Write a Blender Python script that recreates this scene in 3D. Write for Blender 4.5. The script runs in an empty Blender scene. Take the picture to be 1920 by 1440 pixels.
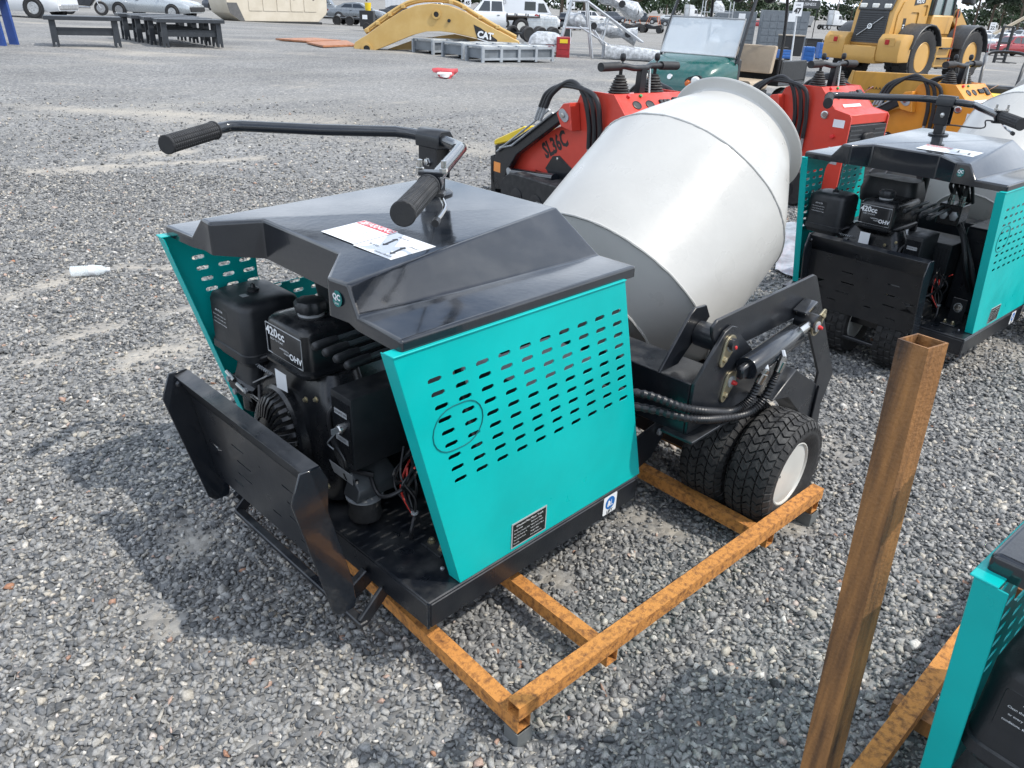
import bpy, bmesh, math, random
import numpy as np
from mathutils import Vector, Matrix, noise
from mathutils.geometry import tessellate_polygon

random.seed(7)
rng = np.random.default_rng(7)
scene = bpy.context.scene
COL = scene.collection
PI = math.pi

# ------------------------------------------------------------------ camera
F_PX = 1442.0                                   # focal length in pixels of a 1920 px wide frame
YAW, PITCH, ROLL, CAM_H = math.radians(44.0), math.radians(26.45), math.radians(2.3), 1.60
HD = Vector((math.cos(YAW), math.sin(YAW), 0))  # level heading of the photographer
RT = Vector((math.sin(YAW), -math.cos(YAW), 0))
UP = Vector((0, 0, 1))
fwd = HD * math.cos(PITCH) - UP * math.sin(PITCH)
upc = HD * math.sin(PITCH) + UP * math.cos(PITCH)
cr_, cu_ = RT * math.cos(ROLL) + upc * math.sin(ROLL), upc * math.cos(ROLL) - RT * math.sin(ROLL)
CAM = Vector((0, 0, CAM_H))
cam = bpy.data.cameras.new('camera')
cam.sensor_width = 36.0
cam.lens = F_PX / 1920 * 36.0
cam.clip_start = 0.05
cam.clip_end = 3000
cam_o = bpy.data.objects.new('camera', cam)
COL.objects.link(cam_o)
cam_o.matrix_world = Matrix(((cr_.x, cu_.x, -fwd.x, CAM.x), (cr_.y, cu_.y, -fwd.y, CAM.y),
                             (cr_.z, cu_.z, -fwd.z, CAM.z), (0, 0, 0, 1)))
scene.camera = cam_o

# ------------------------------------------------------------------ light
SUN = Vector((0.245, -0.540, 0.804)).normalized()   # direction towards the sun
sun_el, sun_az = math.asin(SUN.z), math.atan2(SUN.x, SUN.y)
world = bpy.data.worlds.new('World')
scene.world = world
world.use_nodes = True
wn, wl = world.node_tree.nodes, world.node_tree.links
wn.clear()
w_out = wn.new('ShaderNodeOutputWorld')
w_bg = wn.new('ShaderNodeBackground')
w_sky = wn.new('ShaderNodeTexSky')
w_sky.sky_type = 'NISHITA'
w_sky.sun_disc = False
w_sky.sun_elevation = sun_el
w_sky.sun_rotation = sun_az
w_sky.air_density = 1.0
w_sky.dust_density = 2.0
w_sky.ozone_density = 1.6
# broken cloud layer: noise on the sky direction projected to a flat layer
w_geo = wn.new('ShaderNodeTexCoord')
w_sep = wn.new('ShaderNodeSeparateXYZ')
w_max = wn.new('ShaderNodeMath'); w_max.operation = 'MAXIMUM'; w_max.inputs[1].default_value = 0.0
w_add = wn.new('ShaderNodeMath'); w_add.operation = 'ADD'; w_add.inputs[1].default_value = 0.15
w_dx = wn.new('ShaderNodeMath'); w_dx.operation = 'DIVIDE'
w_dy = wn.new('ShaderNodeMath'); w_dy.operation = 'DIVIDE'
w_cmb = wn.new('ShaderNodeCombineXYZ')
w_noise = wn.new('ShaderNodeTexNoise'); w_noise.inputs['Scale'].default_value = 1.15
w_noise.inputs['Detail'].default_value = 7.0; w_noise.inputs['Roughness'].default_value = 0.58
w_noise.inputs['Distortion'].default_value = 0.25
w_ramp = wn.new('ShaderNodeValToRGB')
w_ramp.color_ramp.elements[0].position = 0.40; w_ramp.color_ramp.elements[0].color = (0.10, 0.10, 0.10, 1)
w_ramp.color_ramp.elements[1].position = 0.58; w_ramp.color_ramp.elements[1].color = (0.92, 0.92, 0.92, 1)
w_mix = wn.new('ShaderNodeMix'); w_mix.data_type = 'RGBA'
w_cloud = wn.new('ShaderNodeRGB'); w_cloud.outputs[0].default_value = (10.2, 11.1, 12.4, 1)
wl.new(w_geo.outputs['Generated'], w_sep.inputs[0])
wl.new(w_sep.outputs['Z'], w_max.inputs[0]); wl.new(w_max.outputs[0], w_add.inputs[0])
wl.new(w_sep.outputs['X'], w_dx.inputs[0]); wl.new(w_add.outputs[0], w_dx.inputs[1])
wl.new(w_sep.outputs['Y'], w_dy.inputs[0]); wl.new(w_add.outputs[0], w_dy.inputs[1])
wl.new(w_dx.outputs[0], w_cmb.inputs[0]); wl.new(w_dy.outputs[0], w_cmb.inputs[1])
wl.new(w_cmb.outputs[0], w_noise.inputs['Vector'])
wl.new(w_noise.outputs['Fac'], w_ramp.inputs['Fac'])
wl.new(w_ramp.outputs['Color'], w_mix.inputs['Factor'])
wl.new(w_sky.outputs['Color'], w_mix.inputs['A']); wl.new(w_cloud.outputs[0], w_mix.inputs['B'])
wl.new(w_mix.outputs['Result'], w_bg.inputs['Color'])
w_bg.inputs['Strength'].default_value = 0.15
wl.new(w_bg.outputs[0], w_out.inputs['Surface'])

sun_d = bpy.data.lights.new('sun', 'SUN')
sun_d.energy = 3.0
sun_d.angle = math.radians(0.6)
sun_d.color = (1.0, 0.945, 0.86)
sun_o = bpy.data.objects.new('sun', sun_d)
COL.objects.link(sun_o)
sun_o.rotation_euler = SUN.to_track_quat('Z', 'Y').to_euler()
sun_o.location = SUN * 60

vs = scene.view_settings
vs.view_transform = 'Standard'
vs.look = 'None'
vs.exposure = 0.24
vs.gamma = 1.0
vs.use_curve_mapping = False

# ------------------------------------------------------------------ terrain height and picture-to-ground helper
def sstep(a, b, v):
    t = max(0.0, min(1.0, (v - a) / (b - a))); return t * t * (3 - 2 * t)
def ground_z(x, y):
    """the yard dips a little beyond the first machine and drains away gently to the back and to the right"""
    d = x * HD.x + y * HD.y
    e = max(-34.0, min(34.0, x * RT.x + y * RT.y))
    z = -0.12 * sstep(4.2, 6.2, d) * (1 - sstep(8, 22, d)) - 0.018 * e * sstep(6, 22, d)
    return z - 0.0165 * max(0.0, min(d, 90.0) - 32.0)

def ray(px, py):
    return fwd + cr_ * ((px - 960) / F_PX) - cu_ * ((py - 720) / F_PX)

def on_ground(px, py, lift=0.0):
    d = ray(px, py); t = 1.0
    z = 0.0
    for _ in range(30):
        t = (z + lift - CAM.z) / d.z
        p = CAM + d * t
        z = ground_z(p.x, p.y)
    return Vector((p.x, p.y, z))

def at_dist(px, py, dist):
    """point seen at a pixel, dist metres ahead of the photographer measured along the level heading"""
    d = ray(px, py); return CAM + d * (dist / d.dot(HD))

def view_yaw(a):
    """world yaw of something whose front points at angle a: 0 = to the right of the photographer, 90 = away, 180 = left"""
    return math.atan2(RT.y, RT.x) + math.radians(a)

# ------------------------------------------------------------------ materials
MATS = {}
def mat(name, col, rough=0.5, metal=0.0, var=0.12, scale=6.0, bump=0.0, bscale=60.0, coat=0.0, col2=None, ramp=(0.4, 0.62),
        spec=0.5, detail=6.0, stretch=None, dust=0.0, dust_col=(0.32, 0.31, 0.29), rvar=0.12, alpha=1.0, trans=0.0, emit=None):
    if name in MATS:
        return MATS[name]
    m = bpy.data.materials.new(name); m.use_nodes = True
    n, l = m.node_tree.nodes, m.node_tree.links
    b = n['Principled BSDF']
    tc = n.new('ShaderNodeTexCoord')
    nz = n.new('ShaderNodeTexNoise'); nz.inputs['Scale'].default_value = scale
    nz.inputs['Detail'].default_value = detail; nz.inputs['Roughness'].default_value = 0.6
    if stretch:
        mp = n.new('ShaderNodeMapping'); mp.inputs['Scale'].default_value = stretch
        l.new(tc.outputs['Object'], mp.inputs['Vector']); l.new(mp.outputs[0], nz.inputs['Vector'])
    else:
        l.new(tc.outputs['Object'], nz.inputs['Vector'])
    rp = n.new('ShaderNodeValToRGB')
    rp.color_ramp.elements[0].position = ramp[0]; rp.color_ramp.elements[1].position = ramp[1]
    c = Vector(col)
    if col2 is None:
        lo, hi = c * (1 - var), c * (1 + var)
    else:
        lo, hi = c, Vector(col2)
    rp.color_ramp.elements[0].color = (*lo, 1); rp.color_ramp.elements[1].color = (*[min(1.0, v) for v in hi], 1)
    l.new(nz.outputs['Fac'], rp.inputs['Fac'])
    src = rp.outputs['Color']
    if dust > 0:                                    # pale dust lying on upward faces
        ge = n.new('ShaderNodeNewGeometry'); sx = n.new('ShaderNodeSeparateXYZ')
        l.new(ge.outputs['Normal'], sx.inputs[0])
        n2 = n.new('ShaderNodeTexNoise'); n2.inputs['Scale'].default_value = scale * 3; n2.inputs['Detail'].default_value = 8
        l.new(tc.outputs['Object'], n2.inputs['Vector'])
        mr = n.new('ShaderNodeMapRange'); mr.inputs['From Min'].default_value = 0.42; mr.inputs['From Max'].default_value = 0.75
        mr.inputs['To Max'].default_value = dust
        l.new(n2.outputs['Fac'], mr.inputs['Value'])
        mx0 = n.new('ShaderNodeMath'); mx0.operation = 'MAXIMUM'; mx0.inputs[1].default_value = 0.15
        l.new(sx.outputs['Z'], mx0.inputs[0])
        mu = n.new('ShaderNodeMath'); mu.operation = 'MULTIPLY'
        l.new(mr.outputs[0], mu.inputs[0]); l.new(mx0.outputs[0], mu.inputs[1])
        mx = n.new('ShaderNodeMix'); mx.data_type = 'RGBA'
        mx.inputs['B'].default_value = (*dust_col, 1)
        l.new(mu.outputs[0], mx.inputs['Factor']); l.new(src, mx.inputs['A'])
        src = mx.outputs['Result']
    l.new(src, b.inputs['Base Color'])
    rm = n.new('ShaderNodeMapRange')
    rm.inputs['From Min'].default_value = 0.3; rm.inputs['From Max'].default_value = 0.7
    rm.inputs['To Min'].default_value = max(0.02, rough * (1 - rvar)); rm.inputs['To Max'].default_value = min(1, rough * (1 + rvar))
    n3 = n.new('ShaderNodeTexNoise'); n3.inputs['Scale'].default_value = scale * 1.7 + 3; n3.inputs['Detail'].default_value = 5
    l.new(tc.outputs['Object'], n3.inputs['Vector'])
    l.new(n3.outputs['Fac'], rm.inputs['Value']); l.new(rm.outputs[0], b.inputs['Roughness'])
    b.inputs['Metallic'].default_value = metal
    b.inputs['Specular IOR Level'].default_value = spec
    b.inputs['Coat Weight'].default_value = coat
    b.inputs['Coat Roughness'].default_value = 0.06
    if alpha < 1: b.inputs['Alpha'].default_value = alpha
    if trans > 0: b.inputs['Transmission Weight'].default_value = trans
    if bump > 0:
        bn = n.new('ShaderNodeTexNoise'); bn.inputs['Scale'].default_value = bscale; bn.inputs['Detail'].default_value = 4
        l.new(tc.outputs['Object'], bn.inputs['Vector'])
        bp = n.new('ShaderNodeBump'); bp.inputs['Strength'].default_value = bump; bp.inputs['Distance'].default_value = 0.01
        l.new(bn.outputs['Fac'], bp.inputs['Height']); l.new(bp.outputs[0], b.inputs['Normal'])
    MATS[name] = m
    return m

BLACK = mat('black_gloss_paint', (0.010, 0.013, 0.018), 0.16, bump=0.03, bscale=60, coat=0.40, spec=0.6, dust=0.09, scale=4, rvar=.3)
BLACKS = mat('black_satin_paint', (0.009, 0.011, 0.015), 0.30, coat=0.15, bump=0.05, bscale=140, dust=0.16, scale=5)
PLASTIC = mat('black_plastic', (0.012, 0.014, 0.017), 0.44, bump=0.08, bscale=320, dust=0.10, scale=9)
ENGINE = mat('engine_black', (0.008, 0.009, 0.011), 0.26, bump=0.03, bscale=60, dust=0.10, scale=8)
RUBBER = mat('tyre_rubber', (0.017, 0.017, 0.018), 0.72, bump=0.15, bscale=160, dust=0.30, scale=10)
GRIP = mat('grip_rubber', (0.014, 0.015, 0.017), 0.62, bump=0.1, bscale=200, dust=0.12)
TEAL = mat('teal_paint', (0.0, 0.415, 0.400), 0.38, var=0.07, bump=0.10, bscale=7, spec=0.35, scale=2.5, rvar=.3)
WHITE = mat('drum_white_paint', (0.455, 0.452, 0.432), 0.34, var=0.05, bump=0.05, bscale=40, scale=2.2, dust=0.14, coat=0.07, rvar=.35, dust_col=(0.5, 0.49, 0.46))
RIMW = mat('rim_white_paint', (0.55, 0.55, 0.52), 0.32, var=0.05, dust=0.18)
CHROME = mat('bright_steel', (0.56, 0.56, 0.55), 0.22, metal=1.0, var=0.08)
ZINC = mat('yellow_zinc_steel', (0.50, 0.44, 0.30), 0.34, metal=0.85, var=0.15)
STEEL = mat('galvanised_steel', (0.36, 0.38, 0.40), 0.45, metal=0.55, var=0.16, scale=14)
RUST = mat('rusted_steel', (0.15, 0.06, 0.022), 0.85, col2=(0.54, 0.23, 0.055), ramp=(0.30, 0.55), scale=60, detail=10, bump=0.35, bscale=220)
RUSTD = mat('shade_darkened_rust', (0.040, 0.021, 0.012), 0.65, col2=(0.38, 0.175, 0.052), ramp=(0.34, 0.66), scale=26, detail=10, bump=0.3, bscale=160, stretch=(1, 1, .10))  # rust toned darker, with shade of the post's broad face put into the colour
LABELW = mat('white_label', (0.74, 0.76, 0.78), 0.35, var=0.04)
LABELR = mat('red_label', (0.55, 0.04, 0.05), 0.35, var=0.05)
LABELB = mat('blue_label', (0.01, 0.13, 0.42), 0.35, var=0.05)
LABELG = mat('grey_label', (0.34, 0.35, 0.36), 0.4, var=0.06)
LABELO = mat('orange_label', (0.75, 0.27, 0.06), 0.4, var=0.06)
PRINTK = mat('black_print', (0.012, 0.012, 0.014), 0.4)
PRINTW = mat('white_print', (0.72, 0.74, 0.76), 0.4, var=0.03)
PLATE = mat('rating_plate_black', (0.016, 0.018, 0.018), 0.3, metal=0.2)
TEALE = mat('emblem_teal', (0.0, 0.16, 0.15), 0.35)
REDP = mat('red_plug', (0.62, 0.03, 0.03), 0.4)
CREAM = mat('cream_nylon', (0.60, 0.52, 0.38), 0.5)
CABLE = mat('cable_black', (0.012, 0.012, 0.014), 0.45)
HOSE = mat('hose_black', (0.014, 0.015, 0.018), 0.42)
WIRER = mat('wire_red', (0.45, 0.03, 0.02), 0.45)

# ------------------------------------------------------------------ mesh builder
def frame_from(dirv, hint=UP):
    d = Vector(dirv).normalized()
    h = Vector(hint)
    if abs(d.dot(h)) > 0.98: h = Vector((1, 0, 0))
    a = h.cross(d).normalized()
    return a, d.cross(a), d

class MB:
    def __init__(self):
        self.v = []; self.f = []
    def add(self, vs, fs):
        o = len(self.v)
        self.v += [tuple(p) for p in vs]
        self.f += [tuple(i + o for i in q) for q in fs]
        return self
    def box(self, c, s, rot=None, taper=None):
        """box centred at c with sizes s; taper=(tx,ty) scales the top face"""
        hx, hy, hz = s[0] / 2, s[1] / 2, s[2] / 2
        tx, ty = taper or (1, 1)
        P = [(-hx, -hy, -hz), (hx, -hy, -hz), (hx, hy, -hz), (-hx, hy, -hz),
             (-hx * tx, -hy * ty, hz), (hx * tx, -hy * ty, hz), (hx * tx, hy * ty, hz), (-hx * tx, hy * ty, hz)]
        R = rot if rot is not None else Matrix.Identity(3)
        P = [R @ Vector(p) + Vector(c) for p in P]
        return self.add(P, [(3, 2, 1, 0), (4, 5, 6, 7), (0, 1, 5, 4), (1, 2, 6, 5), (2, 3, 7, 6), (3, 0, 4, 7)])
    def span(self, a, b):
        """axis aligned box between two corners"""
        c = [(a[i] + b[i]) / 2 for i in range(3)]; s = [abs(a[i] - b[i]) for i in range(3)]
        return self.box(c, s)
    def bar(self, a, b, w, h, hint=UP):
        """rectangular bar from a to b (w across, h along hint)"""
        a, b = Vector(a), Vector(b)
        s, u, d = frame_from(b - a, hint)
        P = []
        for p in (a, b):
            P += [p - s * w / 2 - u * h / 2, p + s * w / 2 - u * h / 2, p + s * w / 2 + u * h / 2, p - s * w / 2 + u * h / 2]
        return self.add(P, [(3, 2, 1, 0), (4, 5, 6, 7), (0, 1, 5, 4), (1, 2, 6, 5), (2, 3, 7, 6), (3, 0, 4, 7)])
    def hollow(self, a, b, w, h, t, hint=UP):
        """square hollow section with open ends"""
        a, b = Vector(a), Vector(b)
        s, u, d = frame_from(b - a, hint)
        P = []
        for p in (a, b):
            for (ww, hh) in ((w / 2, h / 2), (w / 2 - t, h / 2 - t)):
                P += [p - s * ww - u * hh, p + s * ww - u * hh, p + s * ww + u * hh, p - s * ww + u * hh]
        Fs = []
        for i in range(4):
            j = (i + 1) % 4
            Fs += [(i, j, 8 + j, 8 + i), (4 + j, 4 + i, 12 + i, 12 + j), (j, i, 4 + i, 4 + j), (8 + i, 8 + j, 12 + j, 12 + i)]
        return self.add(P, Fs)
    def prism(self, poly, fn, a, b):
        """polygon (list of 2d points) swept between a and b; fn(u, v, w) -> xyz"""
        n = len(poly)
        P = [fn(u, v, a) for u, v in poly] + [fn(u, v, b) for u, v in poly]
        Fs = [(i, (i + 1) % n, n + (i + 1) % n, n + i) for i in range(n)]
        tri = tessellate_polygon([[Vector((u, v, 0)) for u, v in poly]])
        Fs += [t for t in tri] + [(n + t[2], n + t[1], n + t[0]) for t in tri]
        return self.add(P, Fs)
    def sheet(self, outer, holes, fn, a, b):
        """flat sheet with holes, thickness a..b"""
        loops = [outer] + holes
        allp = [p for lp in loops for p in lp]
        n = len(allp)
        P = [fn(u, v, a) for u, v in allp] + [fn(u, v, b) for u, v in allp]
        tri = tessellate_polygon([[Vector((u, v, 0)) for u, v in lp] for lp in loops])
        Fs = [t for t in tri] + [(n + t[2], n + t[1], n + t[0]) for t in tri]
        o = 0
        for lp in loops:
            k = len(lp)
            Fs += [(o + i, o + (i + 1) % k, n + o + (i + 1) % k, n + o + i) for i in range(k)]
            o += k
        return self.add(P, Fs)
    def tube(self, path, r, n=10, cap=True, closed=False, r2=None):
        path = [Vector(p) for p in path]
        m = len(path)
        rings = []
        side = None
        for i, p in enumerate(path):
            if closed: t = path[(i + 1) % m] - path[i - 1]
            else: t = path[min(i + 1, m - 1)] - path[max(i - 1, 0)]
            t.normalize()
            if side is None: side, up_, _ = frame_from(t)
            side = (side - t * side.dot(t))
            if side.length < 1e-6: side, _, _ = frame_from(t)
            side.normalize(); up_ = t.cross(side)
            rr = r if r2 is None else r + (r2 - r) * i / (m - 1)
            if isinstance(r, (list, tuple)): rr = r[i]
            rings.append([p + (side * math.cos(2 * PI * k / n) + up_ * math.sin(2 * PI * k / n)) * rr for k in range(n)])
        P = [q for rg in rings for q in rg]
        Fs = []
        mm = m if closed else m - 1
        for i in range(mm):
            for k in range(n):
                a, b = i * n + k, i * n + (k + 1) % n
                c, d = ((i + 1) % m) * n + (k + 1) % n, ((i + 1) % m) * n + k
                Fs.append((a, b, c, d))
        if cap and not closed:
            Fs += [tuple(range(n - 1, -1, -1)), tuple((m - 1) * n + k for k in range(n))]
        return self.add(P, Fs)
    def lathe(self, prof, o, axis, n=24, wob=None, a0=0.0, a1=2 * PI):
        """profile [(radius, height)] turned about the axis through o"""
        s, u, d = frame_from(axis)
        o = Vector(o)
        full = abs(a1 - a0 - 2 * PI) < 1e-6
        nn = n if full else n + 1
        P = []
        for j, (r, h) in enumerate(prof):
            for k in range(nn):
                a = a0 + (a1 - a0) * k / n
                rr = r if wob is None else wob(r, h, a, j)
                P.append(o + d * h + (s * math.cos(a) + u * math.sin(a)) * rr)
        Fs = []
        for j in range(len(prof) - 1):
            for k in range(n):
                k2 = (k + 1) % nn
                Fs.append((j * nn + k, j * nn + k2, (j + 1) * nn + k2, (j + 1) * nn + k))
        if full and prof[0] != prof[-1]:
            if prof[0][0] > 1e-5: Fs.append(tuple(range(nn - 1, -1, -1)))
            if prof[-1][0] > 1e-5: Fs.append(tuple((len(prof) - 1) * nn + k for k in range(nn)))
        return self.add(P, Fs)
    def loft(self, rings, cap=True, closed_ring=True):
        n = len(rings[0]); P = [p for r in rings for p in r]; Fs = []
        kk = n if closed_ring else n - 1
        for i in range(len(rings) - 1):
            for k in range(kk):
                Fs.append((i * n + k, i * n + (k + 1) % n, (i + 1) * n + (k + 1) % n, (i + 1) * n + k))
        if cap and closed_ring:
            Fs += [tuple(range(n - 1, -1, -1)), tuple((len(rings) - 1) * n + k for k in range(n))]
        return self.add(P, Fs)
    def quad(self, a, b, c, d):
        return self.add([a, b, c, d], [(0, 1, 2, 3)])
    def build(self, name, m, parent=None, bevel=0.0, smooth=35.0, solid=0.0, seg=1, org=None):
        me = bpy.data.meshes.new(name)
        o3 = Vector(org) if org is not None else (ORG.get(parent.name) if parent is not None and parent.name in ORG else None)
        vs_ = self.v if o3 is None else [(p[0] - o3.x, p[1] - o3.y, p[2] - o3.z) for p in self.v]
        me.from_pydata([tuple(p) for p in vs_], [], self.f)
        bm = bmesh.new(); bm.from_mesh(me)
        bmesh.ops.remove_doubles(bm, verts=bm.verts, dist=1e-6)
        bmesh.ops.recalc_face_normals(bm, faces=bm.faces)
        if solid: bmesh.ops.solidify(bm, geom=bm.faces[:], thickness=solid)
        if bevel:
            es = [e for e in bm.edges if len(e.link_faces) == 2 and e.calc_face_angle(0) > math.radians(28)]
            bmesh.ops.bevel(bm, geom=es, offset=bevel, segments=seg, profile=0.6, affect='EDGES', clamp_overlap=True)
        bm.to_mesh(me); bm.free()
        if smooth:
            me.shade_smooth(); me.set_sharp_from_angle(angle=math.radians(smooth))
        me.materials.append(m)
        ob = bpy.data.objects.new(name, me); COL.objects.link(ob)
        if parent is not None:
            ob.parent = parent
            if parent.name in ORG: ORG[ob.name] = ORG[parent.name]
        elif org is not None:
            ob.location = org
        return ob

ORG = {}
def thing(name, label, cat, loc=(0, 0, 0), rz=0.0, group=None, rel=True):
    o = bpy.data.objects.new(name, None); COL.objects.link(o)
    o.location = loc; o.rotation_euler = (0, 0, rz)
    o.empty_display_size = 0.1
    tag(o, label, cat, group)
    return o
def tag(o, label=None, cat=None, group=None, kind=None):
    if label: o['label'] = label
    if cat: o['category'] = cat
    if group: o['group'] = group
    if kind: o['kind'] = kind
    return o
def copy_tree(o, parent=None):
    c = o.copy(); COL.objects.link(c)
    c.parent = parent
    for ch in list(o.children): copy_tree(ch, c)
    return c
def text(name, body, m, parent, size, loc, xdir, ydir, align='CENTER', bold=0.0, sx=1.0, org=None):
    cu = bpy.data.curves.new(name, 'FONT'); cu.body = body; cu.size = size
    cu.align_x = align; cu.align_y = 'CENTER'; cu.offset = bold; cu.resolution_u = 2
    to = bpy.data.objects.new(name, cu)
    COL.objects.link(to)
    dg = bpy.context.evaluated_depsgraph_get()
    me = bpy.data.meshes.new_from_object(to.evaluated_get(dg))
    bpy.data.objects.remove(to); bpy.data.curves.remove(cu)
    X, Y = Vector(xdir).normalized(), Vector(ydir).normalized()
    Z = X.cross(Y)
    o3 = Vector(org) if org is not None else (ORG.get(parent.name) if parent is not None and parent.name in ORG else Vector((0, 0, 0)))
    L = Vector(loc) - o3
    for v in me.vertices:
        v.co = L + X * v.co.x * sx + Y * v.co.y + Z * v.co.z
    me.materials.clear(); me.materials.append(m)
    ob = bpy.data.objects.new(name, me); COL.objects.link(ob)
    ob.parent = parent
    if parent is not None and parent.name in ORG: ORG[ob.name] = ORG[parent.name]
    return ob
def arc(c, r, a0, a1, n, ux=(1, 0, 0), uy=(0, 0, 1)):
    c, ux, uy = Vector(c), Vector(ux), Vector(uy)
    return [c + ux * (r * math.cos(a0 + (a1 - a0) * i / n)) + uy * (r * math.sin(a0 + (a1 - a0) * i / n)) for i in range(n + 1)]
def curve_pts(pts, n=6):
    """Catmull-Rom through the points"""
    P = [Vector(p) for p in pts]; P = [P[0] * 2 - P[1]] + P + [P[-1] * 2 - P[-2]]
    out = []
    for i in range(1, len(P) - 2):
        for k in range(n):
            t = k / n
            a, b, c, d = P[i - 1], P[i], P[i + 1], P[i + 2]
            out.append(0.5 * ((2 * b) + (c - a) * t + (2 * a - 5 * b + 4 * c - d) * t * t + (3 * b - a - 3 * c + d) * t ** 3))
    out.append(P[-2])
    return out
def slot(cx, cy, L, H, n=4, ang=0.0):
    """rounded slot outline"""
    r = H / 2; o = []
    for k in range(n + 1): a = -PI / 2 + PI * k / n; o.append((L / 2 - r + r * math.cos(a), r * math.sin(a)))
    for k in range(n + 1): a = PI / 2 + PI * k / n; o.append((-L / 2 + r + r * math.cos(a), r * math.sin(a)))
    ca, sa = math.cos(ang), math.sin(ang)
    return [(cx + u * ca - v * sa, cy + u * sa + v * ca) for u, v in o]
def rrect(x0, y0, x1, y1, r, n=3):
    o = []
    for (cx, cy, a0) in ((x1 - r, y0 + r, -PI / 2), (x1 - r, y1 - r, 0), (x0 + r, y1 - r, PI / 2), (x0 + r, y0 + r, PI)):
        for k in range(n + 1):
            a = a0 + PI / 2 * k / n; o.append((cx + r * math.cos(a), cy + r * math.sin(a)))
    return o
# ------------------------------------------------------------------ ground sheet
SAND = [(14, 561, 139, 516, .10), (243, 498, 298, 502, .10), (104, 641, 208, 610, .07), (250, 679, 347, 641, .13), (55, 679, 97, 675, .07),
        (312, 585, 368, 578, .08), (69, 321, 194, 318, .16), (236, 294, 347, 283, .16), (166, 314, 486, 297, .12), (335, 990, 372, 1020, .08),
        (290, 1160, 312, 1178, .05), (1036, 1075, 1056, 1094, .04), (1240, 985, 1270, 1000, .05), (1480, 985, 1505, 995, .05),
        (1560, 830, 1580, 860, .06), (120, 505, 150, 508, .06), (1180, 960, 1200, 980, .05)]
SAND_W = [(on_ground(a, b), on_ground(c, d), w) for a, b, c, d, w in SAND]
def sand_at(x, y):
    s = 0.0
    q = noise.noise(Vector((x * 7, y * 7, 2.0))) * 0.5 + noise.noise(Vector((x * 22, y * 22, 5.0))) * 0.35
    for A, B, w in SAND_W:
        ax, ay = B.x - A.x, B.y - A.y
        L2 = ax * ax + ay * ay + 1e-9
        t = max(0.0, min(1.0, ((x - A.x) * ax + (y - A.y) * ay) / L2))
        dd = math.hypot(x - A.x - ax * t, y - A.y - ay * t) / w
        if dd < 2.2: s = max(s, 1.0 - dd * 0.75 + q * 1.5)
    d = x * HD.x + y * HD.y; e = x * RT.x + y * RT.y
    n = noise.noise(Vector((d * 0.55, e * 0.16, 3.0))) + 0.5 * noise.noise(Vector((d * 1.9, e * 0.6, 7.0)))
    s = max(s, (n - 0.26) * 1.5 + q * 0.8 if d > 3.0 else (n - 0.50) * 1.5 + q * 0.6)
    return max(0.0, min(1.0, s))

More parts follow.
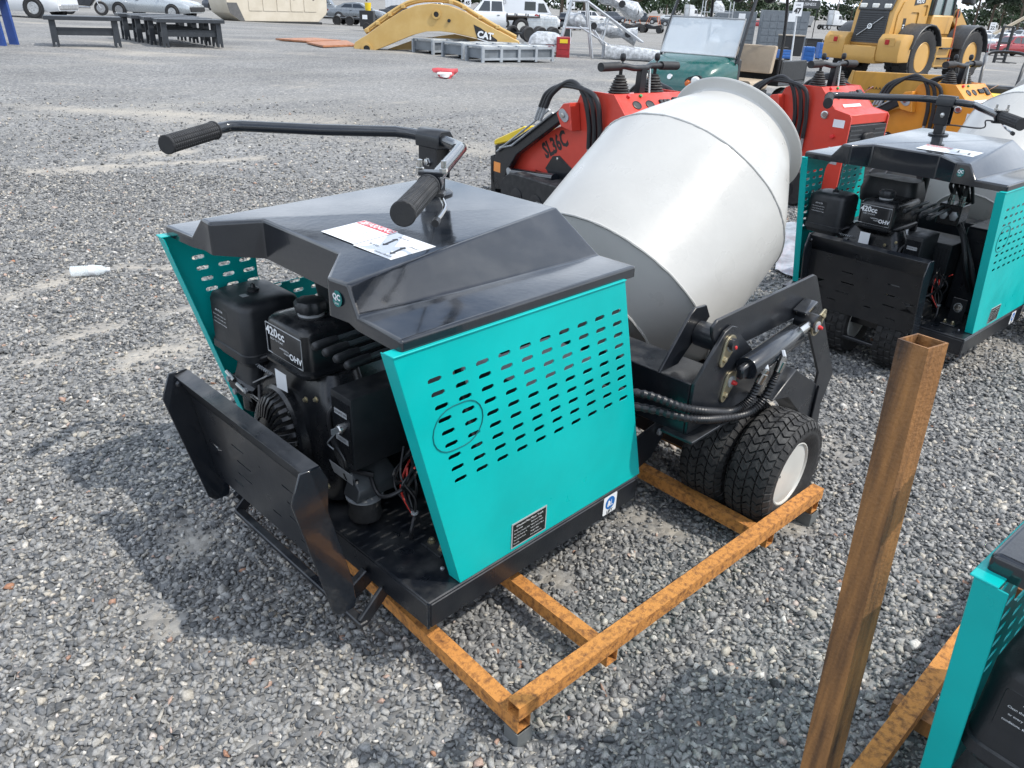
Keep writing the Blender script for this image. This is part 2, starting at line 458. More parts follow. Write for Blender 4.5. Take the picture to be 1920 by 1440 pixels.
def make_ground():
    ds = [-60, -20, -6, -2, 0.0] + list(np.arange(0.25, 8.0, 0.07)) + list(np.geomspace(8.0, 45, 110)) + list(np.geomspace(48, 1500, 26))
    es = sorted(set([-1500, -700, -300, -140, -80, -50] + list(np.arange(-34, -7, 0.6)) + list(np.arange(-7, 7.01, 0.085)) + list(np.arange(7.4, 34, 0.6)) + [50, 80, 140, 300, 700, 1500]))
    V, S = [], []
    for d in ds:
        for e in es:
            x, y = HD.x * d + RT.x * e, HD.y * d + RT.y * e
            near = 1.0 if d < 60 else 0.0
            V.append((x, y, ground_z(x, y) + near * 0.012 * noise.noise(Vector((x * 0.9, y * 0.9, 0))) - 0.0015 + near * 0.008 * noise.noise(Vector((x * 4, y * 4, 9)))))
            S.append(sand_at(x, y) if (d < 46 and abs(e) < 36) else 0.2)
    n = len(es)
    Fs = [(i * n + j, i * n + j + 1, (i + 1) * n + j + 1, (i + 1) * n + j) for i in range(len(ds) - 1) for j in range(n - 1)]
    me = bpy.data.meshes.new('ground'); me.from_pydata(V, [], Fs)
    at_ = me.attributes.new('sand', 'FLOAT', 'POINT'); at_.data.foreach_set('value', S)
    bm = bmesh.new(); bm.from_mesh(me); bmesh.ops.recalc_face_normals(bm, faces=bm.faces)
    if bm.faces[0].normal.z < 0: bmesh.ops.reverse_faces(bm, faces=bm.faces)
    bm.to_mesh(me); bm.free(); me.shade_smooth()
    o = bpy.data.objects.new('ground', me); COL.objects.link(o); o['kind'] = 'structure'
    m = bpy.data.materials.new('gravel_yard'); m.use_nodes = True
    N, L = m.node_tree.nodes, m.node_tree.links
    b = N['Principled BSDF']; b.inputs['Roughness'].default_value = 0.9; b.inputs['Specular IOR Level'].default_value = 0.25
    tc = N.new('ShaderNodeTexCoord')
    vo = N.new('ShaderNodeTexVoronoi'); vo.inputs['Scale'].default_value = 34.0
    L.new(tc.outputs['Object'], vo.inputs['Vector'])
    rp = N.new('ShaderNodeValToRGB'); e = rp.color_ramp.elements
    e[0].position = 0.0; e[0].color = (0.115, 0.118, 0.121, 1); e[1].position = 1.0; e[1].color = (0.34, 0.335, 0.318, 1)
    k = rp.color_ramp.elements.new(0.55); k.color = (0.19, 0.192, 0.194, 1)
    k = rp.color_ramp.elements.new(0.88); k.color = (0.255, 0.252, 0.242, 1)
    sp = N.new('ShaderNodeSeparateColor'); L.new(vo.outputs['Color'], sp.inputs[0]); L.new(sp.outputs[0], rp.inputs['Fac'])
    at2 = N.new('ShaderNodeAttribute'); at2.attribute_name = 'sand'
    nz = N.new('ShaderNodeTexNoise'); nz.inputs['Scale'].default_value = 30; nz.inputs['Detail'].default_value = 8
    L.new(tc.outputs['Object'], nz.inputs['Vector'])
    mr = N.new('ShaderNodeMath'); mr.operation = 'MULTIPLY_ADD'; mr.inputs[1].default_value = 0.7; mr.inputs[2].default_value = -0.35
    L.new(nz.outputs['Fac'], mr.inputs[0])
    ad = N.new('ShaderNodeMath'); ad.operation = 'ADD'; ad.use_clamp = True
    L.new(at2.outputs['Fac'], ad.inputs[0]); L.new(mr.outputs[0], ad.inputs[1])
    sm = N.new('ShaderNodeMath'); sm.operation = 'MULTIPLY'; sm.inputs[1].default_value = 0.85; L.new(ad.outputs[0], sm.inputs[0])
    nz2 = N.new('ShaderNodeTexNoise'); nz2.inputs['Scale'].default_value = 260; nz2.inputs['Detail'].default_value = 4
    L.new(tc.outputs['Object'], nz2.inputs['Vector'])
    sr = N.new('ShaderNodeValToRGB'); sr.color_ramp.elements[0].color = (0.30, 0.275, 0.235, 1); sr.color_ramp.elements[1].color = (0.50, 0.46, 0.395, 1)
    sr.color_ramp.elements[0].position = 0.3; sr.color_ramp.elements[1].position = 0.7
    L.new(nz2.outputs['Fac'], sr.inputs['Fac'])
    # broad tone drift of the yard
    nz3 = N.new('ShaderNodeTexNoise'); nz3.inputs['Scale'].default_value = 0.35; nz3.inputs['Detail'].default_value = 6
    L.new(tc.outputs['Object'], nz3.inputs['Vector'])
    m3 = N.new('ShaderNodeMapRange'); m3.inputs['From Min'].default_value = 0.3; m3.inputs['From Max'].default_value = 0.7
    m3.inputs['To Min'].default_value = 0.82; m3.inputs['To Max'].default_value = 1.2
    L.new(nz3.outputs['Fac'], m3.inputs['Value'])
    vm = N.new('ShaderNodeVectorMath'); vm.operation = 'SCALE'; L.new(rp.outputs['Color'], vm.inputs[0]); L.new(m3.outputs[0], vm.inputs['Scale'])
    # dusty wheel tracks running across the yard
    mp = N.new('ShaderNodeMapping'); mp.inputs['Rotation'].default_value = (0, 0, -math.atan2(RT.y, RT.x)); mp.inputs['Scale'].default_value = (0.05, 0.75, 1)
    L.new(tc.outputs['Object'], mp.inputs['Vector'])
    n4 = N.new('ShaderNodeTexNoise'); n4.inputs['Scale'].default_value = 1.0; n4.inputs['Detail'].default_value = 7; n4.inputs['Roughness'].default_value = 0.65
    L.new(mp.outputs[0], n4.inputs['Vector'])
    m4 = N.new('ShaderNodeMapRange'); m4.inputs['From Min'].default_value = 0.48; m4.inputs['From Max'].default_value = 0.72; m4.inputs['To Max'].default_value = 0.6
    L.new(n4.outputs['Fac'], m4.inputs['Value'])
    x4 = N.new('ShaderNodeMix'); x4.data_type = 'RGBA'; x4.inputs['B'].default_value = (0.28, 0.272, 0.252, 1)
    L.new(m4.outputs[0], x4.inputs['Factor']); L.new(vm.outputs[0], x4.inputs['A'])
    mx = N.new('ShaderNodeMix'); mx.data_type = 'RGBA'
    L.new(sm.outputs[0], mx.inputs['Factor']); L.new(x4.outputs['Result'], mx.inputs['A']); L.new(sr.outputs['Color'], mx.inputs['B'])
    L.new(mx.outputs['Result'], b.inputs['Base Color'])
    bp = N.new('ShaderNodeBump'); bp.inputs['Strength'].default_value = 0.9; bp.inputs['Distance'].default_value = 0.012
    L.new(vo.outputs['Distance'], bp.inputs['Height']); bp.invert = True
    L.new(bp.outputs[0], b.inputs['Normal'])
    me.materials.append(m)
    return o
make_ground()

# ------------------------------------------------------------------ crushed stone lying on the near ground
def make_gravel():
    shapes = []                                     # angular chips: hulls of a few random points
    rs = random.Random(21)
    for k in range(18):
        bm = bmesh.new()
        for _ in range(9 if k < 12 else 7):
            v = Vector((rs.gauss(0, 1), rs.gauss(0, 1), rs.gauss(0, 1))).normalized() * rs.uniform(.82, 1.08)
            bm.verts.new(v)
        r_ = bmesh.ops.convex_hull(bm, input=bm.verts[:])
        bmesh.ops.delete(bm, geom=[e for e in r_['geom_unused'] if isinstance(e, bmesh.types.BMVert)], context='VERTS')
        bmesh.ops.triangulate(bm, faces=bm.faces[:])
        bmesh.ops.recalc_face_normals(bm, faces=bm.faces)
        bm.verts.index_update()
        shapes.append((np.array([tuple(v.co) for v in bm.verts]), np.array([[v.index for v in f.verts] for f in bm.faces])))
        bm.free()
    lo, hi = shapes[12:], shapes[:12]
    allv, allf, off = [], [], 0
    for (d0, d1, sp, rad, kit) in ((0.85, 2.55, 0.0122, 0.0101, hi), (2.55, 4.5, 0.0160, 0.0120, lo), (4.5, 8.0, 0.0240, 0.0142, lo), (8.0, 14.0, 0.045, 0.0165, lo)):
        pts = []
        d = d0
        while d < d1:
            half = 0.80 * d + 0.62
            e = -half
            while e < half:
                pts.append((d + random.uniform(-.5, .5) * sp, e + random.uniform(-.5, .5) * sp))
                e += sp
            d += sp
        pts = np.array(pts)
        X = HD.x * pts[:, 0] + RT.x * pts[:, 1]; Y = HD.y * pts[:, 0] + RT.y * pts[:, 1]
        keep, sz = [], []
        for i in range(len(X)):
            s = sand_at(X[i], Y[i])
            if random.random() < (1.0 - 0.86 * s) * (1.0 if pts[i][0] < 7.0 else max(0.05, 1 - (pts[i][0] - 7.0) / 7.0)):
                keep.append(i); sz.append(1.0 - 0.35 * s)
        X, Y, sz = X[keep], Y[keep], np.array(sz)
        n = len(X)
        Z = np.array([ground_z(x, y) + 0.012 * noise.noise(Vector((x * 0.9, y * 0.9, 0))) + 0.008 * noise.noise(Vector((x * 4, y * 4, 9))) for x, y in zip(X, Y)])
        q = rng.normal(size=(n, 4)); q /= np.linalg.norm(q, axis=1)[:, None]
        w, a, b, c = q.T
        R = np.stack([np.stack([1 - 2 * (b * b + c * c), 2 * (a * b - c * w), 2 * (a * c + b * w)], -1),
                      np.stack([2 * (a * b + c * w), 1 - 2 * (a * a + c * c), 2 * (b * c - a * w)], -1),
                      np.stack([2 * (a * c - b * w), 2 * (b * c + a * w), 1 - 2 * (a * a + b * b)], -1)], 1)
        size = rad * sz * np.clip(rng.lognormal(0, 0.36, n), 0.42, 2.1)
        asp = np.stack([np.full(n, 1.18), rng.uniform(0.72, 1.05, n), rng.uniform(0.55, 0.85, n)], -1) * size[:, None]
        zj = rng.uniform(-0.0045, 0.0045, n) * (rad / 0.0098) * sz
        which = rng.integers(0, len(kit), n)
        for k, (base, faces) in enumerate(kit):
            ix = np.nonzero(which == k)[0]
            if len(ix) == 0: continue
            nv, m_ = len(base), len(ix)
            P = base[None] + rng.normal(0, 0.06, (m_, nv, 3))
            P = P * asp[ix][:, None, :]
            P = np.einsum('nij,nvj->nvi', R[ix], P)
            P[:, :, 2] *= 0.78                                            # settled flat-ish
            P[:, :, 0] += X[ix][:, None]; P[:, :, 1] += Y[ix][:, None]
            P[:, :, 2] += (Z[ix] + zj[ix])[:, None]
            allv.append(P.reshape(-1, 3))
            allf.append((faces[None] + (np.arange(m_) * nv)[:, None, None] + off).reshape(-1, 3)); off += m_ * nv
    V = np.concatenate(allv); Fc = np.concatenate(allf)
    me = bpy.data.meshes.new('gravel_stones')
    me.vertices.add(len(V)); me.vertices.foreach_set('co', V.astype(np.float32).ravel())
    me.loops.add(Fc.size); me.loops.foreach_set('vertex_index', Fc.astype(np.int32).ravel())
    me.polygons.add(len(Fc)); me.polygons.foreach_set('loop_start', (np.arange(len(Fc)) * 3).astype(np.int32))
    me.update(calc_edges=True)
    m = bpy.data.materials.new('crushed_stone'); m.use_nodes = True
    N, L = m.node_tree.nodes, m.node_tree.links
    b = N['Principled BSDF']; b.inputs['Roughness'].default_value = 0.82; b.inputs['Specular IOR Level'].default_value = 0.3
    ge = N.new('ShaderNodeNewGeometry')
    rp = N.new('ShaderNodeValToRGB'); rp.color_ramp.interpolation = 'LINEAR'
    cols = [(0.0, (0.09, 0.093, 0.096)), (0.22, (0.165, 0.169, 0.172)), (0.55, (0.25, 0.25, 0.246)), (0.80, (0.335, 0.33, 0.315)), (0.90, (0.37, 0.35, 0.31)),
            (0.955, (0.44, 0.40, 0.335)), (0.985, (0.60, 0.585, 0.55)), (1.0, (0.33, 0.17, 0.105))]
    el = rp.color_ramp.elements
    el[0].position, el[0].color = cols[0][0], (*cols[0][1], 1)
    el[1].position, el[1].color = cols[-1][0], (*cols[-1][1], 1)
    for p_, c_ in cols[1:-1]:
        k = rp.color_ramp.elements.new(p_); k.color = (*c_, 1)
    L.new(ge.outputs['Random Per Island'], rp.inputs['Fac'])
    tc = N.new('ShaderNodeTexCoord')
    nz = N.new('ShaderNodeTexNoise'); nz.inputs['Scale'].default_value = 210; nz.inputs['Detail'].default_value = 5
    L.new(tc.outputs['Object'], nz.inputs['Vector'])
    mr = N.new('ShaderNodeMapRange'); mr.inputs['From Min'].default_value = 0.3; mr.inputs['From Max'].default_value = 0.7
    mr.inputs['To Min'].default_value = 0.72; mr.inputs['To Max'].default_value = 1.25
    L.new(nz.outputs['Fac'], mr.inputs['Value'])
    vm = N.new('ShaderNodeVectorMath'); vm.operation = 'SCALE'
    L.new(rp.outputs['Color'], vm.inputs[0]); L.new(mr.outputs[0], vm.inputs['Scale'])
    L.new(vm.outputs[0], b.inputs['Base Color'])
    me.materials.append(m)
    o = bpy.data.objects.new('gravel_stones', me); COL.objects.link(o)
    tag(o, 'loose grey crushed stone covering the near part of the yard', 'gravel', kind='stuff')
make_gravel()
# ------------------------------------------------------------------ mini concrete mixer (built in place, then copied)
YC = 1.694
def my(y): return 2 * YC - y                       # mirrored to the other flank
def make_wheel(parent, x, y, z, R=0.205, W=0.165, outer=-1):
    """turf tyre with zigzag tread blocks; outer=-1: dish faces -Y"""
    hw = W / 2
    rim_r = 0.116
    prof = [(rim_r - .006, -hw * .72), (rim_r + .012, -hw * .86), (rim_r + .034, -hw * .99), (R - .048, -hw * 1.0), (R - .026, -hw * .94), (R - .012, -hw * .80),
            (R - .009, 0), (R - .012, hw * .80), (R - .026, hw * .94), (R - .048, hw), (rim_r + .034, hw * .99), (rim_r + .012, hw * .86), (rim_r - .006, hw * .72), (rim_r - .006, -hw * .72)]
    ty = MB().lathe(prof, (x, y, z), (0, 1, 0), 48).build('wheel', RUBBER, parent)
    tr = MB()
    N = 40
    s, u, d = frame_from((0, 1, 0))
    o = Vector((x, y, z))
    def pt(a, yy, r): return o + d * yy + (s * math.cos(a) + u * math.sin(a)) * r
    da = 2 * PI / N
    lanes = [(-.80, -.44, .5, 1), (-.38, -.04, 0, -1), (.04, .38, .5, 1), (.44, .80, 0, -1)]
    for k in range(N):
        for (l0, l1, ph, sg) in lanes:
            a = (k + ph) * da
            y0, y1 = l0 * hw, l1 * hw
            ym = (y0 + y1) / 2
            zz = sg * 0.18 * da
            A = [(-.38, y0, zz), (-.38, ym, -zz), (-.38, y1, zz), (.38, y1, zz), (.38, ym, -zz), (.38, y0, zz)]
            def rr(yy, top): return (R - .0005 * 0 if top else R - .014) - (abs(yy) / hw) ** 4 * .016
            P = [pt(a + q * da + sh, yy, rr(yy, True)) for q, yy, sh in A] + [pt(a + q * da * 1.06 + sh, yy, rr(yy, False)) for q, yy, sh in A]
            Fs = [(0, 1, 4, 5), (1, 2, 3, 4)] + [(i, (i + 1) % 6, 6 + (i + 1) % 6, 6 + i) for i in range(6)]
            tr.add(P, Fs)
        for sg in (-1, 1):                          # shoulder lugs
            a = k * da
            y0, y1 = sg * .84 * hw, sg * .985 * hw
            P = []
            for q in (-.33, .33):
                P += [pt(a + q * da, y0, R - .010), pt(a + q * da, y0, R - .026), pt(a + q * da, y1, R - .042), pt(a + q * da, y1 * 1.015, R - .028)]
            tr.add(P, [(0, 1, 2, 3), (4, 7, 6, 5), (0, 3, 7, 4), (3, 2, 6, 7), (1, 0, 4, 5), (2, 1, 5, 6)])
    tr.build('tread', RUBBER, ty, smooth=0)
    g = outer
    rp = [(rim_r + .002, -.70), (rim_r + .002, -.76), (rim_r - .004, -.78), (rim_r - .010, -.70), (rim_r - .014, -.45), (rim_r - .026, -.22), (rim_r - .030, .0), (.060, .04), (.052, -.06), (.030, -.10), (.0001, -.10)]
    MB().lathe([(r, -g * h * hw) for r, h in rp], (x, y, z), (0, 1, 0), 40).build('rim', RIMW, ty, smooth=40)
    vy = y + g * hw * .45
    MB().tube([(x - .078, vy + g * .0, z + .02), (x - .070, vy + g * .022, z + .018)], .0045, 8).build('valve_stem', RUBBER, ty)
    hb = MB()
    for k in range(4):
        a = k * PI / 2 + .6
        hb.lathe([(.007, 0), (.007, .008), (.0001, .009)], (x + .042 * math.cos(a), y - g * .0 + g * hw * -.04, z + .042 * math.sin(a)), (0, g, 0), 6)
    hb.build('wheel_nuts', ZINC, ty)
    return ty

def make_mixer():
    T = thing('mini_concrete_mixer', 'nearest teal and black wheeled mixer on the orange rusted skid with white drum', 'concrete mixer', (1.30, YC, 0))
    ORG[T.name] = Vector((1.30, YC, 0))
    # ---- tray
    tray = MB()
    tray.span((.911, 1.134, .262), (1.766, my(1.134), .272))
    tray.span((.911, 1.134, .187), (.919, my(1.134), .2625)); tray.span((1.758, 1.134, .187), (1.766, my(1.134), .2625))
    tray.span((.9195, 1.134, .187), (1.7575, 1.142, .2625)); tray.span((.9195, my(1.142), .187), (1.7575, my(1.134), .2625))
    tb = tray.build('base_tray', BLACKS, T, bevel=.003)
    MB().tube([(.912, 1.136, z) for z in np.linspace(.19, .27, 9)], [.004 + .001 * (i % 2) for i in range(9)], 6).build('weld_bead', BLACK, tb)
    bolts = [(1.02, 1.21, .272), (1.20, 1.185, .272)]
    for p in bolts: MB().lathe([(.006, 0), (.006, .004), (.003, .006), (.0001, .006)], p, UP, 10).build('tray_screw', STEEL, tb)
    # ---- perforated side panels (raked)
    z0, z1 = .274, .955
    xf0, xf1, xr0, xr1 = 1.018, .834, 1.774, 1.588
    rake = (xf0 - xf1) / (z1 - z0)
    for side in (0, 1):
        holes = []
        for c in range(10):
            for r in range(9):
                zz = .873 - r * .0355
                xx = .940 + c * .0693 + (.873 - zz) * rake
                if side == 1 and c in (3, 4, 5) and r in (0, 1, 2, 3): continue
                holes.append(slot(xx, zz, .0400 if True else 0, .0125, 3, 0.0))
        if side == 1: holes.append([(u, v) for u, v in rrect(1.125, .735, 1.345, .905, .045, 4)])
        fn = (lambda u, v, w: (u, 1.1365 + w, v)) if side == 0 else (lambda u, v, w: (u, my(1.1365 + w), v))
        pb = MB().sheet([(xf0, z0), (xr0, z0), (xr1, z1), (xf1, z1)], holes, fn, 0.0, .003)
        pn = pb.build('side_panel', TEAL, T, smooth=20)
        s = 1 if side == 0 else -1
        yy = 1.1365 if side == 0 else my(1.1365)
        fl = MB()                                   # folded front edge and folded top edge
        fl.add([(xf0 - .002, yy, z0), (xf0 - .002, yy + s * .042, z0), (xf1 - .002, yy + s * .042, z1), (xf1 - .002, yy, z1),
                (xf0 + .001, yy, z0), (xf0 + .001, yy + s * .042, z0), (xf1 + .001, yy + s * .042, z1), (xf1 + .001, yy, z1)],
               [(0, 1, 2, 3), (7, 6, 5, 4), (0, 4, 5, 1), (1, 5, 6, 2), (2, 6, 7, 3), (3, 7, 4, 0)])
        fl.build('panel_fold', TEAL, pn, bevel=.0012)
        MB().span((xf1 - .004, yy - s * .005, z1 + .0005), (xr1, yy + s * .030, z1 + .004)).build('panel_top_fold', TEAL, pn, bevel=.001)
        if side == 0:
            ov = [(u, 1.1355, v) for u, v in slot(1.008, .735, .150, .115, 10, math.radians(0))]
            MB().tube(ov, .0014, 5, closed=True).build('knockout_outline', mat('teal_groove', (0.0, 0.12, 0.13), .5), pn)
            rp = MB().sheet([(1.197, .284), (1.333, .284), (1.333, .364), (1.197, .364)], [], lambda u, v, w: (u, 1.1362 - w, v), 0.0, .0018).build('rating_plate', LABELG, pn)
            MB().sheet([(1.201, .288), (1.329, .288), (1.329, .360), (1.201, .360)], [], lambda u, v, w: (u, 1.1343 - w, v), 0.0, .0003).build('plate_face', PLATE, rp)
            def pt_(t, z, sz, x=1.265): text('plate_text', t, LABELG, rp, sz, (x, 1.1339, z), (1, 0, 0), (0, 0, 1))
            # all lines of the plate go into the panel level as sub-parts
            text('plate_lettering', 'Wheeled Mini Mixer Truck', PRINTW, pn, .0095, (1.265, 1.1338, .351), (1, 0, 0), (0, 0, 1))
            for i, (a_, b_) in enumerate((('Model: MT500', 'Rated Load: 500kg'), ('Max. Drum Capacity: 300L', 'Engine Power: 9.2kW'), ('Fuel Tank Capacity: 6L', 'Rotation Speed: 18rpm'), ('Travel Speed: 5km/h', 'Weight: 460kg'), ('Serial No.', 'Date of Production'))):
                text('plate_lettering', a_, PRINTW, pn, .0056, (1.205, 1.1338, .340 - i * .0108), (1, 0, 0), (0, 0, 1), align='LEFT')
                text('plate_lettering', b_, PRINTW, pn, .0056, (1.270, 1.1338, .340 - i * .0108), (1, 0, 0), (0, 0, 1), align='LEFT')
    # lift sticker on the tray flank
    st = MB().sheet(rrect(1.596, .195, 1.660, .2615, .005, 3), [], lambda u, v, w: (u, 1.1338 - w, v), 0.0, .0006).build('lift_sticker', LABELW, T)
    MB().lathe([(.0001, 0), (.0225, 0), (.0225, .0004), (.0001, .0004)], (1.628, 1.1330, .233), (0, -1, 0), 28).build('blue_disc', LABELB, st)
    text('lift_lettering', 'LIFT', PRINTK, st, .016, (1.628, 1.1322, .203), (1, 0, 0), (0, 0, 1), bold=.0004)
    fk = MB()                                      # forklift pictogram
    fy = lambda u, v, w: (1.628 + u, 1.1324 - w, .233 + v)
    fk.prism([(-.014, -.006), (.000, -.006), (.001, .002), (-.004, .010), (-.010, .010), (-.012, .002)], fy, 0, .0003)
    fk.prism([(.004, -.010), (.006, -.010), (.006, .011), (.004, .011)], fy, 0, .0003)
    fk.prism([(.006, -.010), (.014, -.010), (.014, -.008), (.006, -.008)], fy, 0, .0003)
    fk.lathe([(.0001, 0), (.0038, 0), (.0038, .0003), (.0001, .0003)], fy(-.010, -.008, 0), (0, -1, 0), 12)
    fk.lathe([(.0001, 0), (.0032, 0), (.0032, .0003), (.0001, .0003)], fy(-.001, -.008, 0), (0, -1, 0), 12)
    fk.build('forklift_symbol', PRINTW, st)
    # ---- hood
    zt0, zt1, zl, zb = 1.044, 1.083, .985, .955
    xr = 1.637
    loop = [(.856, -.554, zl), (.862, -.395, zl), (.874, -.346, zt0), (.866, -.280, zt0), (.982, -.150, zt0 + .004), (.990, .224, zt0 + .004), (.870, .290, zt0), (.874, .346, zt0), (.862, .395, zl), (.856, .554, zl),
            (xr, .554, zl), (xr, .428, zl), (xr, .262, zt1), (xr, -.262, zt1), (xr, -.428, zl), (xr, -.554, zl)]
    P = [(x, YC + y, z) for x, y, z in loop] + [(x, YC + y, zb if i not in (4, 5) else zb - .016) for i, (x, y, z) in enumerate(loop)]
    n = len(loop)
    Fs = [(i, (i + 1) % n, n + (i + 1) % n, n + i) for i in range(n)]
    Fs += [(0, 1, 14, 15), (1, 2, 13, 14), (2, 3, 4, 5, 6, 7, 12, 13), (7, 8, 11, 12), (8, 9, 10, 11)]
    hd = MB().add(P, Fs).build('hood', BLACK, T, bevel=.010, seg=4, smooth=32)
    def zt(x): return zt0 + (x - .874) / (xr - .874) * (zt1 - zt0)
    # warning labels
    def lab(name, x0, x1, y0, y1, m, parent, dz):
        return MB().add([(x0, y0, zt(x0) + dz), (x1, y0, zt(x1) + dz), (x1, y1, zt(x1) + dz), (x0, y1, zt(x0) + dz),
                         (x0, y0, zt(x0) + dz - .0006), (x1, y0, zt(x1) + dz - .0006), (x1, y1, zt(x1) + dz - .0006), (x0, y1, zt(x0) + dz - .0006)],
                        [(0, 1, 2, 3), (7, 6, 5, 4), (0, 4, 5, 1), (1, 5, 6, 2), (2, 6, 7, 3), (3, 7, 4, 0)]).build(name, m, parent)
    upx = Vector((1, 0, (zt1 - zt0) / (xr - .874)))
    la = lab('warning_label', 1.040, 1.176, 1.562, 1.708, LABELW, T, .0012)
    lab('warning_header', 1.147, 1.174, 1.566, 1.704, LABELR, la, .0018)
    text('warning_lettering', 'WARNING', PRINTW, la, .026, (1.160, 1.630, zt(1.160) + .0024), (0, -1, 0), upx, bold=.0006)
    tri = MB().add([(1.150, 1.697, zt(1.150) + .0024), (1.150, 1.675, zt(1.150) + .0024), (1.170, 1.686, zt(1.170) + .0024)], [(0, 1, 2)]); tri.build('warning_triangle', PRINTW, la, smooth=0)
    words = ['Do not operate the machine before reading', 'the manual. Keep hands and feet away from', 'moving parts. Never carry passengers. Do not', 'work on slopes above the stated limit. Stop the', 'engine before cleaning, service or refuelling.', 'Check oil, fuel and tyre pressure every day.', 'Wear eye and ear protection at all times.', 'Keep children away from the machine.']
    for i, wd in enumerate(words):
        text('warning_print', wd, PRINTK, la, .0064, (1.139 - i * .0117, 1.703, zt(1.139 - i * .0117) + .0019), (0, -1, 0), upx, align='LEFT')
    lb = lab('direction_label', 1.034, 1.170, 1.405, 1.558, LABELW, T, .0012)
    for (cx, cy) in ((1.112, 1.510), (1.085, 1.445)):
        ar = [(-.030, 0), (-.018, .009), (-.018, .004), (.018, .004), (.018, .009), (.030, 0), (.018, -.009), (.018, -.004), (-.018, -.004), (-.018, -.009)]
        ca, sa = math.cos(.25), math.sin(.25)
        pts = [(cx + u * ca - v * sa, cy + u * sa + v * ca) for u, v in ar]
        MB().prism(pts, lambda u, v, w: (u, v, zt(u) + w), .0014, .0019).build('arrow', PRINTK, lb)
    for t_, px_, py_ in (('Forward', 1.150, 1.505), ('Unload', 1.122, 1.430), ('Back Up', 1.072, 1.522), ('Unload Return', 1.046, 1.452)):
        text('direction_lettering', t_, PRINTK, lb, .0115, (px_, py_, zt(px_) + .0019), (0, -1, 0), upx)
    # round emblem on the front lobe
    em = MB().lathe([(.0001, 0), (.0185, 0), (.0185, .0012), (.0001, .0012)], (.8695, YC - .312, 1.003), (-1, 0, .04), 24).build('round_emblem', TEALE, T)
    text('emblem_lettering', 'QC', PRINTW, em, .019, (.8672, YC - .312, 1.007), (0, -1, 0), (0, 0, 1), bold=.0008)
    text('emblem_lettering', 'pass', PRINTW, em, .010, (.8672, YC - .312, .993), (0, -1, 0), (0, 0, 1))
    # ---- steering column and handlebar
    cx, cy = 1.487, 1.790
    zc = zt(cx)
    MB().lathe([(.034, -.002), (.054, -.002), (.055, .004), (.050, .006), (.036, .006), (.034, .003), (.034, -.002)], (cx, cy, zc + .001), (-.05, 0, 1), 32).build('column_collar', BLACKS, T, smooth=50)
    MB().lathe([(.0001, .0), (.033, .0), (.033, .003), (.0001, .003)], (cx, cy, zc + .0008), (-.05, 0, 1), 24).build('column_opening', PRINTK, T)
    col = MB().span((cx - .022, cy - .026, zc - .1), (cx + .022, cy + .026, 1.150)).build('steering_column', BLACKS, T, bevel=.003)
    sp = MB()
    sp.span((cx - .027, cy - .040, 1.125), (cx - .0225, cy + .040, 1.245)); sp.span((cx + .0225, cy - .040, 1.125), (cx + .027, cy + .040, 1.245))
    sp.build('clamp_plate', BLACKS, T, bevel=.0015)
    MB().prism([(-.030, 1.212), (.030, 1.212), (.030, 1.245), (.018, 1.262), (-.018, 1.262), (-.030, 1.245)], lambda u, v, w: (cx + u, cy + w, v), -.052, .052).build('bar_clamp', BLACKS, T, bevel=.003)
    MB().lathe([(.013, 0), (.013, .003), (.010, .003), (.010, .010), (.004, .012), (.0001, .012)], (cx - .027, cy - .005, 1.172), (-1, 0, 0), 6).build('clamp_bolt', CHROME, T)
    zb_ = 1.236
    left = [(cx, cy, zb_), (cx - .004, cy + .10, zb_), (cx - .02, cy + .155, zb_), (1.30, 2.085, zb_), (1.150, 2.275, zb_ - .002), (1.118, 2.300, zb_ - .003), (1.085, 2.296, zb_ - .006), (.99, 2.243, zb_ - .012), (.872, 2.178, zb_ - .018)]
    bl = MB().tube([left[0], left[1], left[2], left[3], left[4], left[5], left[6], left[7]], .0165, 14)
    right = [(cx, cy, zb_), (cx - .012, cy - .075, zb_), (1.452, 1.655, zb_), (1.438, 1.618, zb_), (1.410, 1.596, zb_), (1.360, 1.556, zb_ - .003), (1.10, 1.344, zb_ - .010), (.93, 1.205, zb_ - .012)]
    br = bl.tube(right[:-1], .0165, 14)
    br.build('handlebar', BLACK, T, smooth=60)
    def grip(a, b):
        a, b = Vector(a), Vector(b); L = (b - a).length
        prof, m_ = [(.0001, 0), (.0245, 0), (.0262, .002), (.0262, .006), (.0222, .008)], 22
        for i in range(m_):
            h = .010 + (L - .018) * i / m_
            st_ = (L - .018) / m_
            prof += [(.0222, h), (.0250, h + st_ * .18), (.0250, h + st_ * .72), (.0222, h + st_ * .9)]
        prof += [(.0222, L - .007), (.0268, L - .005), (.0268, L - .001), (.0240, L), (.0001, L)]
        def wob(r, h, an, j):
            if .0240 < r < .0251: return r if math.sin(an * 12) > -.35 else .0226
            return r
        return MB().lathe(prof, a, b - a, 48, wob)
    grip((.868, 2.176, zb_ - .018), (1.058, 2.281, zb_ - .008)).build('grip', GRIP, T, smooth=28)
    grip((.905, 1.186, zb_ - .012), (1.095, 1.340, zb_ - .010)).build('grip', GRIP, T, smooth=28)
    # lever clamp beside the right grip
    ax = (Vector(right[-1]) - Vector(right[-2])).normalized()
    q = Vector((1.128, 1.367, zb_ - .011))
    sd = ax.cross(UP).normalized(); upv = sd.cross(ax)
    cl = MB().tube([q - ax * .012, q + ax * .014], .026, 14)
    cl.box(q + upv * .022, (.030, .058, .010), Matrix((ax, sd, upv)).transposed())
    cl.box(q - upv * .024, (.030, .060, .010), Matrix((ax, sd, upv)).transposed())
    lc = cl.build('lever_clamp', BLACKS, T, bevel=.002)
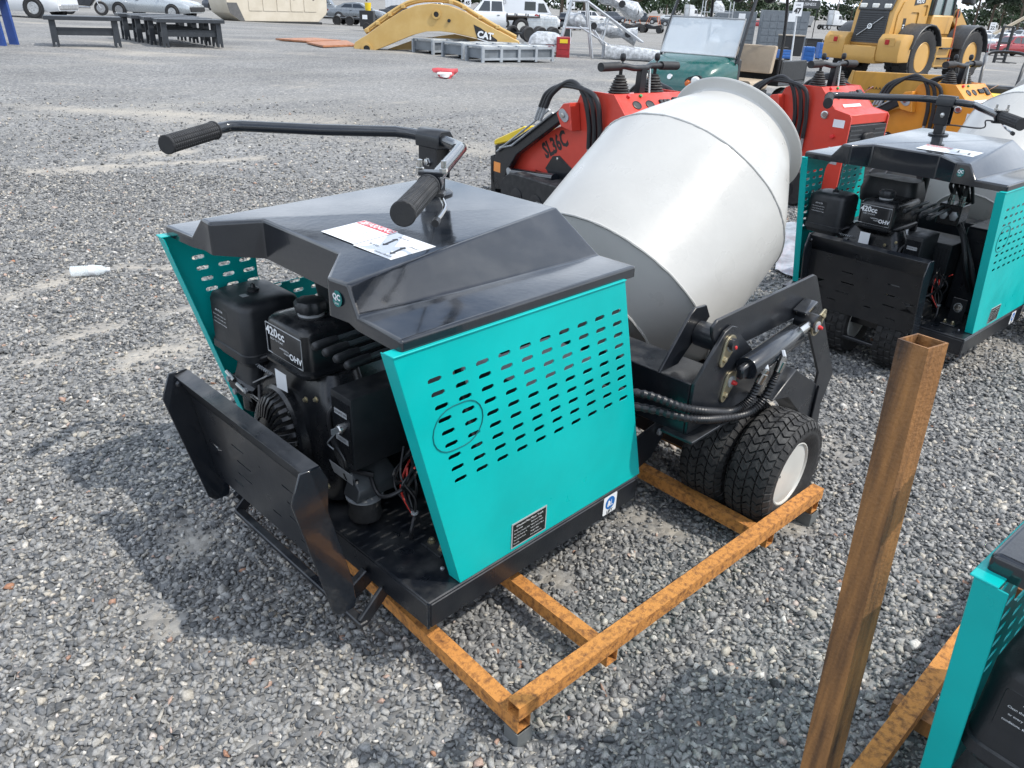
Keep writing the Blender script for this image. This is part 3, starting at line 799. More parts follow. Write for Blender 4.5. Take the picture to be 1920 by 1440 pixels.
    for s in (-1, 1):
        MB().lathe([(.0085, -.008), (.0085, -.002), (.006, 0), (.006, .020), (.0001, .022)], q + sd * (s * .027) + upv * .030, upv, 8).build('clamp_stud', CHROME, lc)
        MB().lathe([(.0095, 0), (.0095, .007), (.0001, .007)], q + sd * (s * .027) + upv * .026, upv, 6).build('clamp_nut', CHROME, lc)
    lv = [q - upv * .030 - sd * .02, q - upv * .045 - sd * .035 + ax * .03, q - upv * .050 - sd * .036 + ax * .08, q - upv * .052 - sd * .034 + ax * .125]
    MB().tube(curve_pts(lv, 4), .0052, 8).build('brake_lever', CHROME, lc)
    MB().tube([q - upv * .0525 - sd * .034 + ax * .120, q - upv * .054 - sd * .034 + ax * .142], .0085, 10).build('lever_tip', PLASTIC, lc)
    cb = [q - upv * .02 + sd * .03, q - upv * .025 + sd * .05 - ax * .03, q - upv * .06 + sd * .05 - ax * .06, Vector((cx - .02, cy - .03, zc + .05)), Vector((cx, cy - .02, zc - .01))]
    MB().tube(curve_pts(cb, 6), .0036, 6).build('brake_cable', CABLE, T)
    # ---- drum
    th = math.radians(35.0)
    A = Vector((math.cos(th), 0, math.sin(th)))
    o = Vector((2.285, YC, .591))
    s0, s1, s2, sm, sf = -.143, 0.0, .530, .884, .918
    prof = [(.0001, s0 - .035), (.15, s0 - .030), (.274, s0), (.428, s1), (.432, s1 + .26), (.433, s2), (.380, s2 + .122), (.322, s2 + .244), (.264, sm), (.266, sm + .009), (.274, sm + .017), (.287, sm + .024), (.296, sm + .030), (.299, sf + .001),
            (.296, sf + .006), (.284, sf + .003), (.270, sm + .030), (.260, sm + .014), (.255, sm), (.31, s2 + .244), (.421, s2), (.416, s1 + .02), (.26, s0 + .02), (.0001, s0 - .01)]
    drum = MB().lathe(prof, o, A, 96).build('drum', WHITE, T, smooth=17)
    def bead(s, r, rb, name):
        ss, uu, dd = frame_from(A)
        pts, rad = [], []
        N = 180
        for k in range(N):
            a = 2 * PI * k / N
            w = noise.noise(Vector((math.cos(a) * 9, math.sin(a) * 9, s * 7))) * .0022
            pts.append(o + A * (s + w) + (ss * math.cos(a) + uu * math.sin(a)) * (r + .0005))
            rad.append(rb * (1 + .5 * noise.noise(Vector((math.cos(a) * 30, math.sin(a) * 30, s)))))
        MB().tube(pts, rad, 6, closed=True).build(name, WHITE, drum)
    bead(s1, .428, .0046, 'weld_seam'); bead(s2, .4328, .0036, 'weld_seam'); bead(s0, .274, .0055, 'weld_seam')
    # short repair welds on the shell
    ss, uu, dd = frame_from(A)
    for (s_, a_, da_) in ((.33, -2.16, .20), (.36, -2.62, .12), (.30, -1.15, .10), (.36, -1.78, .08)):
        MB().tube([o + A * (s_ + .004 * math.sin(k * 2.1)) + (ss * math.cos(a_ + da_ * k / 14) + uu * math.sin(a_ + da_ * k / 14)) * .4318 for k in range(15)], [.0005] + [.0016] * 13 + [.0005], 6).build('patch_weld', WHITE, drum)
    # two mixing blades inside
    for k in range(2):
        b_ = MB(); rings = []
        for i in range(13):
            a = k * PI + i * .35; s_ = .02 + i * .062
            r1 = .415 if s_ < s2 else .415 - (s_ - s2) * .46
            e = ss * math.cos(a) + uu * math.sin(a)
            rings.append([o + A * s_ + e * r1, o + A * (s_ + .005) + e * r1, o + A * (s_ + .005) + e * (r1 - .11), o + A * s_ + e * (r1 - .11)])
        b_.loft(rings).build('mixing_blade', STEEL, drum)
    # ---- chassis: cross beam, side plates, tilt arms, rams
    ch = MB().span((1.824, 1.034, .440), (1.834, my(1.034), .612)).build('cross_panel', BLACKS, T, bevel=.002)
    MB().span((1.8345, 1.04, .600), (1.99, my(1.04), .606)).build('cross_top', BLACKS, T)
    for side in (0, 1):
        f = (lambda y: y) if side == 0 else my
        def P2(poly, ya, yb, name, m=BLACKS, bev=.002):
            return MB().prism(poly, lambda u, v, w: (u, f(w), v), ya, yb).build(name, m, T, bevel=bev)
        P2([(1.826, .445), (2.26, .445), (2.33, .50), (2.20, .60), (2.06, .71), (2.035, .742), (1.998, .755), (1.960, .745), (1.828, .613)], 1.022, 1.0335, 'side_plate')
        P2([(1.80, .62), (1.90, .62), (2.05, .74), (2.02, .785), (1.96, .79), (1.935, .775)], 1.130, 1.140, 'inner_plate')
        P2([(1.80, .434), (2.32, .434), (2.32, .4445), (1.80, .4445)], .985, 1.10, 'bottom_flange')
        # boomerang tilt arm
        P2([(1.965, .66), (2.06, .66), (2.46, .658), (2.575, .612), (2.79, .345), (2.795, .175), (2.815, .150), (2.865, .150), (2.895, .178), (2.945, .300), (2.595, .760), (2.575, .785), (2.545, .797), (1.93, .787), (1.905, .770), (1.91, .745)], 1.036, 1.047, 'tilt_arm', BLACKS, .003)
        MB().tube([(1.994, f(1.00), .700), (1.994, f(1.155), .700)], .020, 16).build('pivot_pin', BLACKS, T)
        MB().tube([(1.994, f(1.050), .700), (1.994, f(1.128), .700)], .040, 20).build('pivot_bush', BLACKS, T)
        for (px, pz, ang) in ((1.994, .694, -.95), (2.036, .560, -.95), (2.480, .645, .45)):
            yb = 1.0215 if px < 2.4 else .968
            pl = MB()
            ca, sa = math.cos(ang), math.sin(ang)
            L = .055 * (-1 if px > 2.5 else -1)
            out = []
            for k in range(9):
                a = -PI / 2 + PI * k / 8; out.append((.034 * math.cos(a), .034 * math.sin(a)))
            for k in range(7):
                a = PI / 2 + PI * k / 6; out.append((-.056 + .016 * math.cos(a), .016 * math.sin(a)))
            dirx = Vector((math.cos(-ang), 0, math.sin(-ang)))
            ux = Vector((-.5, 0, -.866)) if px < 2.4 else Vector((.75, 0, .66))
            ux = -ux; uz = Vector((-ux.z, 0, ux.x))
            kp = MB().prism(out, lambda u, v, w: (px + ux.x * u + uz.x * v, f(yb + w), pz + ux.z * u + uz.z * v), -.006, 0).build('pin_keeper', ZINC, T, bevel=.0008)
            MB().lathe([(.019, 0), (.019, .004), (.0165, .005), (.0001, .005)], (px, f(yb - .006), pz), (0, -1 if side == 0 else 1, 0), 20).build('pin_head', STEEL, kp)
            MB().lathe([(.008, 0), (.008, .006), (.005, .014), (.0001, .015)], (px + .003, f(yb - .011), pz - .002), (0, -1 if side == 0 else 1, 0), 10).build('grease_cap', REDP, kp)
            kb = Vector((px, 0, pz)) - ux * .046
            MB().lathe([(.009, 0), (.009, .006), (.004, .008), (.0001, .008)], (kb.x, f(yb - .006), kb.z), (0, -1 if side == 0 else 1, 0), 6).build('keeper_bolt', ZINC, kp)
        # ram
        a, b = Vector((2.03, f(.985), .606)), Vector((2.480, f(.985), .652))
        d = (b - a).normalized()
        rm = MB().lathe([(.0001, 0), (.036, 0), (.038, .004), (.038, .300), (.034, .306), (.0001, .306)], a + d * .030, d, 28).build('ram_cylinder', BLACK, T)
        MB().tube([a + d * .33, b - d * .02], .018, 16).build('ram_rod', CHROME, rm)
        MB().prism([(-.012, -.022), (.045, -.026), (.045, .026), (-.012, .018)], lambda u, v, w: (a.x + u, a.y + (w if side == 0 else -w), a.z + v), -.012, .012).build('ram_eye', BLACKS, rm, bevel=.006)
        MB().tube([(b.x, f(.962), b.z), (b.x, f(1.034), b.z)], .034, 20).build('ram_boss', BLACKS, rm)
        MB().prism([(2.42, .700), (2.50, .726), (2.52, .710), (2.44, .682)], lambda u, v, w: (u, f(w), v), .985, 1.0355).build('stop_lug', BLACK, T, bevel=.004)
        # wheel guard bracket with the lower pivot
        P2([(2.22, .452), (2.36, .525), (2.57, .400), (2.625, .285), (2.60, .195), (2.53, .205), (2.46, .325), (2.34, .425)], .950, 1.030, 'guard_bracket', BLACKS, .003)
        P2([(2.570, .400), (2.63, .285), (2.645, .20), (2.61, .155), (2.57, .18)], .940, .949, 'bracket_cheek', BLACKS)
        MB().lathe([(.016, 0), (.016, .006), (.008, .009), (.0001, .009)], (2.615, f(.938), .205), (0, -1 if side == 0 else 1, 0), 16).build('lower_pivot_bolt', STEEL, T)
        MB().tube([(2.66, f(1.05), .22), (2.66, f(.955), .22)], .010, 10).build('lower_pivot_pin', ZINC, T)
        # hydraulic hoses looping over the tyre
        if side == 0:
            for pts in ([(1.66, 1.26, .57), (1.735, 1.13, .572), (1.778, 1.03, .556), (1.84, .996, .534), (1.92, .993, .503), (2.01, .995, .470), (2.065, .985, .468), (2.098, .970, .500), (2.108, .955, .560)],
                        [(1.66, 1.25, .53), (1.735, 1.12, .530), (1.785, 1.01, .524), (1.85, .985, .505), (1.93, .982, .480), (2.046, .980, .447), (2.125, .972, .440), (2.170, .960, .474), (2.185, .945, .545), (2.192, .940, .580)]):
                pp = curve_pts(pts, 12)
                MB().tube(pp, [.0108 + (.0032 if (i % 2 == 0) else 0) for i in range(len(pp))], 12).build('hydraulic_hose', HOSE, T, smooth=30)
                e = Vector(pts[-1]); dd2 = (Vector(pts[-1]) - Vector(pts[-2])).normalized()
                ft = MB().tube([e - dd2 * .005, e + dd2 * .030], .0145, 12).tube([e + dd2 * .030, e + dd2 * .044], .012, 6).tube([e + dd2 * .044, e + dd2 * .052 + Vector((.01, .015, .006))], .008, 8)
                ft.build('hose_fitting', CHROME, T)
        # wheels: two abreast on each flank
        for yo in (.8275 + .0825, 1.0 + .0875): make_wheel(T, 2.247, f(yo), .205, outer=-1 if side == 0 else 1)
        # chassis rail with slotted foot
        MB().span((1.62, f(1.33), .30), (2.42, f(1.40), .40)).build('chassis_rail', BLACKS, T, bevel=.004)
        P2([(1.74, .19), (1.93, .24), (2.02, .33), (2.02, .38), (1.74, .34)], 1.20, 1.208, 'gusset_plate')
        MB().lathe([(.012, 0), (.012, .008), (.0001, .010)], (1.95, f(1.196), .335), (0, -1 if side == 0 else 1, 0), 8).build('gusset_bolt', STEEL, T)
    MB().span((2.19, 1.18, .15), (2.31, my(1.18), .27)).build('drive_axle', BLACKS, T, bevel=.01)
    MB().span((2.40, 1.12, .40), (2.46, my(1.12), .47)).build('front_beam', BLACKS, T, bevel=.004)
    # inclined drum cradle with rollers and gearbox
    cr = MB().bar((1.93, YC, .40), (2.55, YC, .56), .34, .10).build('drum_cradle', BLACKS, T, bevel=.006)
    bk = o + A * (s0 - .035)
    MB().lathe([(.0001, -.14), (.075, -.14), (.085, -.12), (.085, -.04), (.10, -.03), (.10, 0), (.0001, 0)], bk, A, 24).build('drum_gearbox', BLACKS, T)
    for s in (-1, 1):
        MB().lathe([(.0001, -.03), (.038, -.03), (.042, -.024), (.042, .024), (.038, .03), (.0001, .03)], (2.53, YC + s * .305, .605), Vector((A.x, s * .1, A.z)), 24).build('support_roller', CREAM, T)
        MB().bar((2.50, YC + s * .30, .45), (2.52, YC + s * .31, .565), .05, .03).build('roller_bracket', BLACKS, T, bevel=.003)
    # ---- folding foot platform
    hw = .340
    plane = lambda s: Vector((.820 - .063 * s, 0, .17 + .45 * s))          # s: 0 bottom .. 1 top
    fp = MB()
    outer = [(-hw, .18), (hw, .18), (hw, .83), (-hw, .83)]
    holes = []
    for (yy, zz, L) in ((-.17, .66, .075), (-.02, .66, .012), (.10, .66, .075), (-.18, .54, .085), (.09, .54, .085), (-.17, .42, .085), (.11, .42, .085), (-.05, .34, .05), (.17, .31, .06), (-.19, .28, .06)):
        holes.append(slot(yy, zz, L, .0135, 2))
    holes += [slot(-.27, .46, .014, .10, 2), slot(.27, .46, .014, .10, 2)]
    def onp(u, v, w):
        q = plane(v); return (q.x + w, YC + u, q.z)
    pf = MB().sheet(outer, holes, onp, 0, .004).build('foot_platform', BLACKS, T, smooth=20)
    tl = MB().loft([[(.768, YC + s * hw, .5435), (.772, YC + s * hw, .5435), (.735, YC + s * hw, .618), (.731, YC + s * hw, .618)] for s in (-1, 1)])
    tl.build('platform_lip', BLACKS, pf, bevel=.001)
    MB().loft([[(.7315, YC + s * hw, .6185), (.7355, YC + s * hw, .6185), (.772, YC + s * hw, .626), (.772, YC + s * hw, .621)] for s in (-1, 1)]).build('platform_top_fold', BLACKS, pf)
    for s in (-1, 1):
        y0 = YC + s * (hw + .001); y1 = YC + s * (hw + .008)
        poly = [(.718, .628), (.696, .575), (.690, .555), (.772, .185), (.792, .165), (.835, .165), (.842, .185), (.835, .26), (.783, .50), (.790, .585), (.770, .628)]
        MB().prism(poly, lambda u, v, w: (u, w, v), y0, y1).build('platform_wing', BLACK, pf, bevel=.0015)
        MB().lathe([(.011, 0), (.011, .004), (.006, .010), (.0001, .011)], (.740, y0 - s * .002, .592), (0, -s, 0), 10).build('wing_bolt', BLACK, pf)
        MB().bar((.845, YC + s * .30, .165), (.915, YC + s * .30, .205), .022, .05).build('hinge_lug', BLACKS, T, bevel=.003)
    MB().bar((.838, YC - .385, .128), (.838, YC + .30, .128), .026, .016).build('step_bar', BLACKS, T, bevel=.003)
    for s in (-.375, .29): MB().bar((.838, YC + s, .13), (.915, YC + s, .20), .012, .04).build('step_bracket', BLACKS, T, bevel=.003)
    return T
def rr_ring(x0, y0, x1, y1, r, z, n=4):
    return [(u, v, z) for u, v in rrect(x0, y0, x1, y1, r, n)]
def make_engine(T):
    # cylinder block with cooling fins, shroud
    eb = MB().span((1.02, 1.60, .30), (1.30, 1.99, .60))
    eb.build('engine_block', ENGINE, T, bevel=.015)
    fn = MB()
    for k in range(9): fn.span((1.08, 1.985, .36 + k * .026), (1.28, 2.10, .368 + k * .026))
    fn.build('cooling_fins', ENGINE, T)
    MB().loft([rr_ring(.955, 1.60, 1.10, 2.02, .05, .30), rr_ring(.950, 1.58, 1.12, 2.04, .06, .50), rr_ring(.975, 1.62, 1.12, 2.00, .06, .60), rr_ring(1.0, 1.66, 1.12, 1.96, .05, .66)]).build('blower_housing', ENGINE, T, smooth=50)
    MB().loft([[(.962, 1.575, .43), (.955, 1.60, .52), (1.03, 1.60, .53), (1.03, 1.575, .44)], [(.960, 1.545, .40), (.958, 1.545, .47), (1.03, 1.545, .48), (1.03, 1.545, .40)]]).build('shroud_ear', ENGINE, T, bevel=.004)
    # recoil starter: domed cover with real slots between ribs
    c = Vector((.950, 1.850, .428)); ax = Vector((-1, .10, .06)).normalized()
    rc = MB().lathe([(.150, -.02), (.150, .010), (.140, .018), (.126, .012), (.126, -.02)], c, ax, 48).build('recoil_starter', ENGINE, T, smooth=40)
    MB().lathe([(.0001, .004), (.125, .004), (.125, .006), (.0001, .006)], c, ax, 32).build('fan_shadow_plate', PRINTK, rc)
    MB().lathe([(.0001, .058), (.045, .058), (.066, .052), (.068, .044), (.0001, .044)], c, ax, 32).build('starter_hub', ENGINE, rc, smooth=50)
    s, u, d = frame_from(ax)
    for k in range(30):
        a = 2 * PI * k / 30
        e = s * math.cos(a) + u * math.sin(a); t = d.cross(e)
        pts = [c + e * .129 + d * .010, c + e * .118 + d * .034, c + e * .096 + d * .047, c + e * .062 + d * .054]
        MB().loft([[p - t * w - d * .003, p + t * w - d * .003, p + t * w + d * .004, p - t * w + d * .004] for p, w in zip(pts, (.0075, .007, .0058, .0042))]).build('cover_rib', ENGINE, rc, bevel=.0015)
    for k in range(3):
        a = .9 + k * 2.1
        MB().lathe([(.008, 0), (.008, .008), (.0001, .010)], c + (s * math.cos(a) + u * math.sin(a)) * .131 + d * .012, d, 6).build('cover_bolt', CHROME, rc)
    # air filter box
    x0, x1, y0, y1 = .930, 1.130, 1.985, 2.215
    rings = []
    for (z, g, r) in ((.585, .012, .03), (.603, .004, .035), (.606, -.004, .035), (.628, -.004, .035), (.631, .0, .035), (.762, .001, .034), (.776, .006, .036), (.784, .018, .04), (.788, .045, .04)):
        rings.append(rr_ring(x0 + g, y0 + g, x1 - g, y1 - g, r, z, 5))
    af = MB().loft(rings).build('air_filter_box', PLASTIC, T, smooth=45)
    MB().lathe([(.018, 0), (.018, .008), (.008, .012), (.006, .022), (.0001, .024)], (1.03, 2.10, .787), UP, 12).build('filter_wing_nut', PLASTIC, af)
    MB().prism(rrect(2.085, .672, 2.185, .748, .006, 2), lambda u_, v_, w: (.9315 - w, u_, v_), -.001, .0012).build('filter_label_field', PLASTIC, af, bevel=.0008)
    for i, t_ in enumerate(('AIR FILTER', 'Clean the element every 50 hours', 'or every 10 hours under dusty', 'conditions. Replace when damaged')):
        text('filter_lettering', t_, PRINTW, af, .010 if i == 0 else .0058, (.9296, 2.135, .735 - i * .0125 - (.003 if i else 0)), (0, -1, 0), (0, 0, 1))
    MB().span((.975, 2.06, .7886), (.995, 2.085, .7892)).build('filter_sticker', LABELG, af)
    # intake elbow and carburettor cluster under the filter box
    MB().loft([rr_ring(.955, 2.03, 1.06, 2.17, .03, .50), rr_ring(.965, 2.04, 1.05, 2.16, .03, .545), rr_ring(.97, 2.04, 1.05, 2.15, .03, .585)]).build('intake_elbow', PLASTIC, T)
    cb = MB().tube([(.975, 2.16, .478), (.975, 2.02, .478)], .034, 16).build('carburettor', ENGINE, T)
    MB().lathe([(.03, 0), (.034, .006), (.034, .045), (.022, .055), (.0001, .055)], (.985, 2.09, .455), (0, 0, -1), 20).build('float_bowl', ENGINE, cb)
    for (p, q) in (((.945, 2.175, .515), (.945, 2.13, .50)), ((.94, 2.10, .50), (.94, 2.05, .492)), ((.945, 2.02, .49), (.96, 1.98, .47))):
        MB().tube([p, q], .0065, 8).build('linkage_rod', CHROME, cb)
    for p in ((.940, 2.150, .500), (.938, 2.112, .470), (.94, 2.04, .50)): MB().lathe([(.010, 0), (.010, .007), (.0001, .009)], p, (-1, 0, 0), 6).build('carburettor_nut', STEEL, cb)
    MB().tube(curve_pts([(.96, 1.99, .53), (.94, 1.95, .50), (.955, 1.90, .545), (.99, 1.86, .57)], 6), .006, 8).build('fuel_hose', CABLE, T)
    # fuel tank
    tx0, tx1, ty0, ty1 = .948, 1.285, 1.688, 1.905
    tr = []
    for (z, g, r) in ((.640, .020, .03), (.655, .004, .035), (.664, -.008, .04), (.672, -.008, .04), (.676, .002, .04), (.780, .004, .034), (.791, .012, .036), (.798, .034, .04)):
        tr.append(rr_ring(tx0 + g, ty0 + g, tx1 - g, ty1 - g, r, z, 5))
    tk = MB().loft(tr).build('fuel_tank', ENGINE, T, smooth=45)
    def capwob(r, h, a, j): return r * (1 + (.06 * math.cos(a * 8) if r > .03 else 0))
    MB().lathe([(.034, -.004), (.034, .004), (.042, .006), (.044, .012), (.044, .026), (.038, .034), (.020, .037), (.0001, .037)], (1.045, 1.80, .806), UP, 48, capwob).build('fuel_cap', PLASTIC, tk)
    MB().lathe([(.037, 0), (.037, .008), (.0001, .008)], (1.045, 1.80, .797), UP, 28).build('filler_neck', LABELG, tk)
    fr = MB(); xw = .9515
    fr.tube([(xw, 1.890, .772), (xw, 1.706, .772), (xw, 1.706, .684), (xw, 1.890, .684)], .0016, 6, closed=True)
    fr.build('label_border', LABELG, tk)
    text('tank_lettering', '420cc', PRINTW, tk, .036, (.9495, 1.838, .752), (0, -1, 0), (0, 0, 1), bold=.0010, sx=1.15)
    text('tank_lettering', 'EASY TO START', PRINTW, tk, .0088, (.9495, 1.832, .731), (0, -1, 0), (0, 0, 1), sx=1.1)
    text('tank_lettering', 'HORIZONTAL', PRINTW, tk, .0078, (.9495, 1.795, .714), (0, -1, 0), (0, 0, 1))
    text('tank_lettering', 'ENGINE', PRINTW, tk, .0078, (.9495, 1.785, .705), (0, -1, 0), (0, 0, 1))
    text('tank_lettering', 'OHV', PRINTW, tk, .026, (.9495, 1.738, .705), (0, -1, 0), (0, 0, 1), bold=.0008, sx=1.15)
    MB().sheet([(1.795, .585), (1.855, .580), (1.855, .640), (1.795, .640)], [], lambda u_, v_, w: (.947 - w, u_, v_), 0, .0008).build('engine_sticker', LABELW, T)
    # muffler in the back
    MB().loft([rr_ring(1.20, 1.72, 1.38, 2.05, .05, .74), rr_ring(1.19, 1.71, 1.39, 2.06, .06, .80), rr_ring(1.21, 1.73, 1.37, 2.04, .06, .865)]).build('muffler', PLASTIC, T, smooth=45)
    # control box with ignition switch
    bx = MB().span((.965, 1.505, .452), (1.17, 1.600, .668)).build('control_box', PLASTIC, T, bevel=.006, seg=2)
    MB().span((.9655, 1.512, .470), (.963, 1.594, .650)).build('switch_panel', ENGINE, bx)
    MB().lathe([(.0135, 0), (.0135, .010), (.011, .014), (.011, .009), (.0001, .009)], (.963, 1.553, .566), (-1, 0, 0), 20).build('key_switch', CHROME, bx)
    MB().box((.945, 1.553, .566), (.028, .004, .016)).build('ignition_key', STEEL, bx)
    for (z_, t_) in ((.612, 'ENGINE SW'), (.532, 'CIRCUIT')):
        MB().span((.9622, 1.525, z_ - .008), (.9628, 1.582, z_ + .008)).build('switch_label', LABELG, bx)
        text('switch_lettering', t_, PRINTK, bx, .010, (.9618, 1.553, z_), (0, -1, 0), (0, 0, 1))
    MB().tube(curve_pts([(.945, 1.553, .560), (.935, 1.575, .53), (.940, 1.590, .51), (.945, 1.572, .50)], 5), .002, 6).build('key_ring', STEEL, bx)
    MB().add([(.957, 1.625, .44), (.957, 1.51, .44), (.965, 1.52, .40), (.965, 1.62, .40)], [(0, 1, 2, 3)]).build('spec_sticker', LABELG, T, solid=.0008)
    MB().span((1.17, 1.42, .40), (1.33, 1.58, .62)).build('charge_regulator', PLASTIC, T, bevel=.004)
    rg = MB()
    for k in range(8): rg.span((1.165, 1.43 + k * .018, .42), (1.1695, 1.438 + k * .018, .60))
    rg.build('regulator_fins', PLASTIC, T)
    # rubber mount under a folded bracket
    MB().loft([[(.955, 1.49, .355), (.955, 1.56, .355), (1.10, 1.56, .355), (1.10, 1.49, .355)], [(.965, 1.49, .395), (.975, 1.55, .430), (1.10, 1.55, .430), (1.10, 1.49, .395)]]).build('mount_bracket', mat('bracket_grey', (.055, .06, .065), .4, metal=.3), T, bevel=.004)
    MB().lathe([(.045, 0), (.048, .01), (.042, .035), (.048, .058), (.045, .068), (.0001, .068)], (1.0, 1.52, .286), UP, 24).build('rubber_mount', RUBBER, T)
    MB().lathe([(.052, 0), (.052, .004), (.0001, .004)], (1.0, 1.52, .3535), UP, 24).build('mount_washer', STEEL, T)
    MB().lathe([(.011, 0), (.011, .010), (.006, .012), (.006, .03), (.0001, .031)], (.975, 1.515, .385), UP, 6).build('mount_bolt', CHROME, T)
    # angle bracket bolted to the tray
    ab = MB(); ab.span((1.04, 1.245, .2725), (1.14, 1.325, .279)); ab.span((1.134, 1.245, .2795), (1.14, 1.325, .39))
    ab.build('angle_bracket', BLACKS, T, bevel=.002)
    for p in ((1.065, 1.265, .279), (1.065, 1.308, .279)): MB().lathe([(.012, 0), (.012, .003), (.008, .004), (.008, .011), (.004, .015), (.0001, .015)], p, UP, 6).build('brass_bolt', ZINC, T)
    MB().lathe([(.022, 0), (.022, .004), (.015, .005), (.015, .015), (.0001, .016)], (1.133, 1.285, .345), (-1, 0, 0), 6).build('hex_bolt', CHROME, T)
    MB().lathe([(.024, 0), (.024, .003), (.0001, .003)], (1.134, 1.285, .345), (-1, 0, 0), 24).build('bolt_washer', STEEL, T)
    # wiring
    for k in range(7):
        r_ = random.Random(k)
        p0 = Vector((1.10 + r_.uniform(-.03, .03), 1.40 + r_.uniform(-.03, .05), .50 + r_.uniform(-.03, .03)))
        p3 = Vector((1.05, 1.36, .345 + r_.uniform(-.01, .01)))
        mid = [(p0 + p3) / 2 + Vector((r_.uniform(-.06, .0), r_.uniform(-.05, .05), r_.uniform(-.02, .03))) for _ in range(2)]
        mid[0].z, mid[1].z = .46, .40
        MB().tube(curve_pts([p0, mid[0], mid[1], p3], 6), .0035, 6).build('wire', CABLE if k != 2 else WIRER, T)
    for (a, b) in (((1.06, 1.355, .50), (1.03, 1.33, .52)), ((1.06, 1.40, .475), (1.05, 1.39, .445))): MB().tube([a, b], .003, 6).build('wire', WIRER, T)
    MB().lathe([(.010, 0), (.010, .006)], (1.05, 1.36, .352), UP, 10).build('cable_tie', LABELG, T)
    MB().tube(curve_pts([(1.05, 1.36, .345), (1.03, 1.35, .31), (1.035, 1.36, .28)], 5), .006, 6).build('wire_bundle', CABLE, T)
    # control levers and valve block
    vb = MB().span((1.215, 1.445, .70), (1.33, 1.57, .80)).build('valve_block', ENGINE, T, bevel=.004)
    for k in range(4):
        y = 1.640 - k * .043; z = .780 - k * .004
        lv = MB().tube([(1.02, y, z), (1.22, y - .004, z + .012)], .0075, 12).build('control_lever', mat('lever_grey', (.10, .12, .13), .3, metal=.5), T)
        MB().lathe([(.0001, 0), (.008, .001), (.0118, .006), (.0125, .014), (.0120, .055), (.0100, .075), (.0001, .075)], (.948 + k * .004, y + .001, z - .004), (1, 0, .06), 16).build('lever_knob', PLASTIC, lv)
        MB().lathe([(.013, 0), (.013, .02), (.009, .022), (.009, .05), (.0001, .05)], (1.232 + (k % 2) * .05, 1.455 + k * .03, .80), UP, 8).build('hydraulic_fitting', CHROME, vb)
        MB().tube(curve_pts([(1.232 + (k % 2) * .05, 1.455 + k * .03, .845), (1.24, 1.46 + k * .03, .885), (1.30, 1.46 + k * .03, .89), (1.36, 1.45 + k * .02, .80)], 5), .010, 8).build('valve_hose', HOSE, vb)
    for k in range(2):
        MB().lathe([(.024, 0), (.024, .012), (.015, .016), (.0001, .016)], (1.214, 1.475 + k * .055, .75), (-1, 0, 0), 6).build('port_plug', STEEL, vb)
    # dressing: plug lead, governor arm, spring, clips, bolts
    MB().tube(curve_pts([(1.00, 1.98, .56), (.965, 2.0, .60), (.99, 1.95, .635), (1.05, 1.93, .62)], 6), .0055, 8).build('plug_lead', CABLE, T)
    MB().lathe([(.011, 0), (.013, .02), (.010, .045), (.0001, .047)], (1.0, 1.985, .545), (-.2, .1, 1), 12).build('plug_cap', RUBBER, T)
    MB().bar((.962, 1.93, .585), (.958, 2.02, .53), .010, .004).build('governor_arm', STEEL, T)
    sp_ = [(.958 + .005 * math.cos(k * 1.2), 1.90 + k * .0022, .60 + .005 * math.sin(k * 1.2)) for k in range(40)]
    MB().tube(sp_, .0012, 5).build('governor_spring', STEEL, T)
    for p in ((.947, 1.64, .625), (.947, 1.96, .50), (.947, 1.615, .36), (.95, 1.70, .60)): MB().lathe([(.009, 0), (.009, .003), (.006, .003), (.006, .009), (.0001, .010)], p, (-1, 0, 0), 6).build('housing_bolt', ZINC, T)
    MB().tube(curve_pts([(1.0, 1.60, .62), (.97, 1.62, .58), (.965, 1.60, .50), (.97, 1.56, .44), (1.02, 1.50, .42)], 6), .007, 8).build('wiring_loom', CABLE, T)
    MB().tube(curve_pts([(1.02, 1.52, .42), (1.0, 1.44, .39), (1.06, 1.40, .42), (1.15, 1.42, .48)], 6), .006, 8).build('wiring_loom', CABLE, T)
    MB().tube(curve_pts([(1.28, 1.50, .74), (1.22, 1.40, .66), (1.20, 1.33, .52), (1.28, 1.30, .40)], 6), .013, 10).build('oil_hose', HOSE, T)
    MB().tube(curve_pts([(1.28, 1.46, .72), (1.24, 1.36, .60), (1.24, 1.28, .46), (1.30, 1.27, .38)], 6), .013, 10).build('oil_hose', HOSE, T)
    # oil tank, rear bulkhead, steering gear
    MB().span((1.30, 1.20, .274), (1.62, 1.42, .70)).build('hydraulic_tank', BLACKS, T, bevel=.01)
    MB().span((1.34, 1.44, .274), (1.62, 2.20, .58)).build('pump_housing', BLACKS, T, bevel=.02)
    MB().tube([(1.487, 1.79, .55), (1.487, 1.79, 1.04)], .022, 14).build('steering_shaft', BLACKS, T)
    # small steering wheels under the tray
    for yy in (YC + .14, YC - .20):
        k_ = 1.42; cz = .131 * k_
        w = MB().lathe([(r_ * k_, h_ * 1.3) for r_, h_ in ((.075, -.05), (.095, -.062), (.122, -.06), (.131, -.04), (.131, .04), (.122, .06), (.095, .062), (.075, .05), (.075, -.05))], (.995, yy, cz), (0, 1, 0), 32).build('tail_wheel', RUBBER, T)
        lg = MB()
        for k in range(26):
            for q in (-.054, -.018, .018, .054):
                a = 2 * PI * (k + (.5 if abs(q) < .02 else 0)) / 26; e = Vector((math.cos(a), 0, math.sin(a))); tt = Vector((-math.sin(a), 0, math.cos(a)))
                lg.box(Vector((.995, yy + q, cz)) + e * cz, (.012, .031, .028), Matrix((e, Vector((0, 1, 0)), tt)).transposed())
        lg.build('tread', RUBBER, w)
        MB().lathe([(.078 * k_, -.065), (.07 * k_, -.07), (.06 * k_, -.02), (.02, -.03), (.0001, -.03)], (.995, yy, cz), (0, 1, 0), 24).build('tail_rim', RIMW, w)
MIX = make_mixer()
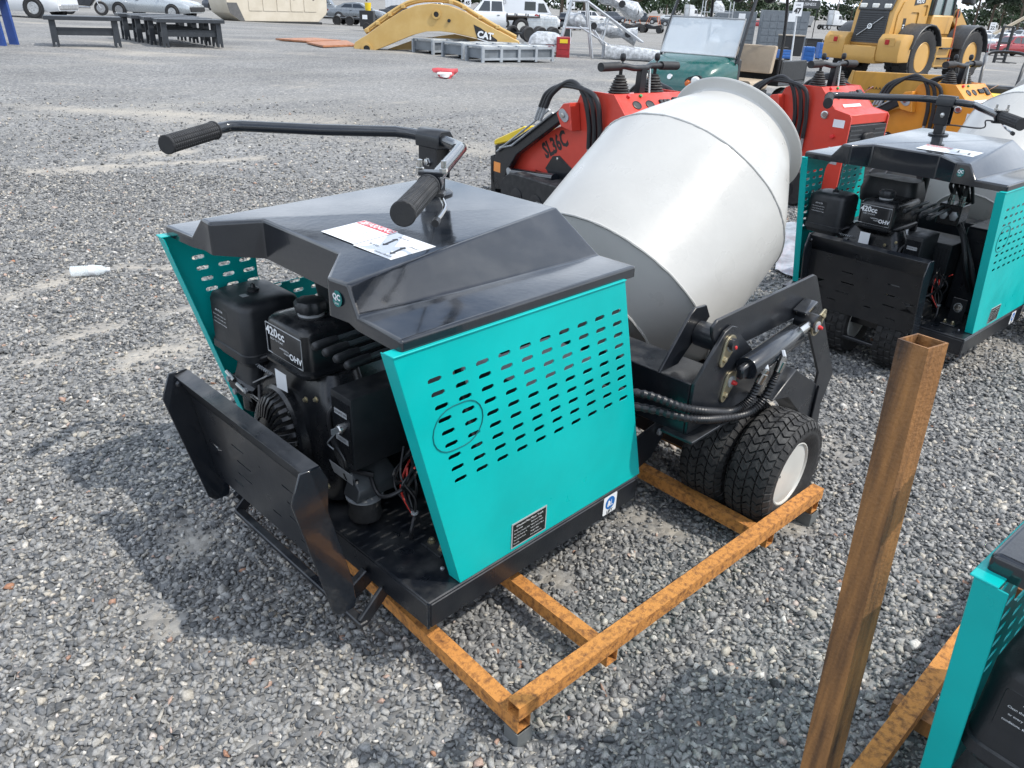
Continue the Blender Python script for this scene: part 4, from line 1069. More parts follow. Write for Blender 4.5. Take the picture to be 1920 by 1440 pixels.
make_engine(MIX)

def mixer_copy(loc, rz, label):
    c = copy_tree(MIX)
    c.location = loc; c.rotation_euler = (0, 0, rz); c['label'] = label
    return c
MIX['group'] = 'teal mini concrete mixers'
MIX2 = mixer_copy((4.983, 1.491, -.12), math.radians(-3.7), 'second teal mixer on the gravel beyond the upright rusty post, foot platform facing us')
_sc = Vector((.92, .847, 1.0))
_r = Matrix.Rotation(math.radians(-3.7), 3, 'Z') @ Vector((-.444 * _sc.x, -.554 * _sc.y, 0))
MIX2.scale = _sc
MIX2.location = (3.80 - _r.x, .816 - _r.y, -.004)
# a shorter machine of the same make in the corner: only body, hood and engine bay are in reach of the picture
MIX3 = mixer_copy((1.458, -.45, 0), math.radians(-5), 'teal machine with black hood cut off by the lower right corner')
MIX3['category'] = 'power buggy'; MIX3.name = 'power_buggy'
FRONT = ('drum', 'wheel', 'tilt_arm', 'side_plate', 'inner_plate', 'bottom_flange', 'ram_cylinder', 'guard_bracket', 'bracket_cheek', 'pin_keeper', 'pivot_', 'stop_lug', 'lower_pivot', 'hydraulic_hose', 'hose_fitting',
         'cross_panel', 'cross_top', 'support_roller', 'roller_bracket', 'front_beam', 'drive_axle', 'chassis_rail', 'gusset', 'foot_platform', 'step_', 'hinge_lug')
for ch in list(MIX3.children):
    if ch.name.startswith(FRONT):
        for g in list(ch.children): bpy.data.objects.remove(g)
        bpy.data.objects.remove(ch)
_r = Matrix.Rotation(math.radians(-5), 3, 'Z') @ Vector((.834 - 1.30, .555, 0))
MIX3.location = (.992 - _r.x, .110 - _r.y, 0)
del MIX3['group']
for M_ in (MIX, MIX3):                              # these two rest on their skids, the steering wheels folded away
    for ch in list(M_.children):
        if ch.name.startswith('tail_wheel'):
            for g in list(ch.children): bpy.data.objects.remove(g)
            bpy.data.objects.remove(ch)

# ------------------------------------------------------------------ rusted shipping skids
def tube_part(parent, name, a, b, w=.042, h=.042, t=.003, m=RUST, hint=UP):
    return MB().hollow(a, b, w, h, t, hint).build(name, m, parent, smooth=20)
SK = thing('skid_frame', 'orange rusted square tube skid under the nearest mixer', 'skid', (1.7, 1.6, 0)); ORG[SK.name] = Vector((1.7, 1.6, 0))
ra, rb = Vector((.940, .861, .113)), Vector((2.366, .788, .113))
dr = (rb - ra).normalized(); dl = UP.cross(dr)
tube_part(SK, 'rail', ra, rb)
tube_part(SK, 'rail', ra + dl * 1.62, rb + dl * 1.62)
for k, t_ in enumerate((.020, .335, 1.105, 1.395)):
    p = ra + dr * t_
    tube_part(SK, 'cross_tube', p - dl * .018 + Vector((0, 0, -.0425)), p + dl * 1.64 + Vector((0, 0, -.0425)))
for t_ in (.02, 1.395):
    for s in (0.0, 1.62):
        p = ra + dr * t_ + dl * (s - .0)
        MB().hollow(p + Vector((0, 0, -.125)), p + Vector((0, 0, -.0645)), .048, .048, .003, dr).build('foot', mat('skid_foot_steel', (.17, .18, .18), .6, metal=.3, bump=.1), SK)
SK2 = thing('skid_frame', 'rusted skid with a tall upright post in the right foreground', 'skid', (1.5, -.4, 0)); ORG[SK2.name] = Vector((1.5, -.4, 0))
tube_part(SK2, 'rail', (.98, .232, .09), (2.45, .185, .09), .046, .046, m=RUST)
tube_part(SK2, 'rail', (.98, -1.13, .09), (2.45, -1.15, .09), .046, .046, m=RUST)
for x in (1.03, 1.7, 2.42): tube_part(SK2, 'cross_tube', (x, .255, .044), (x, -1.18, .044), .044, .044, m=RUSTD)
tube_part(SK2, 'upright_post', (1.012, .205, .113), (1.033, .262, 1.226), .043, .043, .0028, RUSTD, hint=Vector((1, -.25, 0)))
# ------------------------------------------------------------------ stand-on compact loaders
REDPAINT = mat('loader_red_paint', (0.56, 0.052, 0.032), 0.35, var=0.05, bump=0.03, dust=0.12)
ORPAINT = mat('loader_orange_paint', (0.68, 0.27, 0.03), 0.38, var=0.06, bump=0.03, dust=0.12)
YELLOW = mat('yellow_paint', (0.75, 0.53, 0.02), 0.42, var=0.06, dust=0.1)
def make_loader(paint, label, loc, rz, with_text, step_pad):
    T = thing('compact_loader', label, 'loader', loc, rz, 'stand-on compact loaders in a row')
    T.scale = (1.17, 1.2 if with_text else 1.04, 1.0)
    for s in (1, -1):
        poly = [(-.60, .05), (-.36, .05), (-.34, .36), (.52, .36), (.60, .12), (.80, .10), (.86, .20), (.84, .36), (.80, .44), (.30, .76), (.16, .82), (.06, 1.06), (-.02, 1.10), (-.28, 1.10), (-.44, .92), (-.58, .89), (-.60, .86)]
        p = MB().prism(poly, lambda u, v, w: (u, s * (.300 + w), v), 0, .012).build('side_plate', paint, T, bevel=.002)
        MB().lathe([(.034, 0), (.036, .006), (.026, .008), (.024, .004)], (-.36, s * .312, .86), (0, s, 0), 20).build('tie_down_ring', CHROME, p)
        for (x, z, w, h, m) in ((-.50, .80, .10, .07, LABELW), (-.50, .56, .09, .045, LABELW), (-.49, .47, .13, .08, LABELG)):
            MB().span((x - w / 2, s * .3125, z - h / 2), (x + w / 2, s * .3133, z + h / 2)).build('sticker', m, p)
        MB().lathe([(.018, 0), (.018, .02), (.0001, .022)], (-.47, s * .312, .68), (0, s, 0), 12).build('battery_switch', REDP, p)
        MB().prism([(.05, .38), (.33, .38), (.40, .44), (.32, .56), (.24, .58), (.02, .46)], lambda u, v, w: (u, s * (.3125 + w), v - .04), 0, .004).build('inspection_cover', BLACKS, p, bevel=.002)
        MB().lathe([(.012, 0), (.012, .006), (.0001, .008)], (.255, s * .3165, .51), (0, s, 0), 10).build('cover_screw', CHROME, p)
        # pivot tower
        tw = MB().prism([(.02, .78), (.14, .80), (.20, .90), (.13, .985), (.06, 1.0)], lambda u, v, w: (u, s * (.3125 + w), v), 0, .09).build('pivot_tower', paint, T, bevel=.006)
        MB().prism(slot(.11, .895, .12, .075, 5, .7), lambda u, v, w: (u, s * (.403 + w), v), 0, .006).build('pivot_keeper', STEEL, tw)
        MB().lathe([(.020, 0), (.020, .010), (.0001, .012)], (.11, s * .409, .895), (0, s, 0), 14).build('pivot_bolt', CHROME, tw)
        # lift arm, front plate, ram
        ar = MB().prism([(.12, .965), (.06, .94), (.11, .875), (.66, .475), (.78, .30), (.84, .12), (.94, .10), (1.0, .22), (.98, .36), (.90, .50), (.76, .57)], lambda u, v, w: (u, s * (.345 + w), v), 0, .055).build('lift_arm', BLACKS, T, bevel=.006)
        MB().tube([(.22, s * .415, .90), (.70, s * .415, .55), (.86, s * .415, .50)], .009, 8).build('steel_line', STEEL, ar)
        MB().tube([(.26, s * .415, .92), (.72, s * .415, .59), (.90, s * .415, .46)], .009, 8).build('steel_line', STEEL, ar)
        MB().span((.865, s * .4005, .27), (.955, s * .4015, .36)).build('pinch_sticker', LABELO, ar)
        MB().prism(slot(.74, .30, .09, .055, 5, 1.2), lambda u, v, w: (u, s * (.402 + w), v), 0, .006).build('arm_keeper', STEEL, ar)
        MB().tube([(.72, s * .375, .30), (.20, s * .375, .36)], .040, 16).build('lift_ram', BLACK, T)
        # hoses from the valve bank over the tower
        for k in range(3):
            x0 = -.10 - k * .055
            pts = [(x0, s * .335, .66 - k * .02), (x0 + .005, s * .345, .86), (x0 + .06, s * .37, 1.08), (.08 + k * .03, s * .39, 1.16 - k * .02), (.24 + k * .03, s * .41, 1.05), (.30 + k * .03, s * .42, .93)]
            hs = MB().tube(curve_pts(pts, 6), .018, 10).build('hydraulic_hose', HOSE, T)
            MB().tube([(x0, s * .335, .66 - k * .02), (x0, s * .332, .56 - k * .02), (x0 + .03, s * .318, .53 - k * .02)], .013, 8).build('hose_end', STEEL, hs)
            MB().tube([(.30 + k * .03, s * .42, .94), (.345 + k * .03, s * .425, .82)], .012, 8).build('hose_end', STEEL, hs)
        # track
        tp = []
        for k in range(10): a = PI / 2 + PI * k / 9; tp.append((-.30 + .17 * math.cos(a), .18 + .17 * math.sin(a)))
        for k in range(10): a = -PI / 2 + PI * k / 9; tp.append((.52 + .17 * math.cos(a), .18 + .17 * math.sin(a)))
        tk = MB().prism(tp, lambda u, v, w: (u, s * (.32 + w), v), 0, .20).build('track', RUBBER, T, bevel=.01)
        for k in range(4):
            MB().lathe([(.07, 0), (.07, .006), (.03, .01), (.0001, .01)], (-.25 + k * .24, s * .52, .16), (0, s, 0), 16).build('track_roller', BLACKS, tk)
    MB().span((-.28, -.299, .34), (.55, .299, .66)).build('engine_bay', BLACKS, T, bevel=.01)
    gr = MB()
    for k in range(5): gr.span((.552, -.25, .36 + k * .05), (.558, .25, .385 + k * .05))
    gr.build('front_grille', BLACKS, T)
    # sloping console with gauges
    cs = MB().prism([(-.585, .885), (-.44, .918), (-.28, 1.098), (.05, 1.06), (.05, .9), (-.3, .8), (-.585, .80)], lambda u, v, w: (u, w, v), -.2985, .2985).build('console', paint, T, bevel=.003)
    nd = Vector((-.18, 0, .16)).normalized()
    def onc(y, t): return Vector((-.44 + .16 * t, y, .918 + .18 * t))
    for (y, t) in ((.16, .58), (.04, .58)):
        g = MB().lathe([(.036, -.004), (.036, .006), (.030, .008), (.028, .005), (.0001, .005)], onc(y, t), nd, 24).build('gauge', PLASTIC, cs)
    MB().tube([onc(.20, .90), onc(.20, .90) + nd * .02], .014, 12).build('red_button', REDP, cs)
    MB().tube([onc(.09, .90), onc(.09, .90) + nd * .015], .012, 12).build('green_button', mat('button_green', (.02, .22, .06), .4), cs)
    sw = MB()
    for k in range(3): sw.box(onc(-.07 - k * .035, .62), (.05, .028, .03), Matrix.Rotation(-.85, 3, 'Y'))
    sw.build('rocker_switch', PLASTIC, cs, bevel=.003)
    MB().box(onc(-.22, .6), (.09, .07, .035), Matrix.Rotation(-.85, 3, 'Y')).build('throttle_bracket', PLASTIC, cs, bevel=.006)
    MB().tube([onc(-.22, .6), onc(-.24, .6) + nd * .12], .004, 6).build('throttle_rod', CHROME, cs)
    lb = MB().box(onc(.02, .12) + nd * .0035, (.03, .28, .001), Matrix.Rotation(-.844, 3, 'Y')).build('console_label', LABELW, cs)
    MB().span((-.575, -.298, .78), (-.55, .298, .80)).build('console_lip', BLACKS, T)
    # operator side: radiator mesh and cushion
    fr = MB().span((-.60, -.299, .20), (-.56, .299, .79)).build('rear_frame', BLACKS, T, bevel=.004)
    ms = MB()
    for k in range(14): ms.span((-.604, -.28, .22 + k * .04), (-.6005, -.10, .232 + k * .04)); ms.span((-.604, .10, .22 + k * .04), (-.6005, .28, .232 + k * .04))
    ms.build('rear_mesh', mat('mesh_grey', (.05, .055, .06), .5), fr)
    MB().prism(rrect(-.08, .30, .08, .72, .04, 3), lambda u, v, w: (-.601 - w, u, v), 0, .03).build('knee_pad', RUBBER, fr, bevel=.01)
    # bellows, levers, T-handle
    for y in (.13, -.19):
        prof = []
        for k in range(7): prof += [(.086 - k * .007, k * .020), (.066 - k * .006, k * .020 + .012)]
        prof += [(.030, .145), (.012, .150), (.012, .19), (.0001, .19)]
        bo = MB().lathe(prof, (-.13, y, 1.075), UP, 24).build('bellows', RUBBER, T)
        MB().span((-.22, y - .10, 1.075), (-.04, y + .10, 1.082)).build('bellows_plate', BLACKS, bo)
        MB().tube([(-.13, y, 1.22), (-.14, y, 1.33)], .008, 8).build('lever_stem', CHROME, bo)
        MB().lathe([(.012, 0), (.019, .012), (.021, .035), (.016, .055), (.0001, .062)], (-.14, y, 1.325), UP, 12).build('lever_knob', PLASTIC, bo)
    hb = MB().tube([(-.15, .33, 1.285), (-.15, .12, 1.290), (-.17, .05, 1.275), (-.17, -.06, 1.275), (-.15, -.12, 1.290), (-.15, -.38, 1.285)], .024, 12).build('reference_bar', PLASTIC, T, smooth=60)
    MB().tube([(-.15, .33, 1.285), (-.15, .17, 1.289)], .034, 14).build('bar_grip', GRIP, hb)
    MB().tube([(-.15, -.38, 1.285), (-.15, -.22, 1.289)], .034, 14).build('bar_grip', GRIP, hb)
    MB().bar((-.16, -.03, 1.06), (-.17, -.03, 1.27), .05, .05, (1, 0, 0)).build('bar_post', BLACKS, T)
    MB().tube([(-.20, -.09, 1.07), (-.18, -.09, 1.27)], .008, 8).build('gas_strut', CHROME, T)
    # attachment plate
    MB().prism([(.93, .06), (.99, .06), (1.01, .40), (.96, .42)], lambda u, v, w: (u, w, v), -.40, .40).build('quick_plate', BLACKS, T, bevel=.004)
    for s in (1, -1):
        MB().tube(arc((.955, s * .30, .45), .035, -.4, PI + .4, 8, (0, 1, 0), (.3, 0, .95)), .004, 6).build('lock_ring', REDP, T)
    if step_pad:
        pw = at_dist(984, 240, 7.6); pl_ = Matrix.Rotation(-rz, 3, 'Z') @ (pw - Vector(loc)); ox, oy, oz = pl_.x / 1.17 - .55, pl_.y / 1.2 + .62, pl_.z - .60
        def sh(rings): return [[(x + ox, y + oy, z + oz) for x, y, z in rg] for rg in rings]
        sp = MB().loft(sh([[(.35, -.78, .55), (.75, -.78, .42), (.75, -.46, .42), (.35, -.46, .55)], [(.35, -.78, .66), (.75, -.78, .47), (.75, -.46, .47), (.35, -.46, .66)]])).build('yellow_pad', YELLOW, T, bevel=.01)
        MB().loft(sh([[(.36, -.76, .03), (.74, -.76, .03), (.74, -.48, .03), (.36, -.48, .03)], [(.36, -.77, .549), (.74, -.77, .419), (.74, -.47, .419), (.36, -.47, .549)]])).build('pad_base', BLACKS, T)
    if with_text:
        dx = Vector((-.80, 0, .52)).normalized()
        text('model_lettering', with_text, PRINTK, T, .185, (.30, .3135, .615), dx, Vector((.52, 0, .80)), bold=.007, sx=.62)
    return T
LA = 127                                            # all three stand nose away to the left
def loader_loc(px, py, d):
    p = at_dist(px, py, d); yw = view_yaw(LA)
    off = Matrix.Rotation(yw, 3, 'Z') @ Vector((.11 * 1.17, .41 * 1.2, 0))
    q = p - off
    return (q.x, q.y, ground_z(q.x, q.y))
make_loader(REDPAINT, 'red stand-on loader lettered SL36C, left of the white drum', loader_loc(1056, 215, 6.65), view_yaw(LA), 'SL36C', True)
make_loader(REDPAINT, 'red stand-on loader between the white drum and the second mixer', loader_loc(1438, 197, 8.1), view_yaw(LA), None, False)
make_loader(ORPAINT, 'orange stand-on loader behind the second teal mixer', loader_loc(1690, 190, 9.06), view_yaw(LA), None, False)

# ------------------------------------------------------------------ green utility cart
GREENP = mat('cart_green_paint', (0.005, 0.085, 0.075), 0.22, var=0.06, coat=0.4, dust=0.15)
TAN = mat('tan_vinyl', (0.42, 0.34, 0.25), 0.6, var=0.06, dust=0.1)
GLASS = mat('clear_plastic_sheet', (0.80, 0.86, 0.90), 0.12, var=0.02, alpha=0.5)
LENS = mat('lamp_lens', (0.70, 0.70, 0.66), 0.10, var=0.1, coat=0.5)
AMBER = mat('amber_lens', (0.55, 0.12, 0.02), 0.2)
def plain_wheel(parent, x, y, z, R, W, out, rim=RIMW, name='wheel'):
    hw = W / 2
    w = MB().lathe([(R * .6, -hw * .8), (R * .72, -hw), (R * .92, -hw), (R, -hw * .6), (R, hw * .6), (R * .92, hw), (R * .72, hw), (R * .6, hw * .8), (R * .6, -hw * .8)], (x, y, z), (0, 1, 0), 28).build(name, RUBBER, parent)
    MB().lathe([(R * .62, out * hw * .92), (R * .58, out * hw * .95), (R * .50, out * hw * .55), (R * .22, out * hw * .70), (R * .16, out * hw * .9), (.0001, out * hw * .9)], (x, y, z), (0, 1, 0), 24).build('rim', rim, w)
    return w
def make_cart():
    T = thing('utility_cart', 'dark green utility cart with clear windscreen and tan seat behind the drum', 'cart', at_cart, view_yaw(228)); T.scale = (1.1, 1.1, 1.06)
    hw = .60
    rings = []                                      # nose: sections from the front bumper back to the dash
    for (x, w, zb, zt, r) in ((1.42, .40, .42, .66, .10), (1.36, .50, .36, .80, .14), (1.20, .56, .34, .92, .16), (.95, .60, .34, 1.00, .18), (.70, .61, .34, 1.04, .18)):
        rings.append([(x, u, v) for u, v in rrect(-w, zb, w, zt, r, 4)])
    nose = MB().loft(rings).build('nose', GREENP, T, smooth=60)
    MB().prism(rrect(-.46, .30, .46, .50, .05, 3), lambda u, v, w: (1.38 + w, u, v), 0, .10).build('bumper', PLASTIC, T, bevel=.02)
    for s in (1, -1):
        MB().prism(slot(s * .36, .72, .26, .15, 5, s * .3), lambda u, v, w: (1.375 + w - abs(u) * .06, u, v), 0, .035).build('lamp_recess', PLASTIC, nose)
        MB().lathe([(.0001, .03), (.045, .02), (.062, .0), (.062, -.03), (.0001, -.03)], (1.400, s * .40, .735), (1, s * .2, 0), 20).build('headlamp', LENS, nose)
        MB().lathe([(.0001, .02), (.035, .012), (.045, -.01), (.0001, -.01)], (1.405, s * .29, .70), (1, 0, 0), 16).build('turn_lamp', AMBER, nose)
    MB().lathe([(.0001, .012), (.035, .012), (.04, 0), (.0001, 0)], (1.385, 0, .76), (1, 0, .2), 16).build('nose_badge', CHROME, nose)
    MB().span((1.36, -.18, .62), (1.39, .18, .70)).build('air_slot', PLASTIC, nose)
    MB().span((.70, -.60, .30), (-1.35, .60, .42)).build('chassis', PLASTIC, T, bevel=.02)
    MB().loft([[(.70, -.60, .42), (.70, .60, .42), (.70, .60, 1.02), (.70, -.60, 1.02)], [(.58, -.58, .42), (.58, .58, .42), (.56, .58, 1.00), (.56, -.58, 1.00)]]).build('dashboard', PLASTIC, T, bevel=.02)
    ws = MB().add([(.78, -.58, 1.03), (.78, .58, 1.03), (.60, .56, 1.50), (.60, -.56, 1.50)], [(0, 1, 2, 3)]).build('windscreen', GLASS, T, solid=.006)
    MB().tube([(.78, -.58, 1.03), (.60, -.56, 1.50), (.60, .56, 1.50), (.78, .58, 1.03)], .012, 8, closed=True).build('windscreen_rail', LABELG, ws)
    MB().tube(arc((.42, .28, 1.08), .17, 0, 2 * PI, 24, (0, 1, 0), (-.5, 0, .86))[:-1], .016, 8, closed=True).build('steering_wheel', PLASTIC, T)
    MB().tube([(.42, .28, 1.08), (.62, .28, .95)], .02, 8).build('steering_column', PLASTIC, T)
    sb = MB().prism(rrect(-.58, .56, .58, .70, .05, 3), lambda u, v, w: (w, u, v), -.30, .22).build('seat_base', TAN, T, bevel=.03, seg=2)
    MB().loft([[(-.30, -.58, .78), (-.30, .58, .78), (-.40, .58, .78), (-.40, -.58, .78)], [(-.40, -.57, 1.16), (-.40, .57, 1.16), (-.48, .57, 1.16), (-.48, -.57, 1.16)]]).build('seat_back', TAN, T, bevel=.03, seg=2)
    MB().span((-.35, -.56, .42), (.2, .56, .56)).build('seat_box', PLASTIC, T)
    bd = MB().span((-.55, -.62, .60), (-1.45, .62, .66))
    bd.span((-.55, -.62, .66), (-.60, .62, .98)); bd.span((-1.40, -.62, .66), (-1.45, .62, .92)); bd.span((-.60, -.62, .66), (-1.40, -.57, .95)); bd.span((-.60, .57, .66), (-1.40, .62, .95))
    bd.build('cargo_bed', PLASTIC, T, bevel=.01)
    for s in (1, -1):
        MB().tube(curve_pts([(.74, s * .60, .95), (.62, s * .60, 1.35), (.40, s * .58, 1.83), (.25, s * .57, 1.90)], 6), .022, 10).build('front_post', BLACKS, T)
        MB().tube(curve_pts([(-.50, s * .60, .70), (-.52, s * .60, 1.25), (-.46, s * .58, 1.78), (-.30, s * .57, 1.90)], 6), .022, 10).build('rear_post', BLACKS, T)
        for x in (.95, -.98): plain_wheel(T, x, s * .54, .28, .28, .22, s, RIMW if False else BLACKS)
    MB().prism(rrect(-.64, -.62, .52, .62, .12, 4), lambda u, v, w: (u, v, 1.905 + w), 0, .05).build('roof', PLASTIC, T, bevel=.015)
    for s in (1, -1): MB().lathe([(.0001, .05), (.07, .05), (.085, .03), (.085, -.04), (.05, -.06), (.0001, -.06)], (-.62, s * .25, 1.80), (-1, 0, 0), 18).build('work_lamp', PLASTIC, T)
    return T
_c = at_dist(1352, 150, 13.2); at_cart = (_c.x, _c.y, ground_z(_c.x, _c.y))
make_cart()
# ------------------------------------------------------------------ things lying about the yard
CLEARP = mat('clear_bottle_plastic', (0.85, 0.92, 0.95), 0.08, var=0.02, alpha=0.45)
def make_bottle():
    a, b = on_ground(141, 519), on_ground(202, 516)
    d = (b - a).normalized()
    L = 0.22
    p = (a + b) / 2 - d * L / 2 + Vector((0, 0, .036))
    T = thing('plastic_bottle', 'empty clear plastic water bottle lying on the gravel at the left', 'bottle', tuple((a + b) / 2)); ORG[T.name] = (a + b) / 2
    prof = [(.0001, 0), (.024, .0), (.031, .006)]
    for k in range(9): prof += [(.032, .012 + k * .010), (.0295, .017 + k * .010)]
    prof += [(.032, .105), (.032, .135), (.031, .140), (.032, .150), (.029, .170), (.018, .190), (.0125, .198), (.0125, .206)]
    MB().lathe(prof, p, d, 24).build('bottle_body', CLEARP, T, smooth=50)
    MB().lathe([(.0325, .102), (.0328, .104), (.0328, .136), (.0325, .138)], p, d, 24).build('bottle_label', LABELW, T)
    MB().lathe([(.0001, .220), (.0145, .219), (.0148, .203), (.0001, .203)], p, d, 18).build('bottle_cap', LABELW, T)
make_bottle()
def make_bag():
    c = on_ground(836, 146)
    T = thing('crumpled_bag', 'small red and white crumpled bag on the open gravel', 'bag', c, view_yaw(0))
    r = random.Random(4)
    rings = []
    for i in range(6):
        t = i / 5
        w = .24 * (.5 + .9 * t) * (1 - .2 * (i == 5)); h = .05 + .10 * t
        rings.append([(w * math.cos(k * PI / 5) + r.uniform(-.03, .03), .12 * math.sin(k * PI / 5) * (1.2 - t) + r.uniform(-.02, .02), t * .20 + r.uniform(-.015, .015)) for k in range(10)])
    MB().loft(rings).build('bag_body', mat('bag_red', (.55, .08, .09), .5, var=.15), T, smooth=60)
    MB().loft([[(x * .55 + r.uniform(-.02, .02), -.14 + y * .4, .02 + z * .55) for x, y, z in rg] for rg in rings]).build('bag_lining', mat('bag_white', (.7, .68, .66), .5, var=.1), T)
make_bag()
# translucent film sheet under the second loader
def film():
    a, b, c, d = on_ground(1452, 512), on_ground(1530, 545), on_ground(1540, 418), on_ground(1462, 425)
    g = 14; P = []
    for i in range(g + 1):
        for j in range(g + 1):
            u, v = i / g, j / g
            p = (a * (1 - u) + b * u) * (1 - v) + (d * (1 - u) + c * u) * v
            P.append((p.x, p.y, p.z + .03 + .018 * noise.noise(Vector((u * 6, v * 6, 3))) + .01 * noise.noise(Vector((u * 17, v * 15, 1)))))
    Fs = [(i * (g + 1) + j, (i + 1) * (g + 1) + j, (i + 1) * (g + 1) + j + 1, i * (g + 1) + j + 1) for i in range(g) for j in range(g)]
    o = MB().add(P, Fs).build('plastic_film', mat('film_grey', (.42, .47, .52), .22, var=.25, scale=5, coat=.3), None, solid=.002, smooth=60)
    tag(o, 'wrinkled silver plastic film spread beside the red loader', 'plastic film')
film()

# ------------------------------------------------------------------ black workbenches
def make_bench(px0, py0, px1, py1, label, h=.69, dep=.5):
    a, b = on_ground(px0, py0), on_ground(px1, py1)
    ax = b - a; ax.z = 0; L = ax.length
    yw = math.atan2(ax.y, ax.x)
    T = thing('workbench', label, 'workbench', a, yw, 'black steel workbenches')
    M = BENCH
    for x in (0.06, L - .06):
        for y in (0.0, dep):
            lg = MB().prism([(-.075, 0), (-.03, 0), (-.02, .10), (.02, .10), (.03, 0), (.075, 0), (.065, h - .09), (-.065, h - .09)], lambda u, v, w: (x + u, y + w, v), -.045, .045).build('leg', M, T)
        MB().span((x - .04, .047, .24), (x + .04, dep - .047, .36)).build('end_rail', M, T)
    MB().span((.13, .02, .26), (L - .13, .07, .42)).build('stretcher', M, T)
    MB().span((.13, dep - .07, .26), (L - .13, dep - .02, .42)).build('stretcher', M, T)
    MB().span((-.10, -.12, h - .0895), (L + .10, dep + .12, h)).build('bench_top', M, T, bevel=.006)
    return T
BENCH = mat('bench_black', (0.022, 0.027, 0.034), 0.45, var=.15, dust=.15)
make_bench(101, 87.5, 228, 90, 'black steel workbench standing alone at the far left of its row')
labs = ['nearest workbench of the close-set black row', 'second workbench of the close-set black row', 'third workbench of the close-set black row', 'farthest workbench of the close-set black row']
for i in range(4):
    make_bench(308 - i * 24, 89 - i * 4.6, 418 - i * 23, 91 - i * 4.4, labs[i] + ', counted from the camera')
def blue_stand():
    c = on_ground(4, 86)
    T = thing('blue_stand', 'blue painted steel stand cut off by the left edge of the picture', 'stand', c, view_yaw(0))
    m = mat('stand_blue', (.02, .06, .24), .4, var=.1)
    for y in (0, .5):
        MB().prism([(-.10, 0), (.10, 0), (.05, 1.0), (-.14, 1.0)], lambda u, v, w: (u, y + w, v), -.04, .04).build('leg', m, T)
        MB().prism([(-1.10, 0), (-.9, 0), (-.85, 1.0), (-1.04, 1.0)], lambda u, v, w: (u, y + w, v), -.04, .04).build('leg', m, T)
    MB().span((-1.2, -.1, 1.001), (.10, .6, 1.08)).build('stand_top', m, T)
blue_stand()
# orange steel plates
def plate_(pts, name, label, m):
    P = [on_ground(*p) for p in pts]
    n = len(P)
    V = [(p.x, p.y, p.z + .02) for p in P] + [(p.x, p.y, p.z + .07) for p in P]
    o = MB().add(V, [tuple(range(n)), tuple(range(2 * n - 1, n - 1, -1))] + [(i, (i + 1) % n, n + (i + 1) % n, n + i) for i in range(n)]).build(name, m, None)
    tag(o, label, 'steel plate', 'orange steel plates')
OPL = mat('orange_primer', (.36, .15, .07), .6, var=.2, dust=.3)
plate_([(517, 76), (575, 81), (640, 79), (590, 74.5)], 'steel_plate', 'thin orange steel plate lying farther left on the gravel', OPL)
plate_([(575, 83), (606, 90), (668, 88), (650, 79.5)], 'steel_plate', 'orange steel plate lying against the foot of the yellow boom', OPL)

